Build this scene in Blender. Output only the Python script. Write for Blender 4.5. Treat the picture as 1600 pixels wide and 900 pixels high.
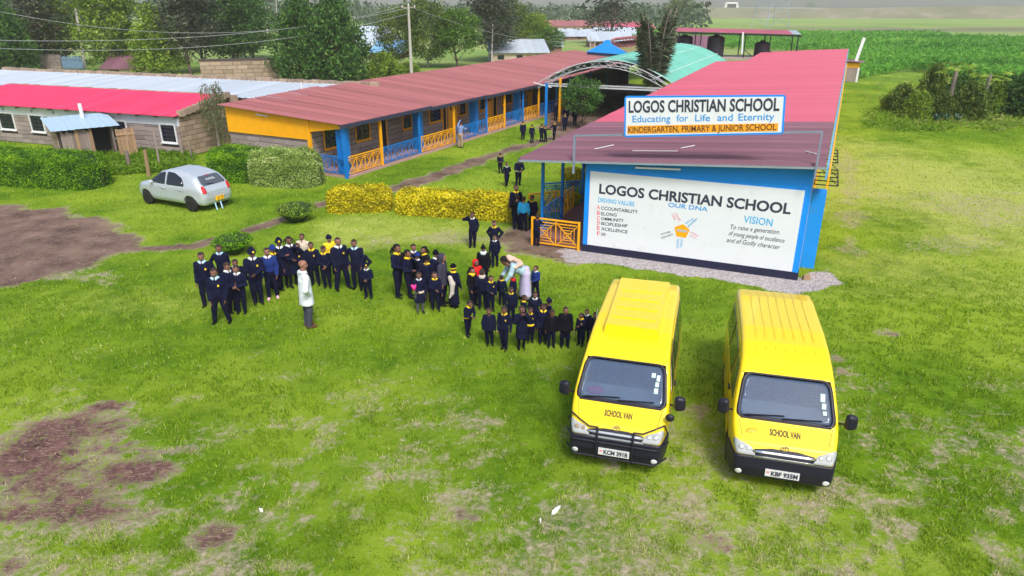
import bpy, math, random
import numpy as np
from mathutils import Matrix, Vector

# ------------------------------------------------------------------ camera
for _o in list(bpy.data.objects): bpy.data.objects.remove(_o)
SC = bpy.context.scene
COL = SC.collection
F = 1078.0; HZ = 10.0; CAMH = 7.4                      # focal length in photo pixels, horizon row, metres above the lawn
PITCH = math.atan((450 - HZ) / F); SP = math.sin(PITCH); CP = math.cos(PITCH)
cam = bpy.data.cameras.new('camera'); camo = bpy.data.objects.new('camera', cam); COL.objects.link(camo)
camo.location = (0, 0, CAMH); camo.rotation_euler = (math.pi / 2 - PITCH, 0, 0)
cam.sensor_width = 36; cam.lens = F * 36 / 1600; cam.clip_end = 9000; cam.clip_start = 0.1
SC.camera = camo
# ------------------------------------------------------------------ sky, sun, exposure
SUN_EL, SUN_AZ = 50, 163                                # elevation, compass bearing (0 = +Y, clockwise): behind the camera, to the right
W = bpy.data.worlds.new('World'); SC.world = W; W.use_nodes = True
nt = W.node_tree; nt.nodes.clear()
sky = nt.nodes.new('ShaderNodeTexSky'); sky.sky_type = 'NISHITA'; sky.sun_disc = False
sky.sun_elevation = math.radians(SUN_EL); sky.sun_rotation = math.radians(SUN_AZ)
sky.air_density = 1.0; sky.dust_density = 4.0; sky.ozone_density = 1.0
bg = nt.nodes.new('ShaderNodeBackground'); bg.inputs[1].default_value = 0.10
wo = nt.nodes.new('ShaderNodeOutputWorld')
nt.links.new(sky.outputs[0], bg.inputs[0]); nt.links.new(bg.outputs[0], wo.inputs[0])
sl = bpy.data.lights.new('sun', 'SUN'); sl.energy = 1.5; sl.angle = math.radians(14); sl.color = (1, .97, .93)
so = bpy.data.objects.new('sun', sl); COL.objects.link(so)
_a = math.radians(SUN_AZ); _e = math.radians(SUN_EL)
sd = Vector((math.sin(_a) * math.cos(_e), math.cos(_a) * math.cos(_e), math.sin(_e)))
so.rotation_euler = sd.to_track_quat('Z', 'Y').to_euler(); so.location = (0, 0, 40)
SC.view_settings.view_transform = 'Standard'; SC.view_settings.look = 'None'
SC.view_settings.gamma = 1; SC.view_settings.exposure = 0.92
try: SC.cycles.volume_bounces = 2
except Exception: pass
try: SC.view_settings.use_curve_mapping = False
except Exception: pass

# ------------------------------------------------------------------ pixel -> place helpers
def G(px, py, z=0.0):
    v = (py - 450) / F; d = (CAMH - z) / (SP + v * CP)
    return Vector(((px - 800) / F * d, d * (CP - v * SP), z))
def HT(py, y):
    v = (py - 450) / F
    return CAMH - (y * SP + v * y * CP) / (CP - v * SP)
def at(px, py, y):                                      # a point at distance y along the view, at its own height
    z = HT(py, y); d = y * CP - (z - CAMH) * SP
    return Vector(((px - 800) / F * d, y, z))
rnd = random.Random(7)
npr = np.random.default_rng(11)

# ------------------------------------------------------------------ materials
MATS = {}
def _n(nt, t, **k):
    n = nt.nodes.new(t)
    for a, b in k.items(): setattr(n, a, b)
    return n
def mat(name, col, rough=.6, metal=0.0, var=.12, scale=6.0, bump=0.0, bscale=40.0, obj_var=0.0, coat=0.0, spec=.4, dirt=None, stretch=None):
    """plain procedural surface: base colour broken up by noise, optional bump, per-object tone and dirt stains"""
    if name in MATS: return MATS[name]
    m = bpy.data.materials.new(name); m.use_nodes = True; t = m.node_tree
    p = t.nodes['Principled BSDF']; L = t.links.new
    p.inputs['Roughness'].default_value = rough; p.inputs['Metallic'].default_value = metal
    p.inputs['Specular IOR Level'].default_value = spec
    if coat: p.inputs['Coat Weight'].default_value = coat; p.inputs['Coat Roughness'].default_value = .08
    tc = _n(t, 'ShaderNodeTexCoord'); mp = _n(t, 'ShaderNodeMapping')
    L(tc.outputs['Object'], mp.inputs[0])
    if stretch: mp.inputs['Scale'].default_value = stretch
    nz = _n(t, 'ShaderNodeTexNoise'); nz.inputs['Scale'].default_value = scale; nz.inputs['Detail'].default_value = 6
    L(mp.outputs[0], nz.inputs['Vector'])
    c = Vector(col)
    r = _n(t, 'ShaderNodeMix', data_type='RGBA')
    r.inputs[6].default_value = (*[max(0, x * (1 - var)) for x in c], 1); r.inputs[7].default_value = (*[min(1, x * (1 + var)) for x in c], 1)
    L(nz.outputs[0], r.inputs[0]); out = r.outputs[2]
    if dirt:
        n2 = _n(t, 'ShaderNodeTexNoise'); n2.inputs['Scale'].default_value = dirt[1]; n2.inputs['Detail'].default_value = 8; n2.inputs['Roughness'].default_value = .7
        L(mp.outputs[0], n2.inputs['Vector'])
        rp = _n(t, 'ShaderNodeMapRange'); rp.inputs[1].default_value = dirt[2]; rp.inputs[2].default_value = dirt[2] + .22; rp.inputs[4].default_value = dirt[3]
        L(n2.outputs[0], rp.inputs[0])
        r2 = _n(t, 'ShaderNodeMix', data_type='RGBA'); r2.inputs[7].default_value = (*dirt[0], 1)
        L(rp.outputs[0], r2.inputs[0]); L(out, r2.inputs[6]); out = r2.outputs[2]
    if obj_var:
        oi = _n(t, 'ShaderNodeObjectInfo'); mr = _n(t, 'ShaderNodeMapRange'); mr.inputs[3].default_value = 1 - obj_var; mr.inputs[4].default_value = 1 + obj_var
        L(oi.outputs['Random'], mr.inputs[0])
        hs = _n(t, 'ShaderNodeHueSaturation'); L(mr.outputs[0], hs.inputs['Value']); L(out, hs.inputs['Color']); out = hs.outputs[0]
    L(out, p.inputs['Base Color'])
    if bump:
        nb = _n(t, 'ShaderNodeTexNoise'); nb.inputs['Scale'].default_value = bscale; nb.inputs['Detail'].default_value = 4; L(mp.outputs[0], nb.inputs['Vector'])
        b = _n(t, 'ShaderNodeBump'); b.inputs['Strength'].default_value = bump; b.inputs['Distance'].default_value = .02
        L(nb.outputs[0], b.inputs['Height']); L(b.outputs[0], p.inputs['Normal'])
    MATS[name] = m; return m
def leafmat(name, dark, light, tint=None, trans=.25, rough=.55):
    """leaf surface: colour runs along the per-leaf 'tone' attribute; thin, lets some light through"""
    if name in MATS: return MATS[name]
    m = bpy.data.materials.new(name); m.use_nodes = True; t = m.node_tree; L = t.links.new
    p = t.nodes['Principled BSDF']; p.inputs['Roughness'].default_value = rough; p.inputs['Specular IOR Level'].default_value = .25
    a = _n(t, 'ShaderNodeAttribute', attribute_name='tone')
    r = _n(t, 'ShaderNodeValToRGB'); e = r.color_ramp.elements
    e[0].color = (*dark, 1); e[1].color = (*light, 1)
    if tint:
        n = e.new(.86); n.color = (*light, 1); e[len(e) - 1].color = (*tint, 1)
    oi = _n(t, 'ShaderNodeObjectInfo'); mr = _n(t, 'ShaderNodeMapRange'); mr.inputs[3].default_value = .86; mr.inputs[4].default_value = 1.14
    L(oi.outputs['Random'], mr.inputs[0])
    hs = _n(t, 'ShaderNodeHueSaturation'); L(mr.outputs[0], hs.inputs['Value'])
    L(a.outputs['Fac'], r.inputs[0]); L(r.outputs[0], hs.inputs['Color']); L(hs.outputs[0], p.inputs['Base Color'])
    tr = _n(t, 'ShaderNodeBsdfTranslucent'); L(hs.outputs[0], tr.inputs[0])
    mx = _n(t, 'ShaderNodeMixShader'); mx.inputs[0].default_value = trans
    L(p.outputs[0], mx.inputs[1]); L(tr.outputs[0], mx.inputs[2]); L(mx.outputs[0], t.nodes['Material Output'].inputs[0])
    MATS[name] = m; return m
def glassmat(name, tint, clear, rough=.03):
    """window glass: clear share lets you look in, the rest is a dark glossy pane"""
    if name in MATS: return MATS[name]
    m = bpy.data.materials.new(name); m.use_nodes = True; t = m.node_tree; L = t.links.new
    p = t.nodes['Principled BSDF']; p.inputs['Base Color'].default_value = (*tint, 1); p.inputs['Roughness'].default_value = rough; p.inputs['Specular IOR Level'].default_value = .7
    tr = _n(t, 'ShaderNodeBsdfTransparent'); tr.inputs[0].default_value = (.82, .9, .95, 1)
    mx = _n(t, 'ShaderNodeMixShader'); mx.inputs[0].default_value = clear
    L(p.outputs[0], mx.inputs[1]); L(tr.outputs[0], mx.inputs[2]); L(mx.outputs[0], t.nodes['Material Output'].inputs[0])
    MATS[name] = m; return m

# ------------------------------------------------------------------ mesh and object helpers
def mesh(name, v, f, mats, mi=None, smooth=False, tone=None):
    me = bpy.data.meshes.new(name)
    if isinstance(f, np.ndarray):
        v = np.asarray(v, dtype=np.float32); nv = len(v); nf, k = f.shape
        me.vertices.add(nv); me.vertices.foreach_set('co', v.ravel())
        me.loops.add(nf * k); me.loops.foreach_set('vertex_index', f.astype(np.int32).ravel())
        me.polygons.add(nf); me.polygons.foreach_set('loop_start', np.arange(0, nf * k, k, dtype=np.int32))
        me.polygons.foreach_set('loop_total', np.full(nf, k, dtype=np.int32))
        me.update(calc_edges=True)
    else:
        me.from_pydata([tuple(p) for p in v], [], [tuple(q) for q in f]); me.update()
    for m in (mats if isinstance(mats, (list, tuple)) else [mats]): me.materials.append(m)
    if mi is not None: me.polygons.foreach_set('material_index', np.asarray(mi, dtype=np.int32))
    if smooth: me.polygons.foreach_set('use_smooth', np.ones(len(me.polygons), dtype=bool))
    if tone is not None:
        at_ = me.attributes.new('tone', 'FLOAT', 'FACE' if len(tone) == len(me.polygons) else 'POINT'); at_.data.foreach_set('value', np.asarray(tone, dtype=np.float32))
    me.update()
    return me
def link(name, data, parent=None, loc=(0, 0, 0), rot=(0, 0, 0), scale=(1, 1, 1)):
    o = bpy.data.objects.new(name, data); COL.objects.link(o)
    o.location = loc; o.rotation_euler = rot; o.scale = scale
    if parent is not None: o.parent = parent
    return o
LABELS = {}
def tag(o, label, cat, group=None, kind=None):
    o['label'] = label; o['category'] = cat
    if group: o['group'] = group
    if kind: o['kind'] = kind
    return o
def thing(name, label, cat, loc=(0, 0, 0), rz=0, group=None):
    o = link(name, None, None, loc, (0, 0, rz)); o.empty_display_size = .2
    return tag(o, label, cat, group)
def structure(o, label=None, cat=None):
    o['kind'] = 'structure'
    if label: o['label'] = label
    if cat: o['category'] = cat
    return o
class MB:
    def __init__(s): s.v = []; s.f = []; s.m = []
    def add(s, v, f, m=0):
        b = len(s.v); s.v += [tuple(p) for p in v]; s.f += [tuple(b + i for i in q) for q in f]; s.m += [m] * len(f); return s
    def box(s, x0, x1, y0, y1, z0, z1, m=0):
        return s.add([(x0, y0, z0), (x1, y0, z0), (x1, y1, z0), (x0, y1, z0), (x0, y0, z1), (x1, y0, z1), (x1, y1, z1), (x0, y1, z1)],
                     [(0, 3, 2, 1), (4, 5, 6, 7), (0, 1, 5, 4), (1, 2, 6, 5), (2, 3, 7, 6), (3, 0, 4, 7)], m)
    def hexa(s, p, m=0):                                # 8 corners: bottom ring then top ring
        return s.add(p, [(0, 3, 2, 1), (4, 5, 6, 7), (0, 1, 5, 4), (1, 2, 6, 5), (2, 3, 7, 6), (3, 0, 4, 7)], m)
    def cbox(s, c, d, m=0): return s.box(c[0] - d[0] / 2, c[0] + d[0] / 2, c[1] - d[1] / 2, c[1] + d[1] / 2, c[2] - d[2] / 2, c[2] + d[2] / 2, m)
    def tube(s, p0, p1, r0, r1=None, n=8, m=0, cap=True):
        p0 = Vector(p0); p1 = Vector(p1); r1 = r0 if r1 is None else r1
        d = (p1 - p0); q = d.to_track_quat('Z', 'Y')
        v = []
        for p, r in ((p0, r0), (p1, r1)):
            for i in range(n):
                a = 2 * math.pi * i / n; v.append(p + q @ Vector((r * math.cos(a), r * math.sin(a), 0)))
        f = [(i, (i + 1) % n, n + (i + 1) % n, n + i) for i in range(n)]
        if cap: f += [tuple(range(n - 1, -1, -1)), tuple(range(n, 2 * n))]
        return s.add(v, f, m)
    def bar(s, p0, p1, w, h, m=0, up=(0, 0, 1)):        # square bar between two points
        p0 = Vector(p0); p1 = Vector(p1); d = (p1 - p0).normalized(); u = Vector(up)
        if abs(d.dot(u)) > .98: u = Vector((0, 1, 0))
        sd_ = d.cross(u).normalized() * (w / 2); up_ = sd_.cross(d).normalized() * (h / 2)
        P = []
        for p in (p0, p1): P += [p - sd_ - up_, p + sd_ - up_, p + sd_ + up_, p - sd_ + up_]
        return s.add(P, [(0, 3, 2, 1), (4, 5, 6, 7), (0, 1, 5, 4), (1, 2, 6, 5), (2, 3, 7, 6), (3, 0, 4, 7)], m)
    def prism(s, pts, y0, y1, m=0):                     # (x,z) outline pushed along y
        n = len(pts); v = [(p[0], y0, p[1]) for p in pts] + [(p[0], y1, p[1]) for p in pts]
        return s.add(v, [(i, (i + 1) % n, n + (i + 1) % n, n + i) for i in range(n)] + [tuple(range(n - 1, -1, -1)), tuple(range(n, 2 * n))], m)
    def lathe(s, prof, n=16, c=(0, 0, 0), m=0):         # (r,z) profile turned about z
        v = []; f = []
        for r, z in prof:
            for i in range(n): a = 2 * math.pi * i / n; v.append((c[0] + r * math.cos(a), c[1] + r * math.sin(a), c[2] + z))
        for j in range(len(prof) - 1):
            for i in range(n): f.append((j * n + i, j * n + (i + 1) % n, (j + 1) * n + (i + 1) % n, (j + 1) * n + i))
        f += [tuple(range(n - 1, -1, -1)), tuple(range((len(prof) - 1) * n, len(prof) * n))]
        return s.add(v, f, m)
    def mesh(s, name, mats, smooth=False): return mesh(name, s.v, s.f, mats, s.m, smooth)
    def build(s, name, mats, parent=None, loc=(0, 0, 0), rot=(0, 0, 0), smooth=False): return link(name, s.mesh(name, mats, smooth), parent, loc, rot)

# value noise in numpy for masks and outlines
_T = npr.random((256, 256))
def vnoise(x, y):
    x = np.asarray(x, float); y = np.asarray(y, float)
    xi = np.floor(x).astype(int); yi = np.floor(y).astype(int); fx = x - xi; fy = y - yi
    fx = fx * fx * (3 - 2 * fx); fy = fy * fy * (3 - 2 * fy)
    a = _T[xi & 255, yi & 255]; b = _T[(xi + 1) & 255, yi & 255]; c = _T[xi & 255, (yi + 1) & 255]; d = _T[(xi + 1) & 255, (yi + 1) & 255]
    return (a * (1 - fx) + b * fx) * (1 - fy) + (c * (1 - fx) + d * fx) * fy
def fbm(x, y, o=4):
    s = 0; a = .5
    for i in range(o): s = s + a * vnoise(np.asarray(x) * 2 ** i + 17 * i, np.asarray(y) * 2 ** i + 31 * i); a *= .5
    return s / (1 - .5 ** o)

# ------------------------------------------------------------------ signed-distance bodies -> one continuous mesh
def surface_nets(D, org, h):
    S = D < 0; nx, ny, nz = D.shape
    acc = np.zeros((nx - 1, ny - 1, nz - 1, 3), np.float32); cnt = np.zeros((nx - 1, ny - 1, nz - 1), np.float32)
    sl_ = lambda n, o: slice(o, n - 1 + o)
    for ax in range(3):
        o1, o2 = [k for k in range(3) if k != ax]
        for i in (0, 1):
            for j in (0, 1):
                off = [0, 0, 0]; off[o1] = i; off[o2] = j
                A = D[sl_(nx, off[0]), sl_(ny, off[1]), sl_(nz, off[2])]
                off2 = list(off); off2[ax] = 1
                B = D[sl_(nx, off2[0]), sl_(ny, off2[1]), sl_(nz, off2[2])]
                c = (A < 0) != (B < 0)
                t = np.where(c, A / np.where(c, A - B, 1), 0)
                for k in range(3): acc[..., k] += np.where(c, t if k == ax else off[k], 0)
                cnt += c
    act = cnt > 0
    idx = np.full(act.shape, -1, np.int64); idx[act] = np.arange(act.sum())
    P = np.argwhere(act); V = (P + acc[act] / cnt[act][:, None]) * h + np.asarray(org)
    Q = []
    for ax in range(3):
        o1, o2 = [(1, 2), (2, 0), (0, 1)][ax]
        a = [slice(None)] * 3; b = [slice(None)] * 3; a[ax] = slice(0, -1); b[ax] = slice(1, None)
        A = S[tuple(a)]; B = S[tuple(b)]
        for flip, m in ((False, A & ~B), (True, ~A & B)):
            e = np.argwhere(m); 
            e = e[(e[:, o1] > 0) & (e[:, o2] > 0) & (e[:, o1] < D.shape[o1] - 1) & (e[:, o2] < D.shape[o2] - 1)]
            if not len(e): continue
            q = []
            for d1, d2 in ((-1, -1), (0, -1), (0, 0), (-1, 0)):
                g = e.copy(); g[:, o1] += d1; g[:, o2] += d2; q.append(idx[g[:, 0], g[:, 1], g[:, 2]])
            q = np.stack(q, 1); Q.append(q[:, ::-1] if flip else q)
    return V, np.concatenate(Q)
def smin(a, b, k):
    h = np.maximum(k - np.abs(a - b), 0) / k
    return np.minimum(a, b) - h * h * k * .25
def d_cone(P, a, b, ra, rb):
    a = np.asarray(a, float); b = np.asarray(b, float); ba = b - a
    t = np.clip(((P - a) @ ba) / max(ba @ ba, 1e-9), 0, 1)
    return np.linalg.norm(P - a - t[..., None] * ba, axis=-1) - (ra + (rb - ra) * t)
def d_ell(P, c, r, R=None):
    q = P - np.asarray(c, float)
    if R is not None: q = q @ R
    r = np.asarray(r, float); k0 = np.linalg.norm(q / r, axis=-1); k1 = np.linalg.norm(q / (r * r), axis=-1)
    return k0 * (k0 - 1) / np.maximum(k1, 1e-6)
def prim(P, p):
    if p[0] == 'k':                                     # upright flattened frustum with a cut hem
        (x0, y0, z0), (_, y1, z1), r0, r1 = p[1:5]; t = np.clip((P[..., 2] - z0) / (z1 - z0), 0, 1)
        q = np.hypot(P[..., 0] - x0, (P[..., 1] - y0 - (y1 - y0) * t) / .76) - (r0 + (r1 - r0) * t)
        return np.maximum(q * .85, np.abs(P[..., 2] - (z0 + z1) / 2) - abs(z1 - z0) / 2)
    return d_cone(P, *p[1:5]) if p[0] == 'c' else d_ell(P, *p[1:3])
def bounds(p):
    if p[0] in 'ck':
        a = np.array(p[1]); b = np.array(p[2]); r = max(p[3], p[4]); return np.minimum(a, b) - r, np.maximum(a, b) + r
    return np.array(p[1]) - np.array(p[2]), np.array(p[1]) + np.array(p[2])
def sdf_body(prims, h, k):
    """prims: ('c',a,b,ra,rb,label) tapered limbs and ('e',centre,radii,label) masses, blended -> verts, quads, label per quad"""
    lo = np.min([bounds(p)[0] for p in prims], 0) - 2 * h; hi = np.max([bounds(p)[1] for p in prims], 0) + 2 * h
    n = np.ceil((hi - lo) / h).astype(int) + 1
    ax = [lo[i] + h * np.arange(n[i]) for i in range(3)]
    D = np.full(n, 1.0)
    for p in prims:
        b0, b1 = bounds(p); pad = k + 3 * h
        s = tuple(slice(max(0, int((b0[i] - pad - lo[i]) / h)), min(n[i], int((b1[i] + pad - lo[i]) / h) + 2)) for i in range(3))
        P = np.stack(np.meshgrid(ax[0][s[0]], ax[1][s[1]], ax[2][s[2]], indexing='ij'), -1)
        D[s] = smin(D[s], prim(P, p), k)
    V, Q = surface_nets(D, lo, h)
    c = V[Q].mean(1); dd = np.stack([prim(c, p) for p in prims], 1)
    lab = np.array([p[-1] for p in prims], dtype=object)[dd.argmin(1)]
    return V, Q, lab
# ------------------------------------------------------------------ ground: masks in metres, read off the lawn
def gpoly(pts): return np.array([tuple(G(*p)[:2]) for p in pts])
def poly_sd(x, y, P):                                   # signed distance to a polygon, negative inside
    d = np.full(x.shape, 1e9); ins = np.zeros(x.shape, bool)
    for i in range(len(P)):
        a = P[i]; b = P[(i + 1) % len(P)]; e = b - a; wx = x - a[0]; wy = y - a[1]
        t = np.clip((wx * e[0] + wy * e[1]) / (e @ e), 0, 1); d = np.minimum(d, (wx - t * e[0]) ** 2 + (wy - t * e[1]) ** 2)
        c = ((a[1] > y) != (b[1] > y)) & (x < (b[0] - a[0]) * (y - a[1]) / (b[1] - a[1] + 1e-12) + a[0]); ins ^= c
    return np.where(ins, -1, 1) * np.sqrt(d)
def line_d(x, y, P):
    d = np.full(x.shape, 1e9)
    for a, b in zip(P[:-1], P[1:]):
        e = b - a; t = np.clip(((x - a[0]) * e[0] + (y - a[1]) * e[1]) / (e @ e), 0, 1)
        d = np.minimum(d, (x - a[0] - t * e[0]) ** 2 + (y - a[1] - t * e[1]) ** 2)
    return np.sqrt(d)
ss = lambda x, a, b: (lambda t: t * t * (3 - 2 * t))(np.clip((x - a) / (b - a), 0, 1))
YARD = gpoly([(-160, 315), (60, 325), (150, 345), (185, 362), (225, 374), (225, 386), (180, 400), (140, 413), (100, 428), (30, 446), (-160, 480)])
PATH1 = gpoly([(180, 392), (300, 384), (360, 371), (420, 351), (470, 330), (500, 318)])
PATH2 = gpoly([(500, 318), (560, 310), (625, 292), (700, 268), (770, 243), (830, 226), (905, 205)])
GRAV = gpoly([(865, 392), (905, 378), (1245, 432), (1292, 415), (1318, 440), (1296, 458), (1235, 460), (1100, 438), (960, 416), (890, 408)])
ENTR = gpoly([(800, 350), (845, 352), (905, 390), (935, 412), (860, 404), (800, 390), (770, 372)])
WORN = gpoly([(1312, 175), (1322, 230), (1330, 300), (1330, 390)])
COURT = gpoly([(838, 200), (885, 214), (960, 190), (1040, 150), (960, 130), (870, 165)])
def gell(px, py, rx, ry): p = G(px, py); return (p.x, p.y, rx, ry)
SOILB = [(*gell(px, py, rx, ry), s) for px, py, rx, ry, s in [
    (30, 715, .95, .85, 1), (115, 668, .95, .6, 1), (170, 636, .45, .28, .95), (200, 742, .8, .4, .98), (150, 800, .95, .4, .98), (25, 800, .8, .35, .9), (90, 735, .8, .5, .85), (235, 705, .4, .2, .7), (60, 765, .7, .4, .85), (170, 700, .5, .3, .85), (110, 770, .7, .35, .85),
    (335, 835, .35, .3, .95), (300, 700, .3, .16, .75), (430, 668, .35, .14, .6), (370, 770, .3, .15, .5), (15, 885, .3, .2, .7), (640, 640, .3, .12, .4),
    (745, 585, .45, .2, .5), (1320, 582, .5, .22, .6), (1385, 520, .45, .3, .5), (1300, 560, .3, .2, .5), (1375, 640, .4, .3, .35), (1110, 850, .45, .25, .5), (730, 800, .5, .35, .45), (980, 640, .6, .4, .35), (1090, 640, .5, .6, .35)]]
DRYB = [(*gell(px, py, rx, ry), s) for px, py, rx, ry, s in [
    (690, 372, 3.2, 1.0, .75), (560, 385, 1.8, .5, .5), (60, 430, 3.5, 1.0, .8), (1460, 300, 8, 11, .36), (1430, 305, 3.5, 2.5, .5), (1540, 320, 4, 3, .65), (1380, 240, 2.5, 4, .4), (1480, 380, 3.5, 1.5, .6), (760, 820, 2.4, 1.2, .45),
    (1180, 850, 2.4, 1.2, .5), (1500, 760, 2, 1.2, .35), (450, 860, 2.2, .8, .4), (330, 690, 1.6, .9, .45), (1080, 800, 1.4, .8, .45), (480, 740, 1.2, .6, .4), (700, 690, 1.6, .6, .35), (250, 330, 3, 1.0, .3), (560, 720, 1.2, .5, .4), (1250, 800, 1.5, .7, .4)]]
def masks(x, y):
    n1 = fbm(x * .9 + 5, y * .9, 5) - .5; n2 = fbm(x * 2.7 + 40, y * 2.7 + 9, 4) - .5
    w = n1 * 1.5 + n2 * .5
    soil = 1 - ss(poly_sd(x, y, YARD) + w * 1.2, -.5, .5)
    soil = np.maximum(soil, .95 * (1 - ss(line_d(x, y, PATH1) + w * .6, .1, .6)))
    soil = np.maximum(soil, .9 * (1 - ss(line_d(x, y, PATH2) + w * .7, .25, .8)))
    soil = np.maximum(soil, .9 * (1 - ss(poly_sd(x, y, ENTR) + w * .8, -.3, .4)))
    soil = np.maximum(soil, .36 * (1 - ss(line_d(x, y, WORN) + w * 1.2, .0, .7)))
    soil = np.maximum(soil, .95 * (1 - ss(poly_sd(x, y, COURT) + w, -.3, .5)))
    inf = np.zeros(x.shape)
    for cx, cy, rx, ry, s in SOILB:
        r = np.sqrt(((x - cx) / rx) ** 2 + ((y - cy) / ry) ** 2); inf = np.maximum(inf, s * (1 - ss(r, .1, 1.9)))
    n3 = fbm(x * 1.5 + 11, y * 2.1 + 4, 5)
    soil = np.maximum(soil, np.clip(inf * .98 + (n3 - .5) * 1.0, 0, 1) * ss(inf, .05, .4))
    dry = .22 * ss(-y, -13.5, -9) + .45 * ss(fbm(x * .55 + 90, y * .8 + 3, 5), .46, .68) * (.45 + .55 * ss(-y, -15, -9.5))
    dry = np.maximum(dry, .85 * ss(fbm(x * 1.7 + 20, y * 2.3 + 63, 4), .5, .7) * (.2 + .75 * ss(-y, -17, -9)))
    for cx, cy, rx, ry, s in DRYB:
        r = np.sqrt(((x - cx) / rx) ** 2 + ((y - cy) / ry) ** 2); dry = np.maximum(dry, s * (1 - ss(r + w * 1.5, .3, 1.3)))
    dry = np.maximum(dry, .8 * ss(soil, .12, .45))
    grav = 1 - ss(poly_sd(x, y, GRAV) + w * .5, -.25, .2)
    return soil, dry, grav
WARMB = [(*gell(px, py, rx, ry), s) for px, py, rx, ry, s in [(1470, 290, 9, 15, 1), (1400, 420, 4, 3, .6), (640, 365, 5, 2.2, .7), (250, 470, 4, 1.6, .35), (1250, 870, 3, 1, .3)]]
def warm_(x, y):                                       # paler, yellower kind of grass
    w = np.zeros(np.shape(x)); n = fbm(x * .35 + 2, y * .35 + 51, 4) - .5
    for cx, cy, rx, ry, s in WARMB: w = np.maximum(w, s * (1 - ss(np.sqrt(((x - cx) / rx) ** 2 + ((y - cy) / ry) ** 2) + n * 1.2, .3, 1.15)))
    return w
def gz(x, y):                                           # the lawn swells a little in front of the yellow hedge; far land rises to the embankment
    b = G(545, 352); z = .24 * np.exp(-(((x - b.x) / 1.6) ** 2 + ((y - b.y) / .9) ** 2))
    return z
def ground_material():
    m = bpy.data.materials.new('lawn_soil_gravel'); m.use_nodes = True; t = m.node_tree; L = t.links.new
    p = t.nodes['Principled BSDF']; p.inputs['Roughness'].default_value = .95; p.inputs['Specular IOR Level'].default_value = .1
    g = _n(t, 'ShaderNodeNewGeometry')
    def noise(sc, det=6, ro=.6, off=0):
        mp = _n(t, 'ShaderNodeMapping'); mp.inputs['Location'].default_value = (off, off * 1.7, 0); L(g.outputs['Position'], mp.inputs[0])
        n = _n(t, 'ShaderNodeTexNoise'); n.inputs['Scale'].default_value = sc; n.inputs['Detail'].default_value = det; n.inputs['Roughness'].default_value = ro; L(mp.outputs[0], n.inputs[0]); return n.outputs[0]
    def rng(s, a, b, c=0, d=1):
        r = _n(t, 'ShaderNodeMapRange'); r.inputs[1].default_value = a; r.inputs[2].default_value = b; r.inputs[3].default_value = c; r.inputs[4].default_value = d; L(s, r.inputs[0]); return r.outputs[0]
    def mix(f, a, b):
        n = _n(t, 'ShaderNodeMix', data_type='RGBA'); L(f, n.inputs[0])
        for i, c in ((6, a), (7, b)):
            if isinstance(c, tuple): n.inputs[i].default_value = (*c, 1)
            else: L(c, n.inputs[i])
        return n.outputs[2]
    def math_(op, a, b):
        n = _n(t, 'ShaderNodeMath', operation=op)
        for i, c in enumerate((a, b)):
            if isinstance(c, (int, float)): n.inputs[i].default_value = c
            else: L(c, n.inputs[i])
        return n.outputs[0]
    attr = lambda s: _n(t, 'ShaderNodeAttribute', attribute_name=s).outputs['Fac']
    fine = noise(9, 8, .7); mid = noise(1.3, 6, .62, 7); big = noise(.22, 5, .55, 3); vf = noise(38, 4, .6, 1)
    gr = mix(rng(mid, .36, .66), GRASS_D, GRASS_M)
    gr = mix(rng(big, .42, .62), gr, GRASS_L)
    gr = mix(rng(fine, .5, .8, 0, .55), gr, GRASS_H)
    tuft = noise(4.2, 9, .72, 21)
    fib = _n(t, 'ShaderNodeMapping'); fib.inputs['Scale'].default_value = (7, 24, 1); fib.inputs['Rotation'].default_value = (0, 0, .35); L(g.outputs['Position'], fib.inputs[0])
    fb = _n(t, 'ShaderNodeTexNoise'); fb.inputs['Scale'].default_value = 1; fb.inputs['Detail'].default_value = 5; fb.inputs['Distortion'].default_value = 1.6; L(fib.outputs[0], fb.inputs[0])
    dryc = mix(rng(fine, .35, .7), (.26, .20, .14), (.54, .46, .36))
    soilc = mix(rng(noise(2.6, 8, .7, 12), .32, .68), (.06, .028, .03), (.22, .12, .105))
    soilc = mix(rng(fb.outputs[0], .52, .66, 0, .7), soilc, (.40, .29, .22))
    yardc = mix(rng(noise(.9, 8, .68, 33), .34, .66), (.09, .052, .046), (.26, .175, .14)); yardc = mix(rng(fb.outputs[0], .56, .72, 0, .55), yardc, (.48, .38, .29))
    soilc = mix(attr('pale'), soilc, yardc)
    gr = mix(rng(math_('ADD', attr('warm'), math_('MULTIPLY', math_('SUBTRACT', mid, .5), 1.2)), .15, 1.0, 0, .8), gr, mix(rng(fine, .35, .7), (.33, .40, .055), (.52, .52, .16)))
    jit = math_('MULTIPLY', math_('SUBTRACT', math_('ADD', math_('MULTIPLY', tuft, .7), math_('MULTIPLY', fine, .3)), .5), 3.4)
    d = rng(math_('ADD', attr('dry'), jit), .43, .95, 0, .85)
    s = rng(math_('ADD', attr('soil'), math_('MULTIPLY', jit, .72)), .44, .86)
    c = mix(d, gr, dryc); c = mix(s, c, soilc)
    vor = _n(t, 'ShaderNodeTexVoronoi'); vor.inputs['Scale'].default_value = 26; L(g.outputs['Position'], vor.inputs[0])
    gc = mix(rng(vor.outputs['Color'], .1, .9), (.24, .22, .23), (.58, .55, .56)); gc = mix(rng(fine, .45, .8, 0, .6), gc, (.33, .25, .22))
    c = mix(rng(math_('ADD', attr('gravel'), math_('MULTIPLY', jit, .5)), .4, .62), c, gc)
    # far land: dull olive pasture with bare purple-brown streaks
    sx = _n(t, 'ShaderNodeSeparateXYZ'); L(g.outputs['Position'], sx.inputs[0])
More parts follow.
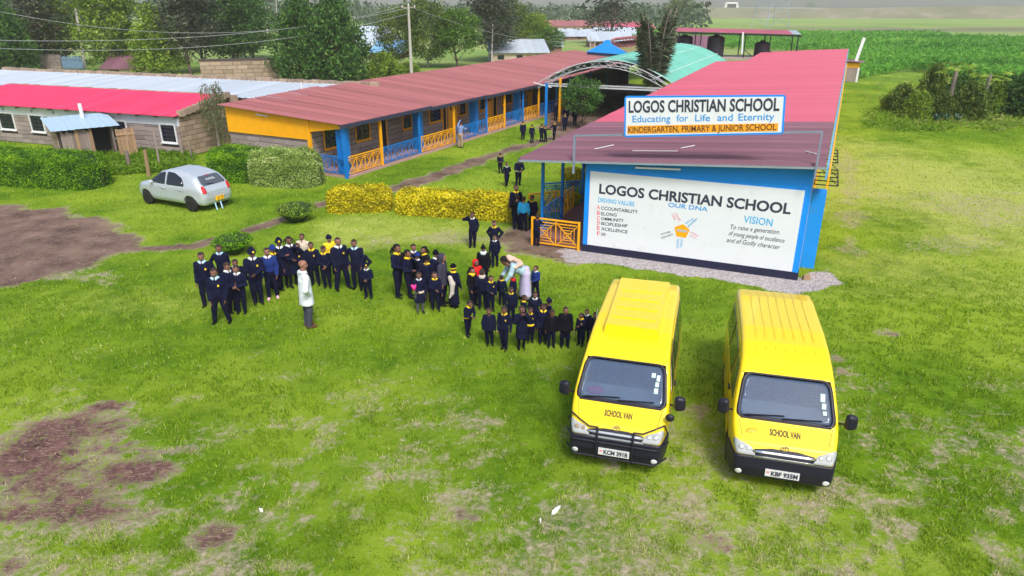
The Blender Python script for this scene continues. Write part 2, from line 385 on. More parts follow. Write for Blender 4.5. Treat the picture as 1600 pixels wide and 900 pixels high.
    fm = _n(t, 'ShaderNodeMapping'); fm.inputs['Scale'].default_value = (.012, .028, 1); L(g.outputs['Position'], fm.inputs[0])
    fn = _n(t, 'ShaderNodeTexNoise'); fn.inputs['Scale'].default_value = 1.6; fn.inputs['Detail'].default_value = 9; fn.inputs['Roughness'].default_value = .62; L(fm.outputs[0], fn.inputs[0])
    farc = mix(rng(fn.outputs[0], .35, .62), (.15, .27, .05), (.27, .34, .11)); farc = mix(rng(fn.outputs[0], .6, .72), farc, (.17, .14, .10))
    farc = mix(rng(attr('bare'), 0, 1, 0, .8), farc, (.16, .125, .115))
    c = mix(rng(sx.outputs[1], 72, 105), c, farc)
    L(c, p.inputs['Base Color'])
    b = _n(t, 'ShaderNodeBump'); b.inputs['Strength'].default_value = .9; b.inputs['Distance'].default_value = .05; L(math_('ADD', fine, math_('MULTIPLY', vf, .6)), b.inputs['Height']); L(b.outputs[0], p.inputs['Normal'])
    return m
GRASS_D = (.066, .152, .004); GRASS_M = (.145, .270, .007); GRASS_L = (.235, .345, .022); GRASS_H = (.36, .42, .08)
GM = ground_material()
def axis(dense0, dense1, step, lo, hi, grow=1.12):
    a = list(np.arange(dense0, dense1 + 1e-6, step)); s = step; x = a[-1]
    while x < hi: s *= grow; x += s; a.append(x)
    s = step; x = a[0]
    while x > lo: s *= grow; x -= s; a.insert(0, x)
    return np.array(a)
def ground_sheet(name, xs, ys, keep=None, dz=0.0):
    X, Y = np.meshgrid(xs, ys, indexing='ij'); x = X.ravel(); y = Y.ravel()
    so_, dr, gv = masks(x, y); z = gz(x, y) + dz
    bare = (1 - ss(np.abs((y - 255) - 40 * (fbm(x * .03, y * .02 + 7, 3) - .5) * 2), 10, 40)) * ss(x, 70, 120) * (1 - ss(x, 190, 260))
    pale = ss(y, 14, 17); warm = warm_(x, y)
    n, k = len(xs), len(ys)
    i = (np.arange(n - 1)[:, None] * k + np.arange(k - 1)[None]).ravel()
    Q = np.stack([i, i + k, i + k + 1, i + 1], 1)
    if keep is not None:
        kv = keep(x, y, so_, gv); Q = Q[kv[Q].mean(1) > .5]
        u, inv = np.unique(Q, return_inverse=True); Q = inv.reshape(Q.shape); x, y, z, so_, dr, gv, bare, pale, warm = [q[u] for q in (x, y, z, so_, dr, gv, bare, pale, warm)]
    me = mesh(name, np.stack([x, y, z], 1), Q, GM, smooth=True)
    for nm, d in (('soil', so_), ('dry', dr), ('gravel', gv), ('bare', bare), ('pale', pale), ('warm', warm)):
        a = me.attributes.new(nm, 'FLOAT', 'POINT'); a.data.foreach_set('value', d.astype(np.float32))
    return structure(link(name, me))
ground_sheet('ground', axis(-17, 17, .2, -1250, 1250), axis(5, 30, .2, -60, 1150))
ground_sheet('dirt_yard', np.arange(-30, -8, .2), np.arange(15, 29, .2), lambda x, y, s, g: (s > .42) & (poly_sd(x, y, YARD) < .8), .005)
ground_sheet('path', np.arange(-13, 7, .2), np.arange(20, 46, .2), lambda x, y, s, g: (s > .42) & (poly_sd(x, y, YARD) > 1.0) & (np.minimum(line_d(x, y, PATH1), line_d(x, y, PATH2)) < 1.1), .006)
ground_sheet('gravel_apron', np.arange(0, 12, .12), np.arange(15, 24, .12), lambda x, y, s, g: g > .3, .007)

# far land: embankment with its road and hills
def ridge(name, pts, w, m, label=None):
    """long bank: pts (x, y, height); trapezoid across"""
    v = []; f = []
    for i, (x, y, h) in enumerate(pts):
        v += [(x, y - w, -.6), (x, y - w * .35, h * .97), (x, y + w * .35, h), (x, y + w, -.6)]
        if i: b = 4 * (i - 1); f += [(b + j, b + j + 4, b + j + 5, b + j + 1) for j in range(3)]
    return structure(link(name, mesh(name, v, f, m, smooth=False)))
bank = mat('bank_grass', (.17, .17, .10), .95, var=.45, scale=.03, dirt=((.32, .26, .24), .05, .5, .8))
ridge('embankment', [(-400 + 60 * i, 620 - 10 * i, 5.2 + .15 * i + .8 * math.sin(i * 1.7)) for i in range(28)], 30, bank)
# pale stone chutes running down the embankment's face
hill = mat('far_hill', (.15, .20, .13), .95, var=.3, scale=.01)
ridge('hill', [(-1150 + 85 * i, 1000, 4.5 + 1.6 * (math.sin(i * .7 + 1) + math.sin(i * 1.9))) for i in range(28)], 90, hill)

# grass: single blades, thicker and sparser with distance
def grass():
    X = []; Y = []; Wd = []; Ht = []
    for y0, y1, den, w, h in ((6.2, 9, 2300, .012, .075), (9, 13, 1400, .015, .08), (13, 19, 640, .020, .085), (19, 28, 260, .02, .075), (28, 46, 70, .034, .09)):
        hw = lambda y: .80 * y + 1.5
        x1 = hw(y1); n = int(2 * x1 * (y1 - y0) * den)
        x = npr.uniform(-x1, x1, n); y = npr.uniform(y0, y1, n); k = np.abs(x) < hw(y)
        x = x[k]; y = y[k]; X.append(x); Y.append(y); Wd.append(np.full(len(x), w)); Ht.append(np.full(len(x), h))
    x = np.concatenate(X); y = np.concatenate(Y); w = np.concatenate(Wd); h = np.concatenate(Ht)
    s, d, g = masks(x, y)
    clump = fbm(x * 4.3 + 7, y * 4.3, 3); lush = fbm(x * .8 + 3, y * .8 + 8, 4)
    keep = npr.random(len(x)) < (1 - ss(s, .3, .62) * .985) * (1 - ss(g, .2, .5)) * np.clip(.5 + 5.0 * (clump - .47) - .75 * d * (1 - ss(y, 13, 20)), .05, 1)
    # bare floor under buildings and verandahs
    for P in FOOT: keep &= poly_sd(x, y, P) > 0
    x, y, w, h, s, d, clump, lush = [q[keep] for q in (x, y, w, h, s, d, clump, lush)]
    n = len(x); a = npr.uniform(0, 2 * np.pi, n); l = npr.uniform(.1, .9, n); la = npr.uniform(0, 2 * np.pi, n)
    h = h * npr.uniform(.5, 1.25, n) * (.45 + .6 * lush + .7 * (clump - .3)) * (1 - .3 * d); w = w * npr.uniform(.7, 1.4, n)
    z = gz(x, y)
    V = np.empty((n, 3, 3)); dx = np.cos(a) * w / 2; dy = np.sin(a) * w / 2
    V[:, 0] = np.stack([x - dx, y - dy, z - .004], 1); V[:, 1] = np.stack([x + dx, y + dy, z - .004], 1); V[:, 2] = np.stack([x + np.cos(la) * l * h, y + np.sin(la) * l * h, z + h], 1)
    tone = np.clip(.15 + .8 * (lush - .28) + 1.0 * (clump - .5) + npr.normal(0, .21, n), 0, .84)
    tone = np.clip(tone + .4 * warm_(x, y), 0, .88)
    straw = npr.random(n) < (.04 + .6 * ss(d, .25, .85)); tone = np.where(straw, npr.uniform(.88, 1, n), tone)
    m = leafmat('grass_blade', (.066, .155, .003), (.30, .46, .02), (.60, .54, .28), trans=.3)
    o = link('grass', mesh('grass', V.reshape(-1, 3), np.arange(3 * n).reshape(n, 3), m, tone=tone)); o['kind'] = 'stuff'
    tag(o, 'short bright green grass of the school lawn with dry straw coloured tufts', 'grass')
FOOT = []
# ------------------------------------------------------------------ shared building materials
M_BLUE = mat('blue_paint', (.004, .265, .88), .5, var=.10, scale=2.5, bump=.15, bscale=30, dirt=((.10, .17, .30), 3, .62, .5))
M_BLUED = mat('blue_enamel', (.006, .18, .58), .4, var=.12, scale=4)
M_YEL = mat('yellow_paint', (.90, .41, .006), .45, var=.12, scale=3, dirt=((.35, .17, .03), 4, .64, .5))
M_NAVY = mat('navy_band', (.012, .014, .045), .6, var=.3, scale=3, dirt=((.25, .22, .2), 5, .66, .7))
M_WHITE = mat('white_paint', (.72, .76, .81), .55, var=.04, scale=1.2, dirt=((.46, .44, .38), 1.7, .57, .5), bump=.1, bscale=20)
M_WHITEM = mat('white_metal', (.72, .74, .76), .4, var=.08)
M_PIPE = mat('frame_pipe', (.20, .25, .33), .5, var=.2)
M_TRUSS = mat('truss_grey', (.48, .50, .53), .5, var=.15)
M_GREYM = mat('grey_metal', (.30, .36, .42), .45, var=.15, metal=.2)
M_DARK = mat('dark_interior', (.012, .013, .02), .8, var=.3)
M_FASC = mat('fascia_navy', (.035, .04, .075), .5, var=.2)
M_MORT = mat('mortar', (.075, .062, .06), .95, var=.3, scale=8)
M_STONE = mat('dressed_stone', (.33, .25, .185), .95, var=.28, scale=7, bump=.6, bscale=24, obj_var=.22)
M_STONEG = mat('grey_stone', (.30, .25, .235), .95, var=.25, scale=7, bump=.6, bscale=24, obj_var=.2)
M_RUST = mat('maroon_sheet', (.33, .118, .122), .55, var=.25, scale=1.8, obj_var=.16, dirt=((.19, .08, .08), .9, .48, .65), stretch=(.5, 3, 1))
M_PINK = mat('pink_red_sheet', (.50, .095, .155), .5, var=.14, scale=1.2, obj_var=.07, dirt=((.54, .16, .23), .7, .55, .5), stretch=(.5, 3, 1))
M_MAUV = mat('weathered_mauve_sheet', (.20, .09, .125), .6, var=.4, scale=2.5, obj_var=.18, dirt=((.34, .21, .26), 1.8, .54, .6), stretch=(.35, 5, 1))
M_HOT = mat('hot_pink_sheet', (.64, .045, .125), .5, var=.15, scale=1.5, obj_var=.10, dirt=((.70, .17, .25), 1.3, .55, .5))
M_ZINC = mat('zinc_sheet', (.44, .50, .57), .5, var=.12, scale=1.2, metal=.0, obj_var=.08, dirt=((.42, .37, .36), 1.1, .62, .6))
M_GREEN = mat('green_sheet', (.13, .42, .33), .45, var=.12, scale=1.5, obj_var=.07, dirt=((.26, .54, .46), .6, .52, .5))
M_GLASSD = glassmat('dark_window_glass', (.012, .014, .022), 0.0, .08)
M_CEM = mat('cement', (.36, .30, .29), .95, var=.25, scale=4, bump=.3)
M_FLOORR = mat('red_floor', (.30, .13, .11), .7, var=.25, scale=4)
M_WOOD = mat('weathered_wood', (.25, .20, .18), .9, var=.4, scale=5, obj_var=.25, stretch=(14, 14, 1), bump=.4)
M_WOODB = mat('brown_plank', (.33, .22, .13), .9, var=.35, scale=5, obj_var=.2, stretch=(14, 14, 1), bump=.4)

def rib_mesh(name, m, wl=.20, n=4, hgt=.035):
    """one roof sheet, 1 m long in x (stretched to fit), ribbed across y, with real thickness"""
    ys = []; zs = []
    for i in range(n):
        b = i * wl; ys += [b, b + wl * .55, b + wl * .68, b + wl * .87]; zs += [0, 0, hgt, hgt]
    ys.append(n * wl); zs.append(0)
    v = []; f = []
    for x in (0, 1):
        for y, z in zip(ys, zs): v.append((x, y - n * wl / 2, z))
        for y, z in zip(ys, zs): v.append((x, y - n * wl / 2, z - .012))
    k = len(ys)
    for i in range(k - 1):
        f += [(i, 2 * k + i, 2 * k + i + 1, i + 1), (k + i, k + i + 1, 3 * k + i + 1, 3 * k + i), (i, i + 1, k + i + 1, k + i), (2 * k + i, 3 * k + i, 3 * k + i + 1, 2 * k + i + 1)]
    f += [(0, k, 3 * k, 2 * k), (k - 1, 3 * k - 1, 4 * k - 1, 2 * k - 1)]
    return mesh(name, v, [tuple(reversed(q)) for q in f], m)
RIB = {}
def sheet(parent, A, B, w, m, name='roof_sheet', wl=.2, hgt=.035):
    """a ribbed sheet from eave point A to top point B, width w across"""
    key = (m.name, round(w, 3), wl, hgt)
    if key not in RIB: n = max(1, round(w / wl)); RIB[key] = rib_mesh(name, m, w / n, n, hgt)
    A = Vector(A); B = Vector(B); d = B - A
    xa = d.normalized(); ya = Vector((0, 0, 1)).cross(xa).normalized(); za = xa.cross(ya)
    R = Matrix((xa, ya, za)).transposed()
    return link(name, RIB[key], parent, A + Vector((0, 0, rnd.uniform(-.006, .010))), (R.to_euler()), (d.length, 1, 1))
STN = {}
def stones(parent, plane, x0, x1, z0, z1, holes=(), bw=.55, bh=.22, m=None, flip=1, name='stone', topfn=None):
    """courses of dressed stones on a wall face: plane(x, z, out) gives the place; stones skip the openings"""
    m = m or M_STONE
    if m.name not in STN:
        STN[m.name] = []
        for i in range(3):
            b = MB(); j = lambda: rnd.uniform(-.012, .012); c = .02
            o = [(-.5 + j(), -.5 + j()), (.5 + j(), -.5 + j()), (.5 + j(), .5 + j()), (-.5 + j(), .5 + j())]
            v = [(p[0], 0, p[1]) for p in o] + [(p[0] * .99, 1, p[1] * .99) for p in o] + [(p[0] * .955, 1.5 + rnd.uniform(-.2, .3), p[1] * .90) for p in o]
            b.add(v, [(4, 5, 1, 0), (5, 6, 2, 1), (6, 7, 3, 2), (7, 4, 0, 3), (8, 9, 5, 4), (9, 10, 6, 5), (10, 11, 7, 6), (11, 8, 4, 7), (8, 11, 10, 9)])
            STN[m.name].append(b.mesh(name, m))
    r = 0; z = z0
    while z < z1 - .05:
        h = min(bh, z1 - z); x = x0 - (bw * .5 if r % 2 else 0) - rnd.uniform(0, .1)
        while x < x1 - .03:
            w = bw * rnd.uniform(.8, 1.25); a = max(x, x0); e = min(x + w, x1); x += w
            if e - a < .06: continue
            segs = [(a, e)]
            for hx0, hx1, hz0, hz1 in holes:
                if z + h > hz0 + .02 and z < hz1 - .02:
                    ns = []
                    for s0, s1 in segs:
                        if s1 <= hx0 or s0 >= hx1: ns.append((s0, s1)); continue
                        if s0 < hx0: ns.append((s0, hx0))
                        if s1 > hx1: ns.append((hx1, s1))
                    segs = ns
            for s0, s1 in segs:
                if s1 - s0 < .06 or (topfn and z + h > topfn((s0 + s1) / 2) + .1): continue
                p, rz = plane((s0 + s1) / 2, z + h / 2)
                link(name, rnd.choice(STN[m.name]), parent, p, (0, 0, rz), (s1 - s0 - .018, .022, h - .022))
        z += bh; r += 1
def window(parent, p, rz, w, h, frame, bars=(2, 3), name='window', depth=.1, barm=None):
    """window on a wall: frame is the part, pane its sub-part; local x along the wall, -y outward"""
    t = .055; b = MB()
    b.box(-w / 2, w / 2, -depth, .02, 0, t).box(-w / 2, w / 2, -depth, .02, h - t, h).box(-w / 2, -w / 2 + t, -depth, .02, t, h - t).box(w / 2 - t, w / 2, -depth, .02, t, h - t)
    b.box(-w / 2 - .05, w / 2 + .05, -depth - .05, -depth + .02, -.05, -.003)
    o = b.build(name, frame, parent, p, (0, 0, rz))
    MB().box(-w / 2 + t, w / 2 - t, -depth + .055, -depth + .065, t, h - t).build('pane', M_GLASSD, o)
    g = MB()
    for i in range(1, bars[0] + 1): x = -w / 2 + w * i / (bars[0] + 1); g.box(x - .011, x + .011, -depth + .03, -depth + .05, t, h - t)
    for i in range(1, bars[1] + 1): z = h * i / (bars[1] + 1); g.box(-w / 2 + t, w / 2 - t, -depth + .024, -depth + .044, z - .011, z + .011)
    g.build('bars', barm or M_FASC, o)
    return o
def railing(parent, p0, p1, z0, z1, m, cells=4, style='hour', name='railing_panel'):
    p0 = Vector((*p0, 0)); p1 = Vector((*p1, 0)); d = p1 - p0; n = cells; b = MB()
    P = lambda s, z: p0 + d * s + Vector((0, 0, z))
    H = z1 - z0
    for z, w in ((z1 - .02, .05), (z1 - .13 * H / .9, .03), (z0 + .06, .04)): b.bar(P(0, z), P(1, z), w, w)
    for i in range(n + 1): b.bar(P(min(max(i / n, .004), .996), z0 + .04), P(min(max(i / n, .004), .996), z1 - .02), .032, .032)
    za = z0 + .09; zb = z1 - .15 * H / .9; zm = (za + zb) / 2
    for i in range(n):
        a = (i + .08) / n; e = (i + .92) / n; c = (a + e) / 2
        b.bar(P(a, za), P(e, zb), .022, .022); b.bar(P(e, za), P(a, zb), .024, .024)
        for k in (.25, .5, .78):                        # short rungs closing the upper and lower triangles
            hw = (e - a) / 2 * k
            for s in (1, -1): b.bar(P(c - hw, zm + s * (zb - zm) * k), P(c + hw, zm + s * (zb - zm) * k), .018, .018)
        if style == 'square':
            for k in (.35, .68):
                hw = (e - a) / 2 * k
                for s in (1, -1): b.bar(P(c + s * hw, zm - (zb - zm) * k), P(c + s * hw, zm + (zb - zm) * k), .018, .018)
    return b.build(name, m, parent)
def text_mesh(s, m, bold=0.0, shear=0.0, ext=.002):
    c = bpy.data.curves.new('lettering', 'FONT'); c.body = s; c.size = 1; c.extrude = ext; c.offset = bold; c.shear = shear; c.resolution_u = 3
    o = bpy.data.objects.new('lettering', c); COL.objects.link(o); bpy.context.view_layer.update()
    me = bpy.data.meshes.new_from_object(o); bpy.data.objects.remove(o); bpy.data.curves.remove(c)
    n = len(me.vertices); a = np.empty(n * 3, np.float32); me.vertices.foreach_get('co', a); a = a.reshape(-1, 3)
    x0 = a[:, 0].min(); x1 = a[:, 0].max()
    a[:, 0] = (a[:, 0] - x0) / (x1 - x0)
    a[:, 1] /= .69                                      # capitals end up one unit tall
    me.vertices.foreach_set('co', a.ravel()); me.materials.clear(); me.materials.append(m); me.update()
    return me, (x1 - x0) / .69
def put_text(s, parent, x0, z0, x1, z1, cap, y, m, bold=0.0, shear=0.0, name='lettering'):
    """lettering on an upright face: baseline from (x0,z0) to (x1,z1), capitals cap tall, facing -y"""
    me, _ = text_mesh(s, m, bold, shear); L = math.hypot(x1 - x0, z1 - z0)
    return link(name, me, parent, (x0, y, z0), (math.pi / 2, -math.atan2(z1 - z0, x1 - x0), 0), (L, cap, 1))

# ------------------------------------------------------------------ right-hand classroom block with the painted gable
RP0 = G(910, 392); RP1 = G(1245, 438); RU = (RP1 - RP0); RL = RU.length; RAZ = math.atan2(RU.y, RU.x)
rb = thing('school_building', 'blue and pink-roofed classroom block with the lettered white mural on its end wall', 'building', RP0, RAZ)
RINV = (Matrix.Translation(RP0) @ Matrix.Rotation(RAZ, 4, 'Z')).inverted()
rloc = lambda p: RINV @ Vector(p)
def rhit(px, py, b=0.0):                                # where a photo pixel meets the end wall (plane y=b): (x, z)
    d = G(px, py, 0) - Vector((0, 0, CAMH)); o = RINV @ Vector((0, 0, CAMH)); dl = RINV.to_3x3() @ d
    t = (b - o.y) / dl.y; q = o + dl * t; return q.x, q.z
rz_ = lambda a: 2.90 + .0605 * (a + 2.1)                # roof height across the block
re0 = lambda b: -2.1 - .011 * b; re1 = lambda b: 6.80 + .022 * b
BEND = 58.0
w_ = MB(); T = .22
w_.add([(0, 0, 0), (RL, 0, 0), (RL, T, 0), (0, T, 0), (0, 0, rz_(0) - .05), (RL, 0, rz_(RL) - .05), (RL, T, rz_(RL) - .05), (0, T, rz_(0) - .05)], [(0, 3, 2, 1), (4, 5, 6, 7), (0, 1, 5, 4), (1, 2, 6, 5), (2, 3, 7, 6), (3, 0, 4, 7)])
endw = w_.build('end_wall', M_BLUE, rb)
MB().hexa([(RL - T, T, 0), (RL - .004, T, 0), (7.6, BEND - .5, 0), (7.4, BEND - .5, 0), (RL - T, T, 3.35), (RL - .004, T, 3.35), (7.6, BEND - .5, 3.4), (7.4, BEND - .5, 3.4)]).build('side_wall', M_YEL, rb)
sw = MB().box(.004, .2, T, 44, 0, rz_(0) - .08).build('side_wall', M_STONEG, rb)
MB().box(-.02, RL + .02, -.035, .3, 0, .235).build('plinth', M_NAVY, rb)
MB().box(.16, RL - .17, -.016, -.001, .245, 2.655).build('mural_panel', M_WHITE, rb)
for b in (.03, 44): MB().box(0, RL - T, b + T, b + T + .1, rz_(0) - .45, rz_(0) - .1).build('beam', M_DARK, rb)
# roof sheets: old mauve ones over the front bay, pink-red beyond
b = -.42 + .4
while b < BEND:
    m = M_MAUV if b < 7.2 else M_PINK
    a0 = re0(b) if b < 45 else .05
    sheet(rb, (a0, b, rz_(a0)), (re1(b), b, rz_(re1(b))), .8, m, hgt=.075 if m is M_MAUV else .05); b += .8
for b0, b1 in ((-.4, 7.3), (7.34, 44.6)):
    MB().hexa([(re0(b0) - .03, b0, rz_(-2.1) - .10), (re0(b0) + .02, b0, rz_(-2.1) - .10), (re0(b1) + .02, b1, rz_(-2.5) - .10), (re0(b1) - .03, b1, rz_(-2.5) - .10), (re0(b0) - .03, b0, rz_(-2.1) + .01), (re0(b0) + .02, b0, rz_(-2.1) + .01), (re0(b1) + .02, b1, rz_(-2.5) + .01), (re0(b1) - .03, b1, rz_(-2.5) + .01)]).build('eave_fascia', M_FASC, rb)
MB().hexa([(6.82, -.42, 3.10), (6.87, -.42, 3.10), (re1(BEND) + .06, BEND, 3.16), (re1(BEND) + .02, BEND, 3.16), (6.82, -.42, 3.47), (6.87, -.42, 3.47), (re1(BEND) + .06, BEND, 3.55), (re1(BEND) + .02, BEND, 3.55)]).build('eave_fascia', mat('pale_blue_fascia', (.13, .40, .72), .5), rb)
MB().bar((-2.1, -.405, rz_(-2.1) - .035), (6.8, -.405, rz_(6.8) - .035), .03, .07).build('eave_fascia', M_GREYM, rb)
for bb in np.arange(.5, 44, 2.2): MB().bar((re0(bb) + .03, bb, rz_(-2.1) - .07), (.1, bb, rz_(.1) - .075), .05, .09).build('rafter', M_FASC, rb)
MB().hexa([(6.90, .1, 2.72), (6.95, .1, 2.72), (re1(44) + .14, 44, 2.78), (re1(44) + .09, 44, 2.78), (6.90, .1, 3.06), (6.95, .1, 3.06), (re1(44) + .14, 44, 3.12), (re1(44) + .09, 44, 3.12)]).build('lower_fascia', M_YEL, rb)
# opened steel window frames along the far side, blue buttress
for b0 in (3.2, 7.0):
    g = MB()
    for k in range(5): g.bar((RL + .05, b0 + k * .62, 2.15), (RL + .75, b0 + k * .62, 2.15), .03, .03)
    for x in (.06, .75): g.bar((RL + x, b0, 2.17), (RL + x, b0 + 2.48, 2.17), .035, .035)
    for k in range(0, 5, 2): g.bar((RL + .75, b0 + k * .62, 2.15), (RL + .03, b0 + k * .62, 2.8), .02, .02)
    g.build('window_awning', M_DARK, rb)
for b0 in (13, 18, 24, 30, 36, 42): window(rb, (RL + (7.6 - RL) * b0 / (BEND - .5) + .0, b0, .95), math.pi / 2, 1.5, 1.2, M_BLUED, depth=.05)
MB().box(RL - .1, RL + .42, 1.2, 1.75, 0, 2.35).build('buttress', M_BLUE, rb)
MB().bar((1.62, -.2, 2.93), (2.95, -.2, 2.99), .07, .05).build('tube_lamp', M_WHITEM, rb)
# roof streaks of old sealant and loose battens
for (x, y, l, an) in ((-.1, 1.2, .9, 1.1), (2.6, 1.6, .6, 1.0), (6.2, 1.4, .5, -.9), (1.2, 1.0, 1.4, .05)):
    MB().bar((x, y, rz_(x) + .09), (x + l * math.cos(an), y + l * math.sin(an), rz_(x + l * math.cos(an)) + .09), .035, .016).build('sealant_strip', M_WHITEM, rb)
# mural lettering
LC = lambda n, c: mat(n, c, .6, var=.08)
T_DK = LC('lettering_charcoal', (.035, .04, .07)); T_CY = LC('lettering_cyan', (.06, .42, .80)); T_BL = LC('lettering_blue', (.03, .30, .72)); T_RD = LC('lettering_red', (.78, .20, .26)); T_GR = LC('lettering_grey', (.22, .25, .27)); T_BR = LC('lettering_brown', (.13, .045, .02))
def mural(s, p0, p1, cap, m, bold=0.0, shear=0.0):
    x0, z0 = rhit(*p0, -.02); x1, z1 = rhit(*p1, -.02); put_text(s, rb, x0, z0, x1, z1, cap, -.019, m, bold, shear)
zz = lambda x, y: (920 + x / 4.706, 270 + y / 4.706)
mural('LOGOS CHRISTIAN SCHOOL', zz(75, 150), zz(1482, 303), .295, T_DK, .03)
mural('DRIVING VALUES', zz(68, 213), zz(333, 245), .135, T_CY, .012)
for s, y, x1, y1 in (('ACCOUNTABILITY', 266, 360, 300), ('BELONG', 308, 205, 322), ('COMMUNITY', 345, 257, 363), ('DISCIPLESHIP', 380, 284, 403), ('EXCELLENCE', 418, 284, 446), ('FUN', 458, 120, 466)):
    mural(s[0], zz(60, y), zz(82, y + 2), .125, T_RD, .02); mural(s[1:], zz(90, y + 3), zz(x1, y1), .10, T_DK, .01)
mural('OUR DNA', zz(583, 250), zz(872, 284), .135, T_BL, .012)
mural('VISION', zz(1135, 365), zz(1348, 393), .21, T_CY, .012)
for s, p0, p1 in (('To raise a generation', (1040, 412), (1398, 452)), ('of young people of excellence', (1028, 458), (1437, 515)), ('and of Godly character', (1012, 508), (1405, 563))): mural(s, zz(*p0), zz(*p1), .135, T_DK, .0, .25)
z4 = lambda x, y: rhit(1020 + x / 10.59, 315 + y / 10.59, -.02)
pent = [z4(*q) for q in ((500, 370), (610, 470), (550, 597), (392, 577), (358, 425))]
MB().prism([(x, z) for x, z in pent], -.021, -.018).build('pentagon', M_YEL, rb)
q0 = z4(400, 470); q1 = z4(570, 495); MB().bar((q0[0], -.023, q0[1]), (q1[0], -.023, q1[1]), .004, .07, up=(0, -1, 0) if False else (0, 0, 1)).build('pentagon_band', mat('band_grey', (.45, .47, .48), .6), rb)
for s, p0, p1, cap, m in (('EMOTIONAL', (140, 555), (300, 510), .055, T_GR), ('INTELLIGENCE', (150, 615), (340, 550), .055, T_GR), ('SPIRITUAL', (548, 380), (680, 285), .05, T_CY), ('DEVELOPMENT', (585, 430), (745, 290), .055, T_CY),
                          ('PHYSICAL', (620, 520), (750, 580), .05, T_RD), ('HEALTH', (610, 570), (715, 625), .05, T_RD), ('SOCIAL', (425, 770), (435, 610), .07, T_CY), ('SKILLS', (485, 755), (495, 610), .07, T_CY), ('LIFE', (310, 215), (350, 305), .07, T_RD), ('VALUES', (365, 195), (432, 330), .07, T_RD)):
    x0, z0 = z4(*p0); x1, z1 = z4(*p1); put_text(s, rb, x0, z0, x1, z1, cap, -.019, m)
petal = mat('petal_outline', (.74, .77, .84), .6)
for cx, cy, dx, dy in ((350, 270, -.45, -.85), (660, 340, .7, -.65), (700, 570, .9, .4), (460, 690, 0, 1), (240, 555, -.95, .3)):
    l = math.hypot(dx, dy); dx /= l; dy /= l; pts = []
    for i in range(21):
        a = 2 * math.pi * i / 20; ex = 125 * math.cos(a); ey = 65 * math.sin(a); x, z = z4(cx + ex * dx - ey * dy, cy + ex * dy + ey * dx); pts.append((x, -.0178, z))
    g = MB()
    for a, e in zip(pts[:-1], pts[1:]): g.bar(a, e, .003, .009)
    g.build('petal_outline', petal, rb)
# verandah of the block
MB().box(-1.9, -.024, .05, 44, 0, .07).build('verandah_floor', M_FLOORR, rb)
for px, pb in ((-1.75, .85), (-1.75, 2.85)) + tuple((-1.8 - .008 * k, 2.85 + 2.6 * k) for k in range(1, 9)):
    MB().bar((px, pb, 0), (px, pb, rz_(px) - .05), .09, .09).build('post', M_BLUED, rb)
railing(rb, (-1.74, -.02), (-.12, -.02), .03, .95, M_YEL, 2, 'square')
for a in (-1.74, -.12): MB().bar((a, -.075, 0), (a, -.075, .98), .07, .05).build('post', M_YEL, rb)
railing(rb, (-1.75, .92), (-1.75, 2.8), .12, 1.0, M_BLUED, 3)
railing(rb, (-1.78, 2.95), (-1.82, 4.4), .12, 1.0, M_YEL, 2)
railing(rb, (-3.05, 2.75), (-1.9, 3.9), .1, .95, M_YEL, 3)
railing(rb, (-3.1, 4.5), (-1.95, 5.5), .1, .95, M_BLUED, 3)
FOOT.append(np.array([tuple((rb.matrix_world if False else (Matrix.Translation(RP0) @ Matrix.Rotation(RAZ, 4, 'Z')) @ Vector(p))[:2]) for p in ((-1.9, .05, 0), (RL, 0, 0), (7.6, BEND, 0), (-2, 44, 0))]))

# ------------------------------------------------------------------ the sign board standing on the roof edge
sg = thing('roof_sign', 'long white school name board on a grey frame above the roof edge', 'sign', RP0, RAZ)
SB = -.47
c_ = [rhit(977, 212.5, SB), rhit(1222, 207.5, SB), rhit(1226, 150, SB), rhit(978, 152, SB)]
def sq(i0, i1, d0, d1):                                 # inset corner helper on the board: fractions across and up
    l = lambda a, e, t: (a[0] + (e[0] - a[0]) * t, a[1] + (e[1] - a[1]) * t)
    return [l(l(c_[0], c_[1], s), l(c_[3], c_[2], s), t) for s, t in ((i0, d0), (i1, d0), (i1, d1), (i0, d1))]
MB().prism(sq(.004, .996, .015, .985), SB - .02, SB + .02).build('board', M_WHITE, sg)
fr = MB()
for p, q in zip(c_, c_[1:] + c_[:1]): fr.bar((p[0], SB, p[1]), (q[0], SB, q[1]), .07, .035, up=(0, 1, 0))
fr.build('frame', M_BLUE, sg)
MB().prism(sq(.016, .974, .055, .27), SB - .026, SB - .0205).build('orange_band', mat('orange_band', (.86, .38, .02), .5), sg)
def sign(s, f0, f1, t0, cap, m, bold, y=SB - .0235):
    q = sq(f0, f1, t0, t0 + .1); put_text(s, sg, *q[0], *q[1], cap, y, m, bold)
sign('LOGOS CHRISTIAN SCHOOL', .022, .975, .615, .315, T_DK, .028)
for s, a, e in (('Educating', .05, .305), ('for', .345, .42), ('Life', .465, .56), ('and', .605, .70), ('Eternity', .735, .95)): sign(s, a, e, .36, .185, T_BL, .008)
sign('KINDERGARTEN, PRIMARY & JUNIOR SCHOOL', .022, .965, .085, .165, T_BR, .014, SB - .029)
h0 = rhit(898, 212, SB + .06); h1 = rhit(1285, 206, SB + .06)
g = MB(); g.bar((h0[0], SB + .06, h0[1]), (h1[0], SB + .06, h1[1]), .045, .05); g.build('crossbar', M_PIPE, sg)
MB().bar((h0[0], SB + .06, h0[1]), (h0[0] + .0, SB + .06, 2.62), .06, .07).build('frame_leg', M_PIPE, sg)
MB().bar((h1[0], SB + .06, h1[1]), (h1[0], SB + .06, 3.1), .05, .05).build('frame_leg', M_PIPE, sg)

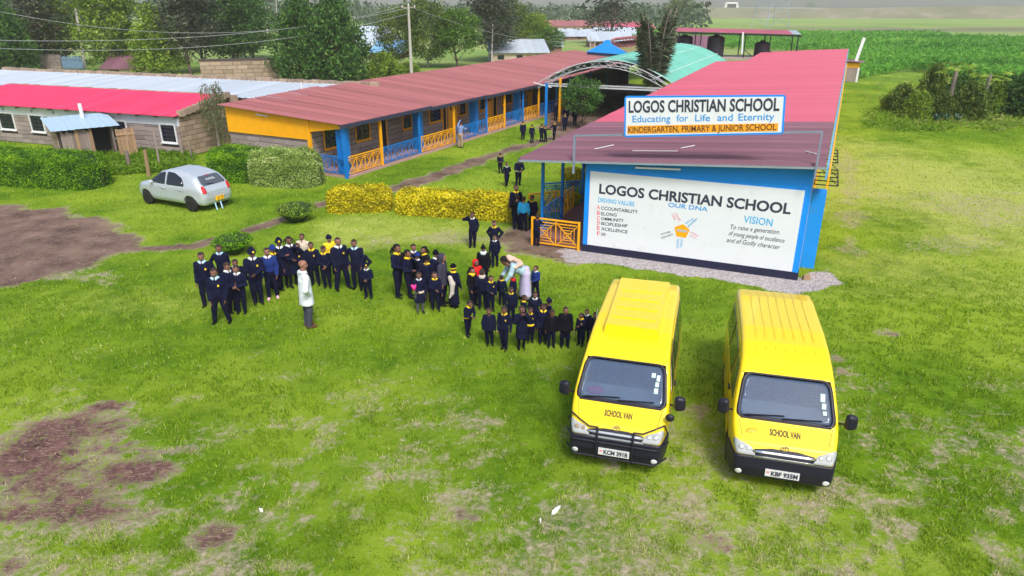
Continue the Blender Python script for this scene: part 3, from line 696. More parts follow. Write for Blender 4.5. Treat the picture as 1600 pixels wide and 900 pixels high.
# ------------------------------------------------------------------ left-hand classroom block with the coloured verandah
LP0 = G(543, 279); LP1 = G(838, 186); LV = LP1 - LP0; LAZ = math.atan2(LV.y, LV.x) - math.pi / 2
lb = thing('school_building', 'long maroon-roofed classroom block with yellow and blue railed verandah', 'building', LP0, LAZ)
LINV = (Matrix.Translation(LP0) @ Matrix.Rotation(LAZ, 4, 'Z')).inverted()
def lhit(px, py, a):                                    # pixel meets the plane x=a of the block: (along, height)
    d = G(px, py, 0) - Vector((0, 0, CAMH)); o = LINV @ Vector((0, 0, CAMH)); dl = LINV.to_3x3() @ d
    t = (a - o.x) / dl.x; q = o + dl * t; return q.y, q.z
LEND = 45.5
SEC = ((-.32, 7.0, 2.50, 2.92, 3.16), (6.9, 12.95, 2.43, 3.05, 3.14), (12.85, LEND, 2.39, 3.12, 3.2))     # from, to, eave height, ridge height at each end
for b0, b1, zf, zr0, zr1 in SEC:
    b = b0 + .4
    while b < b1:
        t = (b - b0) / (b1 - b0); zr = zr0 + (zr1 - zr0) * t; sheet(lb, (.22, b, zf), (-7.5, b, zr), .8, M_RUST); b += .8
    MB().box(.2, .25, b0, b1 - .05, zf - .17, zf + .0).build('eave_fascia', M_FASC, lb)
    MB().hexa([(-.05, b0 + .1, zf - .1), (.02, b0 + .1, zf - .1), (.02, b1 - .1, zf - .1), (-.05, b1 - .1, zf - .1), (-.05, b0 + .1, zf - .03), (.02, b0 + .1, zf - .03), (.02, b1 - .1, zf - .03), (-.05, b1 - .1, zf - .03)]).build('beam', M_BLUED, lb)
MB().box(-7.3, -2.1, .05, LEND - .3, 0, 2.4).build('core_wall', M_MORT, lb)
MB().box(-2.1, .12, .0, LEND - .3, 0, .12).build('verandah_floor', mat('pink_plinth', (.42, .26, .24), .9, var=.25, scale=3), lb)
# gable end: yellow band over stone courses
MB().add([(-7.3, -.05, 1.62), (-2.0, -.05, 1.62), (-2.0, .05, 1.62), (-7.3, .05, 1.62), (-7.3, -.05, 2.86), (-2.0, -.05, 2.56), (-2.0, .05, 2.56), (-7.3, .05, 2.86)], [(0, 3, 2, 1), (4, 5, 6, 7), (0, 1, 5, 4), (1, 2, 6, 5), (2, 3, 7, 6), (3, 0, 4, 7)]).build('gable_band', M_YEL, lb)
stones(lb, lambda x, z: ((x, .05, z), math.pi), -7.3, -2.1, .05, 1.62, m=M_STONEG, bh=.24, bw=.8)
MB().box(-2.13, -1.97, -.08, .06, 0, 2.5).build('corner_pillar', M_YEL, lb)
MB().add([(-1.95, -.04, 2.0), (.1, -.04, 2.3), (.1, .04, 2.3), (-1.95, .04, 2.0), (-1.95, -.04, 2.56), (.1, -.04, 2.46), (.1, .04, 2.46), (-1.95, .04, 2.56)], [(0, 3, 2, 1), (4, 5, 6, 7), (0, 1, 5, 4), (1, 2, 6, 5), (2, 3, 7, 6), (3, 0, 4, 7)]).build('verge_beam', M_YEL, lb)
MB().bar((-5.2, -.1, 2.6), (-4.4, -.1, 2.56), .06, .05).build('tube_lamp', M_WHITEM, lb)
pb = [0, 2.7, 6.0, 9.5, 13.3, 15.7, 18.4, 20.9, 24, 27]
for i, bb in enumerate(pb):
    MB().bar((0, bb, 0), (0, bb, 2.36), .10 if i else .16, .10 if i else .16).build('post', M_BLUED if i % 2 == 0 else M_YEL, lb)
for i in range(len(pb) - 1): railing(lb, (.02, pb[i] + .1), (.02, pb[i + 1] - .1), .14, .98, M_YEL if i % 2 == 0 else M_BLUED, 4 if pb[i + 1] - pb[i] < 3 else 5)
railing(lb, (-1.95, .02), (-.12, .02), .14, .98, M_BLUED, 3)
for bb in (.35, 7.0, 13.1, 19.0): MB().box(-1.0 if bb > 1 else -.62, -.55 if bb > 1 else -.14, bb - .18, bb + .18, .12, 2.38).build('pier', M_BLUED, lb)
holes = []
WX = -2.1
def lspan(x0, x1): return sorted((lhit(x0, 205, WX)[0], lhit(x1, 205, WX)[0]))
for kind, x0, x1 in (('w', 503, 531), ('w', 553, 577), ('d', 589, 603), ('w', 627, 643), ('w', 669, 689), ('d', 690, 697), ('y', 699, 714), ('w', 716, 728), ('w', 748, 758), ('y', 760, 768), ('d', 769, 776), ('w', 783, 800), ('w', 808, 822), ('y', 824, 831)):
    # pixel columns meet the wall at about window height
    a = lhit(x0, 200 - (x0 - 520) * .17, WX)[0]; e = lhit(x1, 200 - (x1 - 520) * .17, WX)[0]
    a, e = min(a, e), max(a, e)
    if e - a < .5: c = (a + e) / 2; a, e = c - .4, c + .4
    if kind == 'w':
        holes.append((a, e, .95, 2.0)); window(lb, (WX, (a + e) / 2, .98), math.pi / 2, e - a - .06, 1.02, M_YEL, depth=.06)
    else:
        holes.append((a, e, .1, 2.2)); g = MB(); g.box(WX - .02, WX + .05, a + .02, a + .1, .12, 2.2).box(WX - .02, WX + .05, e - .1, e - .02, .12, 2.2).box(WX - .02, WX + .05, a + .1, e - .1, 2.1, 2.2)
        o = MB().box(WX - .01, WX + .03, a + .1, e - .1, .12, 2.1).build('door', M_YEL if kind == 'y' else M_DARK, lb); g.build('door_frame', M_YEL, o)  # dark doors: near-black panel paints the shade inside an open doorway
        if kind == 'y':
            for s in (.3, .7): MB().box(WX + .031, WX + .036, a + (e - a) * s - .1, a + (e - a) * s + .1, 1.45, 1.85).build('door_pane', M_GLASSD, o)
stones(lb, lambda x, z: ((WX, x, z), -math.pi / 2), .1, 24, .12, 2.2, holes, m=M_STONEG, bh=.26, bw=.85)
LFM = Matrix.Translation(LP0) @ Matrix.Rotation(LAZ, 4, 'Z')
FOOT.append(np.array([tuple((LFM @ Vector(p))[:2]) for p in ((-7.4, -.05, 0), (.15, -.05, 0), (.15, LEND, 0), (-7.4, LEND, 0))]))

# ------------------------------------------------------------------ green arched roof between the two blocks
ga = thing('arched_canopy', 'green arched metal canopy with white trussed front spanning the courtyard between the blocks', 'canopy', RP0, RAZ)
AL, AR, ZS, ZA = -11.3, -2.2, 2.62, 4.12
arch = lambda s, dz=0: (AL + (AR - AL) * s, ZS + (ZA - ZS) * (1 - (2 * s - 1) ** 2) + dz)
def arch_mesh():
    v = []; f = []; n = 18; prof = [(-.4, 0), (-.2, 0), (-.16, .03), (-.08, .03), (-.04, 0), (.16, 0), (.2, .03), (.28, .03), (.32, 0), (.4, 0)]; k = len(prof)
    for t in (0, -.012):
        for i in range(n + 1):
            x, z = arch(i / n)
            for y, h in prof: v.append((x, y, z + h + t))
    N = (n + 1) * k
    for i in range(n):
        for j in range(k - 1):
            q = (i * k + j, (i + 1) * k + j, (i + 1) * k + j + 1, i * k + j + 1); f += [q, tuple(N + w for w in reversed(q))]
    return mesh('roof_sheet', v, f, M_GREEN)
am = arch_mesh(); B0 = 24.6
for k in range(30): link('roof_sheet', am, ga, (0, B0 + 1.6 + k * .8, rnd.uniform(0, .01)))
def chord(b, dz, r, n=18, s0=0, s1=1):
    g = MB(); p = [(arch(s0 + (s1 - s0) * i / n)[0], b, arch(s0 + (s1 - s0) * i / n)[1] + dz) for i in range(n + 1)]
    for a, e in zip(p[:-1], p[1:]): g.tube(a, e, r, n=6)
    return g, p
for b in (B0, B0 + 1.3):
    g, p = chord(b, 0, .028); g2, p2 = chord(b, -.36, .024); g.add(g2.v, g2.f)
    for i in range(0, 18): g.tube(p[i], p2[min(18, i + 1)] if i % 2 else p2[max(0, i - 1) if i else 0], .014, n=5)
    g.build('truss', M_TRUSS, ga)
    MB().bar((AL + .1, b, ZS - .15), (AR, b, ZS - .15), .06, .09).build('tie_beam', M_TRUSS, ga)
for s in (.12, .3, .5, .7, .88):
    x, z = arch(s); MB().tube((x, B0, z + .0), (x, B0 + 26, z), .03, n=6).build('purlin', M_WHITEM, ga)
bp = rloc(G(853, 196)); yp = rloc(G(874, 190))
MB().bar((bp.x, bp.y, 0), (bp.x, bp.y, 2.75), .15, .15).build('post', M_BLUED, ga)
MB().bar((yp.x, yp.y, 0), (yp.x, yp.y, 2.9), .13, .13).build('post', M_YEL, ga)
for bb in (30, 35, 40): MB().bar((-2.35, bb, 0), (-2.35, bb, 2.62), .1, .1).build('post', M_YEL, ga); MB().bar((-10.9, bb, 0), (-10.9, bb, 2.62), .1, .1).build('post', M_BLUED, ga)
MB().bar((AL - .3, B0 - .1, ZS + .02), (AL + 1.0, B0 - .1, ZS - .25), .05, .05).build('gutter_pipe', M_WHITEM, ga)
# building closing the court behind, with its blue gable and raised ridge vent
def W3(px, py, y): return at(px, py, y)
def solid(pts_front, back, name, m, parent=None):
    """slab with depth: outline of points pushed back along the given vector"""
    n = len(pts_front); v = [Vector(p) for p in pts_front] + [Vector(p) + Vector(back) for p in pts_front]
    f = [(i, (i + 1) % n, n + (i + 1) % n, n + i) for i in range(n)] + [tuple(range(n - 1, -1, -1)), tuple(range(n, 2 * n))]
    return link(name, mesh(name, v, [tuple(reversed(q)) for q in f], m), parent)
GY = 72.0
bl = thing('gabled_hall', 'far hall with blue gable and small raised ridge roof behind the long maroon roof', 'building', (0, 0, 0))
gpt = [W3(916, 81, GY), W3(985, 86, GY), W3(954, 68, GY), W3(953, 63, GY), W3(949, 62, GY), W3(943, 64, GY), W3(942, 67.5, GY)]
solid([(p.x, p.y, p.z) for p in gpt], (.1, .3, 0), 'gable_wall', M_BLUE, bl)
base = [Vector((p.x, p.y + .15, 0)) for p in gpt[:2]]; solid([base[0] + Vector((.05, 0, 0)), base[1] - Vector((.05, 0, 0)), gpt[1] + Vector((-.1, .15, -.02)), gpt[0] + Vector((.1, .15, -.02))], (.1, .2, 0), 'wall', M_FASC, bl)  # wall coloured dark navy to paint in the deep shade under the canopy
ax_ = Vector((8.5, 15, 0)); ap = gpt[4]
nS = 20
for i in range(nS):
    o_ = ax_ * ((i + .5) / nS); l = ax_.length / nS
    for e in (gpt[1], gpt[0]):
        A = e + o_ + Vector((0, .2, .0)); B = Vector((ap.x, ap.y, ap.z - .3)) + o_ + Vector((0, .2, 0)); sheet(bl, A, B, .86, M_RUST)
for sx in (-1, 1):
    A = gpt[4] + Vector((.9 * sx, 0, -.25)) + ax_ * .15; B = gpt[4] + ax_ * .15 + Vector((0, 0, .1))
    for i in range(10): o_ = ax_ * (.055 * i); sheet(bl, A + o_, B + o_, .95, M_RUST)
# water tank stand at the far end
ts = thing('tank_shelter', 'flat pink-roofed open steel shelter standing over the black water tanks', 'shelter', (0, 0, 0))
TY = 74.0
e0 = W3(1058, 49, TY); e1 = W3(1252, 54, TY - 1.5); k0 = Vector((e0.x + .3, e0.y + 4.0, e0.z + .25)); k1 = Vector((e1.x + 1.0, e1.y + 4.0, e1.z + .25))
nS = 15
for i in range(nS):
    t = (i + .5) / nS; A = e0.lerp(e1, t); B = k0.lerp(k1, t); sheet(ts, A, B, (e1 - e0).length / nS * 1.01, M_ZINC if i == nS - 1 else M_PINK)
MB().bar(e0 + Vector((0, 0, -.12)), e1 + Vector((0, 0, -.12)), .1, .16).build('edge_beam', M_DARK, ts)
for t in (.02, .2, .56, .76, .98):
    p = e0.lerp(e1, t); q = k0.lerp(k1, t)
    for r in (p, q): MB().bar((r.x, r.y, 2.6 if r is p else 2.6), (r.x, r.y, r.z - .2), .09, .09).build('post', M_DARK, ts)
    if t > .1: MB().bar((p.x + .05, p.y, p.z - 1.6), (p.x + .9, p.y + .2, 2.75), .06, .06).build('brace', M_DARK, ts)
slab = MB().hexa([(e0.x - .3, e0.y - .3, 2.45), (e1.x + .3, e1.y - .3, 2.45), (k1.x + .3, k1.y + .3, 2.45), (k0.x - .3, k0.y + .3, 2.45), (e0.x - .3, e0.y - .3, 2.6), (e1.x + .3, e1.y - .3, 2.6), (k1.x + .3, k1.y + .3, 2.6), (k0.x - .3, k0.y + .3, 2.6)]).build('deck', M_CEM, ts)
for t in (.04, .35, .66, .96):
    for r in (e0.lerp(e1, t), k0.lerp(k1, t)): MB().bar((r.x, r.y, 0), (r.x, r.y, 2.46), .25, .25).build('pillar', M_CEM, ts)
for px, w, h, top, lab in ((1077, 1.75, 2.05, 50, 'black water tank under the shelter, nearest the green canopy'), (1128, 1.75, 2.05, 50, 'black water tank in the middle of the shelter with a tap pipe'), (1203, 1.55, 1.5, 58, 'shorter black water tank at the right end of the shelter')):
    p = e0.lerp(e1, (px - 1058) / 194.0); o = tag(link('water_tank', None), lab, 'water tank', 'black water tanks at the far end'); o.location = (p.x, p.y + 1.6, 2.6)
    r = w / 2; prof = [(r * .97, 0), (r, .1)]
    for i in range(8): z = .15 + (h - .4) * i / 8; prof += [(r, z), (r * .975, z + .06), (r * .975, z + (h - .4) / 8 - .06)]
    prof += [(r, h - .25), (r * .8, h - .08), (.25, h)]
    MB().lathe(prof, 24).build('tank_body', mat('tank_plastic', (.018, .018, .03), .45, var=.2), o, smooth=True); MB().lathe([(.27, 0), (.27, .07), (.2, .1)], 16, (0, 0, h)).build('lid', M_DARK, o)
MB().bar(W3(1159, 84, 66), W3(1161, 50, 66), .12, .12).build('shaft', M_WHITEM, tag(link('steel_pole', None), 'white steel pole standing before the tank shelter', 'pole'))

# small outbuilding beyond the block's far corner with leaning pale board
ob = thing('outbuilding', 'tiny red-roofed outbuilding beyond the far corner of the pink roof', 'building', G(1324, 128), -.35)
MB().box(-.9, .9, 0, 2.0, 0, 1.9).build('wall', M_STONEG, ob); MB().box(-.92, .92, -.02, .0, 1.45, 1.95).build('wall_band', M_YEL, ob); MB().box(.75, .95, -.06, -.021, 0, 1.45).build('pillar', M_WHITEM, ob); MB().box(-.45, .2, -.05, -.021, .1, 1.4).build('door', M_WOOD, ob)
for i in range(3): sheet(ob, (1.3, -.3 + i * .95 + .4, 2.0), (-1.2, -.3 + i * .95 + .4, 2.15), .95, M_MAUV)
MB().bar((.5, .3, 2.1), (.9, .4, 4.4), .3, .05).build('leaning_board', M_WHITEM, ob)

# ------------------------------------------------------------------ stone house with the hot pink roof
Q1 = G(289, 246); Q0 = G(0, 163, 2.15); Q0.z = 0; qd = (Q1 - Q0); QAZ = math.atan2(qd.y, qd.x)
hp = thing('stone_house', 'low stone house with hot pink roof and white plaster band behind the dark hedge', 'house', Q1, QAZ)
HL = 17.5                                               # runs out of the picture on the left; local x from -HL to 0, y away
MB().box(-HL, -.02, .02, 3.7, 0, 2.1).build('core_wall', M_MORT, hp)
MB().box(-HL, .0, -.005, .019, 1.62, 2.12).build('plaster_band', mat('pale_plaster', (.58, .64, .70), .8, var=.08, scale=2, dirt=((.42, .42, .42), 2, .6, .6)), hp)
hl = []
QINV = (Matrix.Translation(Q1) @ Matrix.Rotation(QAZ, 4, 'Z')).inverted()
def qx(px, py):
    d = G(px, py, 0) - Vector((0, 0, CAMH)); o = QINV @ Vector((0, 0, CAMH)); dl = QINV.to_3x3() @ d; t = -o.y / dl.y; return (o + dl * t).x
for x0, x1, y in ((2, 26, 200), (48, 70, 195), (175, 200, 205), (251, 276, 208)):
    a, e = qx(x0, y), qx(x1, y); hl.append((a, e, .68, 1.72)); window(hp, ((a + e) / 2, 0, .72), 0, e - a - .04, 1.0, M_WHITEM, (2, 4), depth=.05)
stones(hp, lambda x, z: ((x, .02, z), math.pi), -HL, -.05, .02, 1.60, hl, bh=.245, bw=.62, m=M_STONEG)
stones(hp, lambda x, z: ((-.02, x, z), math.pi / 2 * 3), 0, 3.7, .02, 2.35, bh=.26, bw=.5)
b = -HL + .4
while b < .1:
    sheet(hp, (b, -.35, 2.16), (b, 3.75, 2.78), .8, M_HOT, wl=.16, hgt=.03); b += .8
for k in range(14): MB().bar((-HL + .8 + k * 1.28, -.30, 2.07), (-HL + .8 + k * 1.28, .3, 2.13), .06, .09).build('rafter', M_WOOD, hp)
for k in range(36): MB().cbox((-HL + .25 + k * .5, 3.92, 2.62), (.48, .26, .36 + rnd.uniform(-.03, .05))).build('parapet_stone', M_STONE, hp)
for x in (-10.7, -9.0, -13.0): MB().lathe([(.09, 0), (.09, .03), (.05, .035)], 10).build('vent', M_GREYM, hp, (x, -.006, 1.9), (math.pi / 2, 0, 0))
for k in range(10): MB().cbox((.06, .2 + k * .38, 2.26 + .062 * k), (.26, .36, .3)).build('parapet_stone', M_STONE, hp)
# longer white-roofed building behind it
hw = thing('white_roofed_building', 'long low building with pale zinc roof behind the pink-roofed house', 'building', Q1, QAZ)
MB().box(-26, 6.0, 4.4, 9.2, 0, 2.55).build('wall', M_STONE, hw)
b = -26 + .4
while b < 6.2: sheet(hw, (b, 4.2, 2.62), (b, 9.4, 2.98), .8, M_ZINC, wl=.4, hgt=.025); b += .8
for k in range(54): MB().cbox((-26 + .3 + k * .6, 9.5 + rnd.uniform(-.04, .04), 2.98), (.55, .3, .34 + rnd.uniform(-.08, .10))).build('parapet_stone', M_STONE, hw)
g = MB(); g.tube((4.0, 5.2, 2.7), (4.0, 5.2, 3.5), .03, n=6); g.build('vent_pipe', M_WHITEM, hw)

# ------------------------------------------------------------------ little shed in front
sc = [Vector((-22.45, 34.38, 0)), Vector((-20.55, 35.97, 0)), Vector((-22.62, 37.1, 0)), Vector((-24.5, 35.41, 0))]
sh = thing('store_shed', 'small wooden store shed with slanted blue-grey sheet roof and open plank door', 'shed', sc[0], math.atan2(1.59, 1.9))
w1 = (sc[1] - sc[0]).length; w2 = (sc[3] - sc[0]).length                      # local: x along the plank face, y to the back along the stone face
MB().box(0.0, .1, .12, w2, 0, 1.72).build('stone_wall', M_MORT, sh)
stones(sh, lambda x, z: ((0, x, z), math.pi / 2), .1, w2, .02, 1.75, bh=.22, bw=.42)
for i in range(11):
    x = .12 + i * .125
    if i in (5, 10): MB().bar((x + .06, -.02, 0), (x + .06, -.02, 1.68), .14, .1).build('door_post', M_WOODB, sh)
    else: MB().box(x, x + .118, -.01 + rnd.uniform(-.01, .01), .03, .02, 1.62 + rnd.uniform(-.08, .05)).build('plank', M_WOOD, sh)
MB().box(.05, w1, .9, .95, 0, 1.7).build('inner_wall', M_DARK, sh); MB().box(w1 - .08, w1, .0, w2, 0, 1.75).build('side_wall', M_WOOD, sh); MB().box(.1, w1, w2 - .1, w2, 0, 1.9).build('back_wall', M_WOOD, sh)
for i in range(5): MB().box(w1 + .02 + i * .17, w1 + .18 + i * .17, -.32 - i * .03, -.28 - i * .03, .08, 1.6 + rnd.uniform(-.06, .06)).build('door_plank', M_WOODB, sh)
for z in (.3, 1.3): MB().bar((w1 + .02, -.34, z), (w1 + .87, -.46, z), .04, .09).build('door_ledge', M_WOODB, sh)
for i in range(3):
    t = -.25 + (i + .5) * (w1 + .55) / 3; sheet(sh, (t, -.25, 1.74), (t, w2 + .3, 2.08), (w1 + .55) / 3 * 1.02, mat('blue_grey_sheet', (.36, .50, .62), .45, var=.12, dirt=((.25, .33, .4), 2, .6, .5)), wl=.3, hgt=.012)
MB().lathe([(.09, 0), (.09, .75), (.075, .75)], 12).build('chimney_pipe', M_WHITEM, sh, (w1 * .62, w2 * .82, 1.98))
FOOT.append(np.array([tuple(p[:2]) for p in sc]))
FOOT.append(np.array([tuple((Matrix.Translation(Q1) @ Matrix.Rotation(QAZ, 4, 'Z') @ Vector(p))[:2]) for p in ((-18, 0, 0), (0, 0, 0), (0, 9, 0), (-18, 9, 0))]))
# ------------------------------------------------------------------ foliage
def leaf_quads(C, size, asp=.45, droop=0.0, N=None, flat=.0):
    """one small leaf-shaped quad per centre, turned at random (N: surface normals to lie along)"""
    n = len(C); sz = np.broadcast_to(size, (n,)) * npr.uniform(.65, 1.35, n)
    a = npr.normal(0, 1, (n, 3)); a[:, 2] -= droop; a /= np.linalg.norm(a, axis=1)[:, None]
    nn = npr.normal(0, 1, (n, 3)) * (1 - flat)
    if N is not None: nn = nn + N * (flat * 2.2)
    b = np.cross(a, nn); b /= np.maximum(np.linalg.norm(b, axis=1), 1e-6)[:, None]
    a = np.cross(b, np.cross(a, b)); L = a * sz[:, None]; Wd = b * (sz * asp)[:, None]
    V = np.stack([C - L * .5, C + Wd * .5 - L * .05, C + L * .5, C - Wd * .5 - L * .05], 1)
    return V.reshape(-1, 3), np.arange(4 * n).reshape(n, 4)
LM = {
 'green': leafmat('leaf_mid_green', (.028, .085, .010), (.16, .32, .03), (.28, .42, .07)),
 'dark': leafmat('leaf_dark_green', (.016, .055, .014), (.095, .215, .036), (.20, .33, .06)),
 'lime': leafmat('leaf_yellow_green', (.06, .13, .010), (.27, .40, .035), (.42, .48, .09)),
 'gum': leafmat('leaf_gum_grey', (.035, .048, .036), (.12, .14, .085), (.21, .25, .11)),
 'olive': leafmat('leaf_olive', (.03, .065, .010), (.17, .25, .035), (.36, .30, .06)),
 'hedge': leafmat('leaf_hedge_green', (.024, .10, .004), (.21, .46, .008), (.42, .60, .03), trans=.2),
 'vari': leafmat('leaf_variegated', (.10, .20, .02), (.42, .56, .14), (.68, .72, .38), trans=.2),
 'gold': leafmat('leaf_golden', (.26, .25, .004), (.86, .74, .008), (.95, .85, .06), trans=.2),
 'weep': leafmat('leaf_weeping', (.07, .085, .035), (.22, .25, .11), (.42, .07, .05)),
 'blue': leafmat('leaf_blue_green', (.02, .06, .045), (.10, .21, .14)),
 'far': leafmat('leaf_far_wood', (.03, .065, .035), (.10, .16, .08), trans=.1),
 'maize': leafmat('leaf_maize', (.05, .18, .018), (.17, .45, .05), (.32, .50, .08), trans=.3),
 'weed': leafmat('leaf_weed', (.06, .14, .006), (.20, .36, .016), (.40, .36, .15), trans=.3),
 'palm': leafmat('leaf_palm', (.045, .07, .045), (.15, .20, .11)),
}
BARK = mat('bark_brown', (.12, .085, .075), .95, var=.35, scale=6, bump=.5); BARKG = mat('bark_grey', (.24, .21, .19), .95, var=.3, scale=6, bump=.5)
CORE = {}
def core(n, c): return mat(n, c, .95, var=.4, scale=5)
def crown_mesh(key, env, ncl, nlf, leaf, cr, m, seed, droop=.3, asp=.42, hang=0.0):
    """crown: leaf clumps spread through the envelope env(t)->radius for t in 0..1 up the crown (unit height); returns mesh and clump centres"""
    r = np.random.default_rng(seed); C = []
    while len(C) < ncl:
        t = r.random(); R = env(t); a = r.uniform(0, 2 * np.pi); q = R * np.sqrt(r.uniform(.12, 1)) * r.uniform(.8, 1.14)
        if r.random() < R / .6 + .1: C.append((q * np.cos(a), q * np.sin(a), t))
    C = np.array(C); P = []; T = []
    for c in C:
        k = int(nlf * r.uniform(.6, 1.4)); d = r.normal(0, 1, (k, 3)) * cr * r.uniform(.7, 1.3)
        if hang: d[:, 2] = -np.abs(d[:, 2]) * hang
        P.append(c + d); T.append(np.clip(r.uniform(.1, .75) + r.normal(0, .17, k), 0, 1))
    V, Q = leaf_quads(np.concatenate(P), leaf, asp, droop)
    return mesh(key, V, Q, m, tone=np.concatenate(T)), C
def trunk_mesh(h, r0, C, m, seed, limbs=14, bend=.03, low=.15):
    """tapered, slightly bent trunk and limbs reaching the leaf clumps (unit crown space scaled outside)"""
    r = random.Random(seed); g = MB(); p = Vector((0, 0, -.03)); n = 7; path = [p.copy()]
    for i in range(n): p = p + Vector((r.uniform(-bend, bend), r.uniform(-bend, bend), (h + .03) / n)); path.append(p.copy())
    for i in range(n): g.tube(path[i], path[i + 1], r0 * (1 - .82 * i / n), r0 * (1 - .82 * (i + 1) / n), 8)
    for c in r.sample(list(map(tuple, C)), min(limbs, len(C))):
        c = Vector(c); k = max(low, min(.92, c.z / h - .25)); i = int(k * n); a = path[i]; mid = a.lerp(c, .5) + Vector((0, 0, -.02))
        w = r0 * (1 - .82 * i / n) * .45; g.tube(a, mid, w, w * .6, 5); g.tube(mid, c, w * .6, w * .15, 5)
    return g.mesh('trunk', m, True)
TP = {}
def tree_kind(k):
    if k in TP: return TP[k]
    sp = {  # envelope, base of crown, clumps, leaves, leaf size, clump radius, leaf material, bark, trunk radius  (all for a tree 1 unit tall)
     'round': (lambda t: .42 * math.sqrt(max(0, 1 - (2 * t - .92) ** 2)) + .02, .30, 140, 60, .05, .055, 'green', BARK, .022),
     'court': (lambda t: .40 * math.sqrt(max(0, 1 - (2 * t - .92) ** 2)) + .02, .34, 130, 56, .046, .05, 'dark', BARK, .022),
     'dense': (lambda t: .36 * math.sqrt(max(0, 1 - (1.7 * t - .55) ** 2)) * (1.1 - .4 * t) + .03, .05, 240, 60, .042, .05, 'dark', BARK, .022),
     'cone': (lambda t: .30 * (1 - t) ** .75 + .03, .10, 180, 56, .046, .05, 'lime', BARKG, .018),
     'gum': (lambda t: .20 * math.sqrt(max(0, 1 - (2 * t - 1) ** 2)) + .05, .22, 120, 44, .042, .05, 'gum', BARK, .017),
     'tall': (lambda t: .24 * math.sqrt(max(0, 1 - (1.9 * t - .9) ** 2)) + .04, .14, 200, 56, .042, .048, 'dark', BARK, .018),
     'loose': (lambda t: .34 * math.sqrt(max(0, 1 - (2 * t - 1) ** 2)) + .04, .16, 160, 48, .042, .055, 'olive', BARKG, .014),
     'bright': (lambda t: .34 * math.sqrt(max(0, 1 - (1.8 * t - .8) ** 2)) + .04, .14, 170, 56, .046, .05, 'lime', BARK, .016),
     'droop': (lambda t: .26 * (1.1 - t) ** .5 + .02, .30, 46, 60, .05, .06, 'gum', BARK, .02),
     'bush': (lambda t: .55 * math.sqrt(max(0, 1 - (1.2 * t - .25) ** 2)) + .05, .0, 100, 60, .10, .09, 'lime', BARK, .02),
     'shrub_dark': (lambda t: .62 * math.sqrt(max(0, 1 - (1.1 * t - .1) ** 2)) + .05, .0, 120, 60, .10, .10, 'dark', BARK, .02),
     'shrub_olive': (lambda t: .6 * math.sqrt(max(0, 1 - (1.1 * t - .1) ** 2)) + .05, .0, 120, 56, .10, .10, 'olive', BARK, .02),
     'shrub_green': (lambda t: .55 * math.sqrt(max(0, 1 - (1.1 * t - .1) ** 2)) + .05, .0, 110, 56, .10, .10, 'lime', BARK, .02),
    }[k]
    env, z0, ncl, nlf, lf, cr, lm, bk, tr = sp
    e2 = lambda t: env(t)
    cm, C = crown_mesh('crown', e2, ncl, nlf, lf, cr, LM[lm], abs(hash(k)) % 1000 if False else sum(map(ord, k)), hang=2.6 if k == 'droop' else 0, droop=.9 if k == 'droop' else .3)
    n = len(cm.vertices); a = np.empty(n * 3, np.float32); cm.vertices.foreach_get('co', a); a = a.reshape(-1, 3); a[:, 2] = z0 + a[:, 2] * (1 - z0)
    if z0 == 0: a[:, 2] = np.maximum(a[:, 2], .01 + npr.random(n) * .03)
    cm.vertices.foreach_set('co', a.ravel()); cm.update(); C = C.copy(); C[:, 2] = z0 + C[:, 2] * (1 - z0)
    TP[k] = (cm, trunk_mesh(.9, tr, C, bk, len(k), 16)); return TP[k]
def tree(kind, px, py, top, label, width=1.0, name='tree', group='trees beyond the school roofs', y=None, cat='tree'):
    """base at pixel (px,py) on the ground, crown reaching pixel row top"""
    p = G(px, py) if y is None else Vector((at(px, 60, y).x, y, 0)); h = HT(top, p.y)
    cm, tm = tree_kind(kind); t = thing(name, label, cat, p, rnd.uniform(0, 6.28), group)
    link('crown', cm, t, scale=(h * width, h * width, h)); link('trunk', tm, t, scale=(h * min(1.4, width), h * min(1.4, width), h)); return t
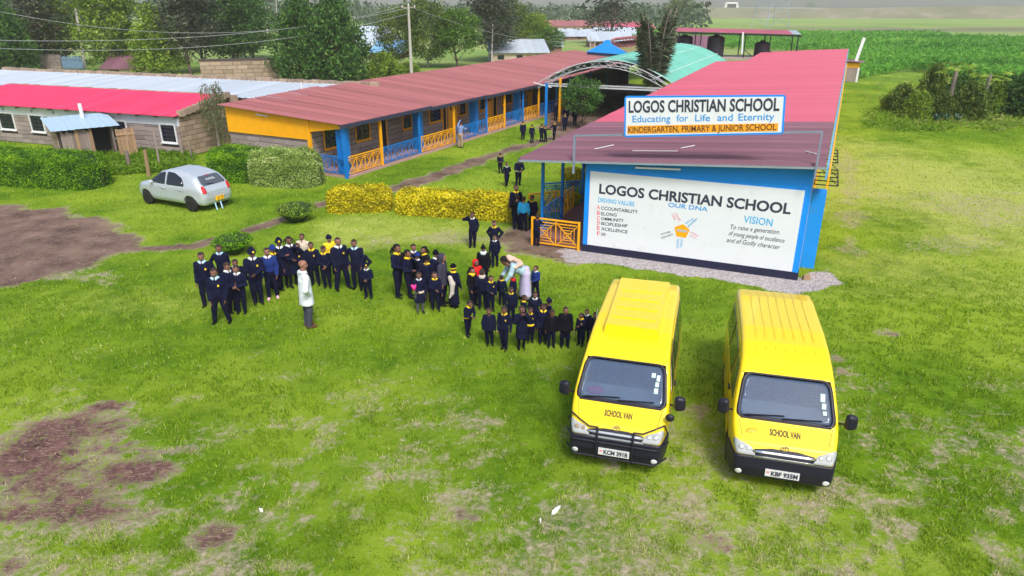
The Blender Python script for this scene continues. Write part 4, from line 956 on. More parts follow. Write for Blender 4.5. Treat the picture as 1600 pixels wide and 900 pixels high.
for a in (
 ('dense', 12, 118, -12, 'dense dark tree at the far left edge behind the white roof', 1.0),
 ('bright', 22, 112, 38, 'yellow-green bushy tree low at the left edge before the stone wall', 1.3),
 ('gum', 57, 108, -60, 'tall tree with thick bare brown trunk leaning at the upper left', 1.0),
 ('loose', 92, 104, -10, 'brownish loose-crowned tree between the bare trunk and the concrete pole', 1.2),
 ('round', 105, 98, 30, 'broad olive-green tree right beside the leaning concrete pole', 1.2),
 ('bright', 183, 112, -28, 'light green tree with clear straight trunk just right of the concrete pole', .95),
 ('cone', 250, 116, 10, 'pale green pointed tree with feathery foliage over the white roof', 1.15),
 ('round', 212, 112, 48, 'small mid-green tree tucked between the two light green trees', 1.0),
 ('gum', 300, 116, -40, 'tall dusky purple-grey gum tree left of the stone wall', 1.0),
 ('gum', 322, 112, -34, 'second dusky gum tree rising behind the end of the stone wall', .9),
 ('tall', 362, 100, -30, 'tall dark green tree standing behind the stone wall', 1.25),
 ('tall', 395, 92, -14, 'dark tree right behind the slim double poles', 1.2),
 ('dense', 476, 126, -8, 'big dark green tree, left half of the large pair behind the maroon roof', .95),
 ('dense', 527, 126, -14, 'big dark green tree, right half of the large pair behind the maroon roof', .95),
 ('bush', 600, 124, 86, 'round yellow-green bush just behind the maroon roof', 1.15),
 ('bush', 640, 114, 98, 'low blue-green bush at the foot of the concrete pole', 1.6),
 ('loose', 622, 104, 12, 'open loose tree left of the concrete pole behind the roof', 1.0),
 ('loose', 668, 106, -6, 'tall loose tree just right of the concrete pole behind the roof', 1.0),
 ('round', 715, 106, 12, 'broad grey-green tree with clear trunk behind the maroon roof', 1.0),
 ('gum', 768, 98, -25, 'thin greyish gum with drooping branches behind the roof ridge', 1.35),
 ('loose', 790, 92, -4, 'hazy olive tree behind the pale-roofed house', 1.1),
 ('bright', 832, 86, 22, 'light green tree above the roof ridge', 1.2),
 ('round', 860, 88, 42, 'small dark green tree right above the roof ridge', 1.2),
 ('loose', 1060, 44, -6, 'far hazy grey-brown tree behind the tank shelter', 1.3),
 ('round', 1266, 17, 3, 'tiny lone tree on the far pasture', 1.3)): tree(*a[:5], width=a[5])
tree('droop', 951, 68, -45, 'tall dark drooping tree with bare trunk behind the blue gable', 1.35)
t = tree('court', 907, 201, 119, 'small round-headed leafy tree in the courtyard by the canopy posts', .95, group='courtyard trees')

def hedge(name, label, pts, w, h, m, leaf, den, cm, cat='hedge', group=None, lump=.10, ex=.55, z0=0.0):
    """clipped hedge along the ground points: rounded solid with a leafy skin"""
    P = [Vector((p[0], p[1], 0)) for p in pts]; o = Vector((sum(p.x for p in P) / len(P), sum(p.y for p in P) / len(P), 0)); P = [p - o for p in P]
    L = [0]
    for a, b in zip(P[:-1], P[1:]): L.append(L[-1] + (b - a).length)
    xs = np.array([p.x for p in P]); ys = np.array([p.y for p in P]); tot = L[-1]; L = np.array(L)
    def S(u, th, f=1.0):                                # u in 0..1 along, th in 0..pi across
        s = u * tot; cx = np.interp(s, L, xs); cy = np.interp(s, L, ys); e = 1e-2
        tx = np.interp(np.minimum(s + e, tot), L, xs) - np.interp(np.maximum(s - e, 0), L, xs); ty = np.interp(np.minimum(s + e, tot), L, ys) - np.interp(np.maximum(s - e, 0), L, ys)
        n = np.sqrt(tx ** 2 + ty ** 2) + 1e-9; nx_ = ty / n; ny_ = -tx / n
        end = np.clip(1 - np.abs(2 * u - 1) ** (2 * max(2, tot / w * 1.3)), 0, 1) ** .5; end = np.maximum(end, .02)
        nz = (fbm(s * 1.1 + 5 + hash(len(label)) % 7, th * 1.3 + len(label), 3) - .5) * lump * 4
        c = np.cos(th); sn = np.sin(th); ww = (w / 2 * np.sign(c) * np.abs(c) ** ex * end) * (1 + nz * .5) * f; hh = (h * np.abs(sn) ** ex * (.55 + .45 * end)) * (1 + nz * .6) * f
        return np.stack([cx + nx_ * ww, cy + ny_ * ww, z0 + hh], -1)
    nu, nt_ = max(12, int(tot / .25)), 16
    U, Tt = np.meshgrid(np.linspace(0, 1, nu), np.linspace(0, np.pi, nt_), indexing='ij'); V = S(U.ravel(), Tt.ravel(), .94)
    i = (np.arange(nu - 1)[:, None] * nt_ + np.arange(nt_ - 1)[None]).ravel(); Q = np.stack([i, i + nt_, i + nt_ + 1, i + 1], 1)
    t = thing(name, label, cat, (o.x, o.y, 0), 0, group)
    link('stems', mesh('stems', V, Q, cm, smooth=True), t)
    n = int(tot * (w + 2 * h) * den * 1.35); u = npr.uniform(0, 1, n); side = npr.random(n) < .6; sg_ = npr.random(n) ** 2.0; th = np.where(side, np.where(npr.random(n) < .5, sg_, np.pi - sg_), np.arccos(npr.uniform(-.9, .9, n)))
    C = S(u, th, 1) ; N = C - S(u, th, .9); N /= np.linalg.norm(N, axis=1)[:, None] + 1e-9
    C = C + N * np.where(npr.random(n) < .06, npr.uniform(.02, .16, n), npr.normal(-.02, .04, n))[:, None]; C[:, 2] = np.maximum(C[:, 2], .02)
    V, Q = leaf_quads(C, leaf, .55, 0, N, .45)
    tone = np.clip(.25 + 1.3 * (fbm(C[:, 0] * 2.3, C[:, 1] * 2.3 + C[:, 2] * 3, 3) - .35) + npr.normal(0, .2, n), 0, 1)
    link('foliage', mesh('foliage', V, Q, m, tone=tone), t); return t
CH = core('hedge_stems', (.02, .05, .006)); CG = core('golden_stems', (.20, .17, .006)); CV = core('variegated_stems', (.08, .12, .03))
v2 = lambda *a: tuple(G(*a)[:2])
h0 = G(-60, 285); h1 = G(150, 300)
hedge('hedge', 'dark green clipped hedge with bright top at the left edge before the stone house', [(h0.x, h0.y + .8), ((h0.x + h1.x) / 2, (h0.y + h1.y) / 2 + .85), (h1.x - .1, h1.y + 1.0)], 2.0, 1.45, LM['hedge'], .07, 760, CH, lump=.06)
a = G(322, 283); b_ = G(404, 289)
hedge('hedge', 'mid-green clipped hedge directly behind the silver car', [(a.x, a.y + .9), (b_.x, b_.y + .9)], 1.9, 1.42, LM['hedge'], .065, 800, CH, lump=.08)
a = G(386, 290); b_ = G(496, 296)
hedge('hedge', 'pale variegated clipped hedge between the green hedge and the verandah corner', [(a.x, a.y + .9), (b_.x, b_.y + .8)], 1.9, 1.55, LM['vari'], .065, 820, CV, lump=.07)
a = G(506, 336); b_ = G(612, 331)
hedge('hedge', 'golden-yellow clipped hedge, shorter left segment before the maroon-roofed block', [(a.x, a.y + .5), (b_.x, b_.y + .55)], 1.15, .86, LM['gold'], .085, 900, CG, group='golden hedges', lump=.14)
a = G(617, 335); b_ = G(815, 348)
hedge('hedge', 'golden-yellow clipped hedge, longer right segment ending at the yellow railing', [(a.x, a.y + .5), ((a.x + b_.x) / 2, (a.y + b_.y) / 2 + .55), (b_.x, b_.y + .5)], 1.2, .88, LM['gold'], .085, 900, CG, group='golden hedges', lump=.13)
def topiary(px, py, w, hh, label, m, cm, stem=.25, leaf=.06, y0=None):
    p = G(px, py); t = thing('topiary_bush', label, 'bush', p, 0); n = 2600
    d = npr.normal(0, 1, (n, 3)); d /= np.linalg.norm(d, axis=1)[:, None]; d[:, 2] = np.where(d[:, 2] < 0, d[:, 2] * .9, d[:, 2] * .75)
    lum = 1 + (fbm(d[:, 0] * 2 + px, d[:, 1] * 2 + d[:, 2], 3) - .5) * .35
    C = d * lum[:, None] * np.array([w / 2, w / 2, hh / 2]) ; k = C[:, 2] / (hh / 2); f = np.where(k < 0, 1 + .55 * k, 1); C[:, 0] *= f; C[:, 1] *= f; C[:, 2] += stem + hh / 2
    V, Q = leaf_quads(C, leaf, .55, 0, d, .4); link('foliage', mesh('foliage', V, Q, m, tone=np.clip(npr.normal(.45, .25, n), 0, 1)), t)
    g = MB(); g.lathe([(w * .16, stem - .1), (w * .3, stem + hh * .2), (w * .42, stem + hh * .5), (w * .4, stem + hh * .72), (w * .22, stem + hh * .85)], 14); g.tube((0, 0, -.03), (0, 0, stem + .1), .09, .06, 7); g.build('stems', cm, t, smooth=True); return t
topiary(464, 348, 1.45, .72, 'flat-topped clipped green bush on a short stem beside the dirt path', LM['lime'], CH, .12)
topiary(366, 396, 1.25, .62, 'rounded clipped green bush behind the left group of pupils', LM['hedge'], CH, .1)
pb_ = (Matrix.Translation(RP0) @ Matrix.Rotation(RAZ, 4, 'Z')) @ Vector((-2.3, 7.2, 0))
t = topiary(857, 318, 1.1, .8, 'round golden bush behind the blue verandah post', LM['gold'], CG, .45); t.location = (pb_.x - .5, pb_.y - .2, 0)
t = topiary(857, 318, .9, .6, 'low golden bush beside the yellow ramp railing', LM['gold'], CG, .05); t.location = (pb_.x - .8, pb_.y - 2.0, 0)
t = topiary(905, 300, 2.4, 2.1, 'large dark rounded bush seen under the verandah roof', LM['dark'], CH, .1, .09); t.location = (pb_.x + 1.0, pb_.y + 2.2, 0)

# weeping bottlebrush at the corner of the stone house
p = Vector((-15.9, 37.6, 0)); t = thing('bottlebrush_tree', 'small weeping tree with hanging strands at the corner of the pink-roofed house', 'tree', p, 0)
g = MB(); C = []
for i in range(26):
    a = rnd.uniform(0, 6.28); r_ = rnd.uniform(.15, .62); top = Vector((r_ * .6 * math.cos(a), r_ * .6 * math.sin(a), rnd.uniform(2.5, 3.75))); g.tube((0, 0, rnd.uniform(1.2, 2.2)), top, .022, .008, 5)
    end = top + Vector((r_ * .6 * math.cos(a), r_ * .6 * math.sin(a), -rnd.uniform(1.0, 2.6))); end.z = max(end.z, .35); k = 110
    s = npr.random(k)[:, None]; C.append(np.array(top)[None] * (1 - s) + np.array(end)[None] * s + npr.normal(0, .06, (k, 3)) + np.array([math.cos(a), math.sin(a), .6]) * (s * (1 - s)) * .8)
g.tube((0, 0, -.05), (0, 0, 2.3), .09, .04, 8); g.build('trunk', BARKG, t)
C = np.concatenate(C); V, Q = leaf_quads(C, .13, .28, 2.2); link('crown', mesh('crown', V, Q, LM['weep'], tone=np.clip(npr.normal(.42, .22, len(C)), 0, .97)), t)

# fan of tall feathery fronds growing between the canopy and the pink roof
p = at(1020, 130, 47.0); p.z = 0; t = thing('palm_plant', 'tall feathery palm plumes rising in a V before the green canopy', 'palm', p, 0)
g = MB(); g.tube((0, 0, -.05), (0, 0, 2.4), .16, .13, 9); g.build('trunk', BARKG, t)
for i in range(18):
    sgn = -1 if i < 8 else 1; k = (i % 8) / 7.0; a0 = math.radians(rnd.uniform(-25, 25)); lean = sgn * (.05 + .11 * (1 - k) + rnd.uniform(0, .06)); Ln = rnd.uniform(4.4, 5.9) * (.8 + .25 * k); g = MB(); pts = []
    for j in range(13):
        s = j / 12; pts.append(Vector((math.sin(lean * (.4 + 1.0 * s)) * Ln * s + sgn * .12, math.sin(a0) * Ln * s * .35, 2.25 + Ln * s * math.cos(lean * s) - .25 * s * s)))
    for q0, q1 in zip(pts[:-1], pts[1:]): g.tube(q0, q1, .03 * (1 - .04), .026, 5, 1)
    for j in range(130):
        s = .08 + .91 * j / 130; q = pts[int(s * 12)].lerp(pts[min(12, int(s * 12) + 1)], s * 12 % 1); sd_ = 1 if j % 2 else -1; l = .75 * math.sin(math.pi * min(1, s * .85 + .12)) + .12
        d = Vector((sd_ * rnd.uniform(.35, .8), rnd.uniform(-.5, .5), rnd.uniform(-.15, .75))).normalized(); e = q + d * l + Vector((0, 0, -.15 * l)); wv = Vector((0, 0, 1)).cross(d).normalized() * .05 + Vector((0, 0, .03)); md = q.lerp(e, .5) + Vector((0, 0, .05)); g.add([q, md + wv, e, md - wv], [(0, 1, 2, 3)])
    fm = g.mesh('frond', [LM['palm'], BARKG]); at_ = fm.attributes.new('tone', 'FLOAT', 'FACE'); at_.data.foreach_set('value', npr.uniform(0, 1, len(fm.polygons)).astype(np.float32)); link('frond', fm, t)

# thicket at the right edge of the lawn
SHG = 'shrubs at the edge of the maize'
for k, px, py, top, w, lab in (
 ('shrub_olive', 1408, 176, 136, .95, 'olive brown-tipped shrub at the left end of the thicket'),
 ('shrub_green', 1428, 187, 146, .8, 'small bright yellow-green shrub standing forward of the thicket'),
 ('shrub_olive', 1450, 168, 106, .55, 'taller olive shrub with yellowing top behind the small bright shrub'),
 ('shrub_dark', 1500, 170, 120, .95, 'dark purple-green shrub between the two papaya stems'),
 ('shrub_olive', 1470, 186, 148, .8, 'mid-green shrub in front of the left papaya stem'),
 ('shrub_olive', 1512, 186, 134, .85, 'rounded green shrub in front of the right papaya stem'),
 ('shrub_dark', 1566, 178, 124, 1.15, 'broad dark shrub at the right of the thicket'),
 ('shrub_dark', 1612, 180, 118, 1.4, 'dark shrub cut by the right edge of the photo'),
 ('shrub_green', 1550, 180, 134, .55, 'yellowish-topped shrub in front of the broad dark shrub'),
 ('shrub_green', 1386, 172, 150, .9, 'low pale weedy shrub at the outer left of the thicket')): tree(k, px, py, top, lab, w, 'shrub', SHG, cat='shrub')
def papaya(px, py, top, lab):
    p = G(px, py); h = HT(top, p.y); t = thing('papaya_tree', lab, 'tree', p, rnd.uniform(0, 6), 'papaya trees'); g = MB(); g.tube((0, 0, -.05), (.12, .05, h * .9), .16, .12, 8); g.build('trunk', BARKG, t)
    for i in range(11):
        a = i * 2.4; l = rnd.uniform(.7, 1.1); z = h * .88; e = Vector((math.cos(a) * l + .12, math.sin(a) * l + .05, z + rnd.uniform(-.15, .35))); g = MB(); g.tube((.12, .05, z), e, .014, .01, 4)
        for j in range(7):
            b_ = a + (j - 3) * .5; d = Vector((math.cos(b_), math.sin(b_), -.35)) * .55; n = Vector((-d.y, d.x, 0)).normalized() * .11; g.add([e, e + d * .5 + n, e + d, e + d * .5 - n], [(0, 1, 2, 3)])
        m_ = g.mesh('leaf', LM['lime']); at_ = m_.attributes.new('tone', 'FLOAT', 'FACE'); at_.data.foreach_set('value', npr.uniform(.3, 1, len(m_.polygons)).astype(np.float32)); link('leaf', m_, t)
papaya(1478, 184, 96, 'slim papaya with yellowing leaves rising from the thicket, left of two'); papaya(1530, 184, 108, 'slim papaya rising from the thicket, right of two')
for i, px in enumerate((1462, 1478, 1496)):
    p = G(px, 192); t = thing('agave', ['blue-green agave at the foot of the thicket, left of three', 'blue-green agave at the foot of the thicket, middle of three', 'blue-green agave at the foot of the thicket, right of three'][i], 'plant', p, 0, 'agaves'); 
    for j in range(13):
        a = j * 2.4; l = rnd.uniform(.5, .85); d = Vector((math.cos(a) * .5, math.sin(a) * .5, 1)).normalized(); n = Vector((-math.sin(a), math.cos(a), 0)) * .08; g = MB(); g.add([n * .6, d * l * .55 + n, d * l, d * l * .55 - n, -n * .6, d * l * .5 + Vector((0, 0, -.04))], [(0, 1, 5), (1, 2, 5), (2, 3, 5), (3, 4, 5), (4, 0, 5)])
        m_ = g.mesh('leaf', LM['blue']); at_ = m_.attributes.new('tone', 'FLOAT', 'FACE'); at_.data.foreach_set('value', np.full(len(m_.polygons), rnd.random(), np.float32)); link('leaf', m_, t)
# maize field, weeds, far wood: nobody could count these
def blades(name, x, y, h, leaf, per, m, label, cat, tone0=.45, spread=.25, z=None):
    n = len(x); X = np.repeat(x, per) + npr.normal(0, spread, n * per); Y = np.repeat(y, per) + npr.normal(0, spread, n * per); Hh = np.repeat(h, per); Zc = Hh * npr.uniform(.25, .95, n * per)
    C = np.stack([X, Y, Zc], 1); V, Q = leaf_quads(C, np.repeat(leaf, per), .16, 0)
    tone = np.clip(np.repeat(npr.normal(tone0, .12, n) + (fbm(x * .05, y * .08 + 3, 3) - .5) * .9, per) + npr.normal(0, .13, n * per), 0, 1)
    V[:, 2] = np.maximum(V[:, 2], .02); o = link(name, mesh(name, V, Q, m, tone=tone)); tag(o, label, cat, kind='stuff'); return o
n = 26000; y = 70 + 135 * npr.random(n) ** 1.5; x = npr.uniform(0, 1, n) * (y * .9) + 10
P_ = gpoly([(1338, 126), (1362, 120), (1430, 112), (1500, 122), (1620, 132), (1640, 66), (1480, 60), (1420, 44), (1240, 42), (960, 40), (960, 62), (1180, 80), (1310, 82)])
k = poly_sd(x, y, P_) < 0; x = x[k]; y = y[k]
blades('maize_field', x, y, npr.uniform(.9, 1.5, len(x)), .75 + .004 * (y - 70), 7, LM['maize'], 'green field of young maize stretching beyond the school towards the far pasture', 'crop field', .5, .35)
n = 1900; px = npr.uniform(1350, 1660, n); py = npr.uniform(176, 204, n) + 10 * (fbm(px * .02, px * 0, 2) - .5); py = np.where(npr.random(n) < .3, npr.uniform(118, 180, n), py); q = np.array([tuple(G(a, b)[:2]) for a, b in zip(px, py)]); k = (py > 150) | (px > 1365)
blades('weed_strip', q[k, 0], q[k, 1], npr.uniform(.08, .4, k.sum()) * (.4 + npr.random(k.sum())), np.full(k.sum(), .34), 5, LM['weed'], 'rank grass and dry weeds along the foot of the thicket', 'weeds', .72, .2)
n = 1500; px = npr.uniform(150, 300, n); py = npr.uniform(243, 275, n) + (px - 150) * -.05; q = np.array([tuple(G(a, b)[:2]) for a, b in zip(px, py)])
blades('tall_grass', q[:, 0], q[:, 1], npr.uniform(.2, .5, n), np.full(n, .28), 7, LM['weed'], 'tall green grass growing by the fence posts before the stone house', 'grass', .35, .12)
def far_wood():
    C = []; S_ = []; T_ = []
    for i in range(950):
        y = npr.uniform(240, 800); px = npr.uniform(-120, 900) if npr.random() < .85 else npr.uniform(900, 1100); base = at(px, 20, y); hh = npr.uniform(6, 13) * (1 if px < 560 else .75); w = npr.uniform(2.5, 5.5); k = 60
        d = npr.normal(0, 1, (k, 3)); d /= np.linalg.norm(d, axis=1)[:, None]; d *= npr.random((k, 1)) ** .4
        C.append(np.stack([base.x + d[:, 0] * w, y + d[:, 1] * w, hh * .5 + d[:, 2] * hh * .5], 1)); S_.append(np.full(k, hh * .2)); T_.append(np.clip(npr.normal(npr.uniform(.2, .8), .15, k), 0, 1))
    V, Q = leaf_quads(np.concatenate(C), np.concatenate(S_), .6); o = link('far_wood', mesh('far_wood', V, Q, LM['far'], tone=np.concatenate(T_))); tag(o, 'hazy belt of far-off trees along the horizon', 'wood', kind='stuff')
far_wood()
# ------------------------------------------------------------------ background: poles, wires, walls, far houses, pylon
M_POLE = mat('concrete_pole', (.42, .40, .37), .9, var=.15)
def pole(px, py, tx, ty, label, r=.16, arms=True):
    p = G(px, py); top = at(tx, ty, p.y); t = thing('utility_pole', label, 'pole', p, 0, 'utility poles'); d = top - p; g = MB(); g.tube((0, 0, -.1), d, r, r * .6, 10); g.build('shaft', M_POLE, t)
    if arms:
        MB().bar(d + Vector((-.8, 0, -.25)), d + Vector((.8, 0, -.25)), .1, .12).build('crossarm', M_WOOD, t)
        for s in (-.7, 0, .7): MB().lathe([(.05, 0), (.08, .05), (.04, .1), (.07, .16), (.03, .2)], 8).build('insulator', M_WHITEM, t, d + Vector((s, 0, -.19 if s else 0)))
    return p, top
pA = pole(133, 108, 114, -14, 'tall leaning concrete pole behind the white roof at the upper left', .2)
pB = pole(643, 117, 638, 8, 'concrete utility pole standing behind the maroon roof', .2)
pC = pole(419, 70, 415, 10, 'slim pale pole, left of the close pair in the far trees', .15); pD = pole(434, 55, 431, -8, 'slim pale pole, right of the close pair in the far trees', .15)
pE = pole(768, 100, 770, 38, 'thin pole before the pale-roofed house behind the ridge', .13, False)
for px, py, ty in ((922, 80, 57), (929, 80, 60)): pole(px, py, px + 1, ty, 'thin white post %s the blue gable' % ('just left of' if px > 925 else 'further left of'), .1, False)
def wire(a, b, sag, label, r=.018):
    g = MB(); n = 18; p = [Vector(a).lerp(Vector(b), i / n) - Vector((0, 0, sag * 4 * (i / n) * (1 - i / n))) for i in range(n + 1)]
    for q, s in zip(p[:-1], p[1:]): g.tube(q, s, r, n=4, cap=False)
    tag(g.build('power_line', mat('wire_grey', (.30, .31, .34), .5)), label, 'wire', 'overhead wires')
wm = pB[1]
wire(at(-40, 62, 58), wm + Vector((0, 0, -.3)), 1.2, 'upper overhead wire sweeping from the left edge to the concrete pole', .022)
wire(at(-40, 74, 56), wm + Vector((0, 0, -.9)), 1.5, 'lower overhead wire sweeping from the left edge to the concrete pole', .022)
wire(at(-40, 10, 70), wm + Vector((-.7, 0, -.1)), 2.6, 'topmost faint overhead wire crossing the trees at the upper left', .02)
wire(wm + Vector((.6, 0, -.3)), at(930, 62, 120), 1.5, 'overhead wire running from the concrete pole to the right behind the roof', .022)
# stone compound wall and left-hand wall with gate and tank
def wall_px(name, label, x0, y0, x1, y1, top0, m, th=.3, bw=1.0, bh=.4, cap=True):
    a = G(x0, y0); b = G(x1, y1); h = HT(top0, a.y); d = b - a; t = thing(name, label, 'wall', a, math.atan2(d.y, d.x)); L = d.length
    MB().box(0, L, 0, th, -.1, h).build('core', M_MORT, t); stones(t, lambda x, z: ((x, 0, z), math.pi), 0, L, 0, h, bw=bw, bh=bh, m=m)
    if cap: MB().box(-.05, L + .05, -.06, th + .05, h, h + .22).build('coping', mat('dark_coping', (.07, .055, .055), .95, var=.4), t)
    return t, L, h
wall_px('stone_wall', 'pale stone compound wall with dark weathered top behind the white roof', 316, 128, 452, 124, 96, M_STONE)
t, L, h = wall_px('stone_wall', 'low grey wall beside the blue gate at the upper left', 36, 106, 98, 108, 84, M_STONEG, cap=False)
g0 = G(99, 109); gt = thing('metal_gate', 'pale blue metal yard gate with spiked top behind the white roof', 'gate', g0, 0); w = 2.6
for i in range(9): MB().box(i * w / 9 + .01, (i + 1) * w / 9 - .01, 0, .04, .1, 1.5 + .12 * (i % 2)).build('gate_panel', mat('gate_blue', (.15, .26, .40), .5, var=.15), gt)
for z in (.3, 1.3): MB().bar((0, -.03, z), (w, -.03, z), .04, .06).build('gate_rail', M_GREYM, gt)
for i in range(10): MB().tube((i * w / 9, .02, 1.5), (i * w / 9, .02, 1.85), .025, .004, 5).build('spike', M_GREYM, gt)
p = G(68, 104); tk = thing('water_tank', 'dark blue water tank on a stone stand at the upper left', 'water tank', p, 0); MB().box(-.9, .9, -.9, .9, 0, 1.4).build('stand', M_STONEG, tk); MB().lathe([(.85, 1.4), (.88, 1.5), (.85, 1.7), (.88, 1.9), (.85, 2.2), (.88, 2.5), (.7, 2.75), (.2, 2.85)], 20).build('tank_body', mat('tank_blue', (.03, .05, .12), .5), tk, smooth=True)
# far houses: walls, sheet roofs, doors and windows
def house(px, py, w_px, h_px, roof_px, wallm, roofm, label, rz=0.0, depth=5.0, gable=False):
    p = G(px, py); s = (p - Vector((0, 0, CAMH))).length / F; w = w_px * s; h = h_px * s * 1.05; t = thing('house', label, 'house', p, rz, 'far houses beyond the school')
    MB().box(-w / 2, w / 2, 0, depth, -.2, h).build('wall', wallm, t); n = max(3, int(w / .95)); rp = roof_px * s * 3.2
    for i in range(n):
        x = -w / 2 - .3 + (i + .5) * (w + .6) / n; sheet(t, (x, -.4, h + .02), (x, depth * (.5 if gable else 1) + .3, h + .02 + min(1.6, rp)), (w + .6) / n, roofm, wl=.3)
        if gable: sheet(t, (x, depth + .4, h + .02), (x, depth * .5 + .0, h + .02 + min(1.6, rp)), (w + .6) / n, roofm, wl=.3)
    k = max(1, int(w / 2.6))
    for i in range(k):
        x = -w / 2 + (i + .5) * w / k; o = MB().box(x - .45, x + .45, -.05, -.002, h * .35, h * .8).build('window', M_FASC, t); MB().box(x - .38, x + .38, -.06, -.052, h * .4, h * .76).build('pane', M_GLASSD, o)
    MB().box(w * .12, w * .12 + .85, -.04, -.003, 0, min(2.0, h * .8)).build('door', M_WOODB, t); return t
WC = mat('cream_wall', (.50, .40, .31), .9, var=.15, dirt=((.3, .22, .18), 2, .6, .6)); WB = mat('brown_wall', (.25, .13, .10), .9, var=.2); BS = mat('bright_blue_sheet', (.20, .42, .72), .45, var=.12, obj_var=.05)
for a in (
 (592, 83, 58, 9, 5, WC, M_ZINC, 'far house with pale grey roof between the big dark tree and the pole', .2), (604, 92, 46, 8, 6, WB, BS, 'small far house with bright blue roof behind the yellow-green bush', -.1), (578, 72, 44, 7, 5, WC, M_ZINC, 'upper far house with white sheet roof above the blue-roofed one', .1),
 (585, 58, 46, 5, 4, WC, M_ZINC, 'tiny distant white-roofed house on the plain beside the big dark tree', 0), (812, 98, 84, 13, 6, WC, M_ZINC, 'cream house with zinc roof just behind the maroon roof ridge', .12), (846, 82, 60, 8, 5, WB, M_ZINC, 'far dark-walled house with white roof above the roof ridge', 0),
 (905, 52, 110, 9, 4, WC, M_RUST, 'long far cream building with flat rust roof left of the drooping tree', .05), (905, 62, 60, 4, 3, WB, M_ZINC, 'row of far white-roofed sheds below the cream building', .05), (960, 62, 60, 6, 4, WC, M_ZINC, 'far pale-roofed shed beside the drooping tree', -.1), (985, 54, 70, 8, 6, WC, M_PINK, 'far house with faded pink roof behind the palm plumes', .1),
 (955, 74, 64, 8, 4, WB, M_ZINC, 'red brick shed with white roof behind the blue gable', .05), (200, 118, 60, 8, 6, WC, M_MAUV, 'little lean-to with striped rusty roof behind the white roof', .15), (60, 60, 70, 8, 5, WC, M_RUST, 'far house with tan roof among the upper left trees', .1), (1075, 92, 90, 14, 5, WC, M_MAUV, 'low building with faded pink roof behind the green canopy', -.25)): house(*a)
# steel pylon on the far pasture
p = G(1203, 42); py_ = thing('pylon', 'faint grey lattice pylon on the far pasture above the tank shelter', 'pylon', p, .3); Hh = 38.0; g = MB()
wd = lambda z: 4.6 * (1 - z / Hh) ** 1.2 + .5; lv = [0, 4, 8, 12, 16, 20, 24, 28, 32, 36]
for sx in (-1, 1):
    for sy in (-1, 1):
        for a, b in zip(lv[:-1], lv[1:]): g.bar((sx * wd(a), sy * wd(a), a), (sx * wd(b), sy * wd(b), b), .2, .2)
g.build('leg_frame', M_GREYM, py_); g = MB()
for a, b in zip(lv[:-1], lv[1:]):
    for s in (-1, 1):
        g.bar((-wd(a), s * wd(a), a), (wd(b), s * wd(b), b), .1, .1); g.bar((wd(a), s * wd(a), a), (-wd(b), s * wd(b), b), .1, .1); g.bar((s * wd(a), -wd(a), a), (s * wd(b), wd(b), b), .1, .1); g.bar((-wd(b), s * wd(b), b), (wd(b), s * wd(b), b), .1, .1)
g.build('lattice', M_GREYM, py_)
for z in (26, 31): MB().bar((-7, 0, z), (7, 0, z), .25, .25).build('crossarm', M_GREYM, py_)
p = G(1142, 21); cv = thing('culvert', 'pale concrete culvert mouth in the far embankment slope', 'culvert', p, 0); k = p.y / 330
solid([(-4 * k, 0, 0), (-2 * k, -.3, 0), (-2 * k, -.3, 4 * k), (2 * k, -.3, 4 * k), (2 * k, -.3, 0), (4 * k, 0, 0), (2.6 * k, .3, 4.6 * k), (-2.6 * k, .3, 4.6 * k)], (0, 3, 0), 'headwall', mat('culvert_concrete', (.55, .52, .52), .9), cv); MB().box(-2 * k, 2 * k, .2, .6, 0, 3.9 * k).build('opening', M_DARK, cv)
# wooden fence posts by the stone house
for px, py, h, lab in ((203, 268, 1.0, 'grey wooden fence post nearest the store shed'), (233, 276, 1.25, 'thick brown wooden fence post behind the silver car'), (250, 262, 1.9, 'thin pale pole beside the thick fence post'), (286, 248, 1.0, 'short dark fence post near the house corner'), (300, 252, 1.0, 'slim pale fence post before the clipped green hedge')):
    t = thing('fence_post', lab, 'post', G(px, py), 0, 'fence posts'); g = MB(); r = .05 if 'thin' in lab or 'slim' in lab else .09; g.tube((0, 0, -.1), (.03, .01, h), r, r * .85, 8); g.build('post', M_WOODB if 'brown' in lab else M_WOOD, t)
# litter and the loose stone by the wall
def litter(px, py, s, label, m, name='litter'):
    p = G(px, py); g = MB(); pts = []; n = 9
    for i in range(n): a = 6.283 * i / n; r = s * rnd.uniform(.35, 1.0); pts.append((r * 1.6 * math.cos(a), r * .6 * math.sin(a), .02 + rnd.uniform(0, .05)))
    g.add(pts + [(q[0] * .9, q[1] * .9, .004) for q in pts] + [(0, 0, .07), (0, 0, .003)], [(i, (i + 1) % n, 2 * n) for i in range(n)] + [(i, n + i, n + (i + 1) % n, (i + 1) % n) for i in range(n)] + [(n + (i + 1) % n, n + i, 2 * n + 1) for i in range(n)])
    o = g.build(name, m, None, (p.x, p.y, .01), (0, 0, rnd.uniform(0, 3))); return tag(o, label, 'litter', 'litter on the lawn')
MP = mat('plastic_white', (.80, .80, .80), .4)
litter(868, 801, .075, 'crumpled white plastic scrap on the grass below the left van', MP); litter(844, 816, .03, 'tiny white paper bit left of the crumpled plastic scrap', MP); litter(409, 801, .03, 'white scrap on the thin grass at the lower left', MP)
o = MB().hexa([(-.11, -.07, 0), (.12, -.06, 0), (.11, .08, 0), (-.1, .07, 0), (-.09, -.06, .13), (.1, -.04, .12), (.09, .06, .14), (-.08, .05, .13)]).build('stone', M_WOODB, None, G(1259, 437)); tag(o, 'brown loose stone lying at the foot of the mural wall corner', 'stone')
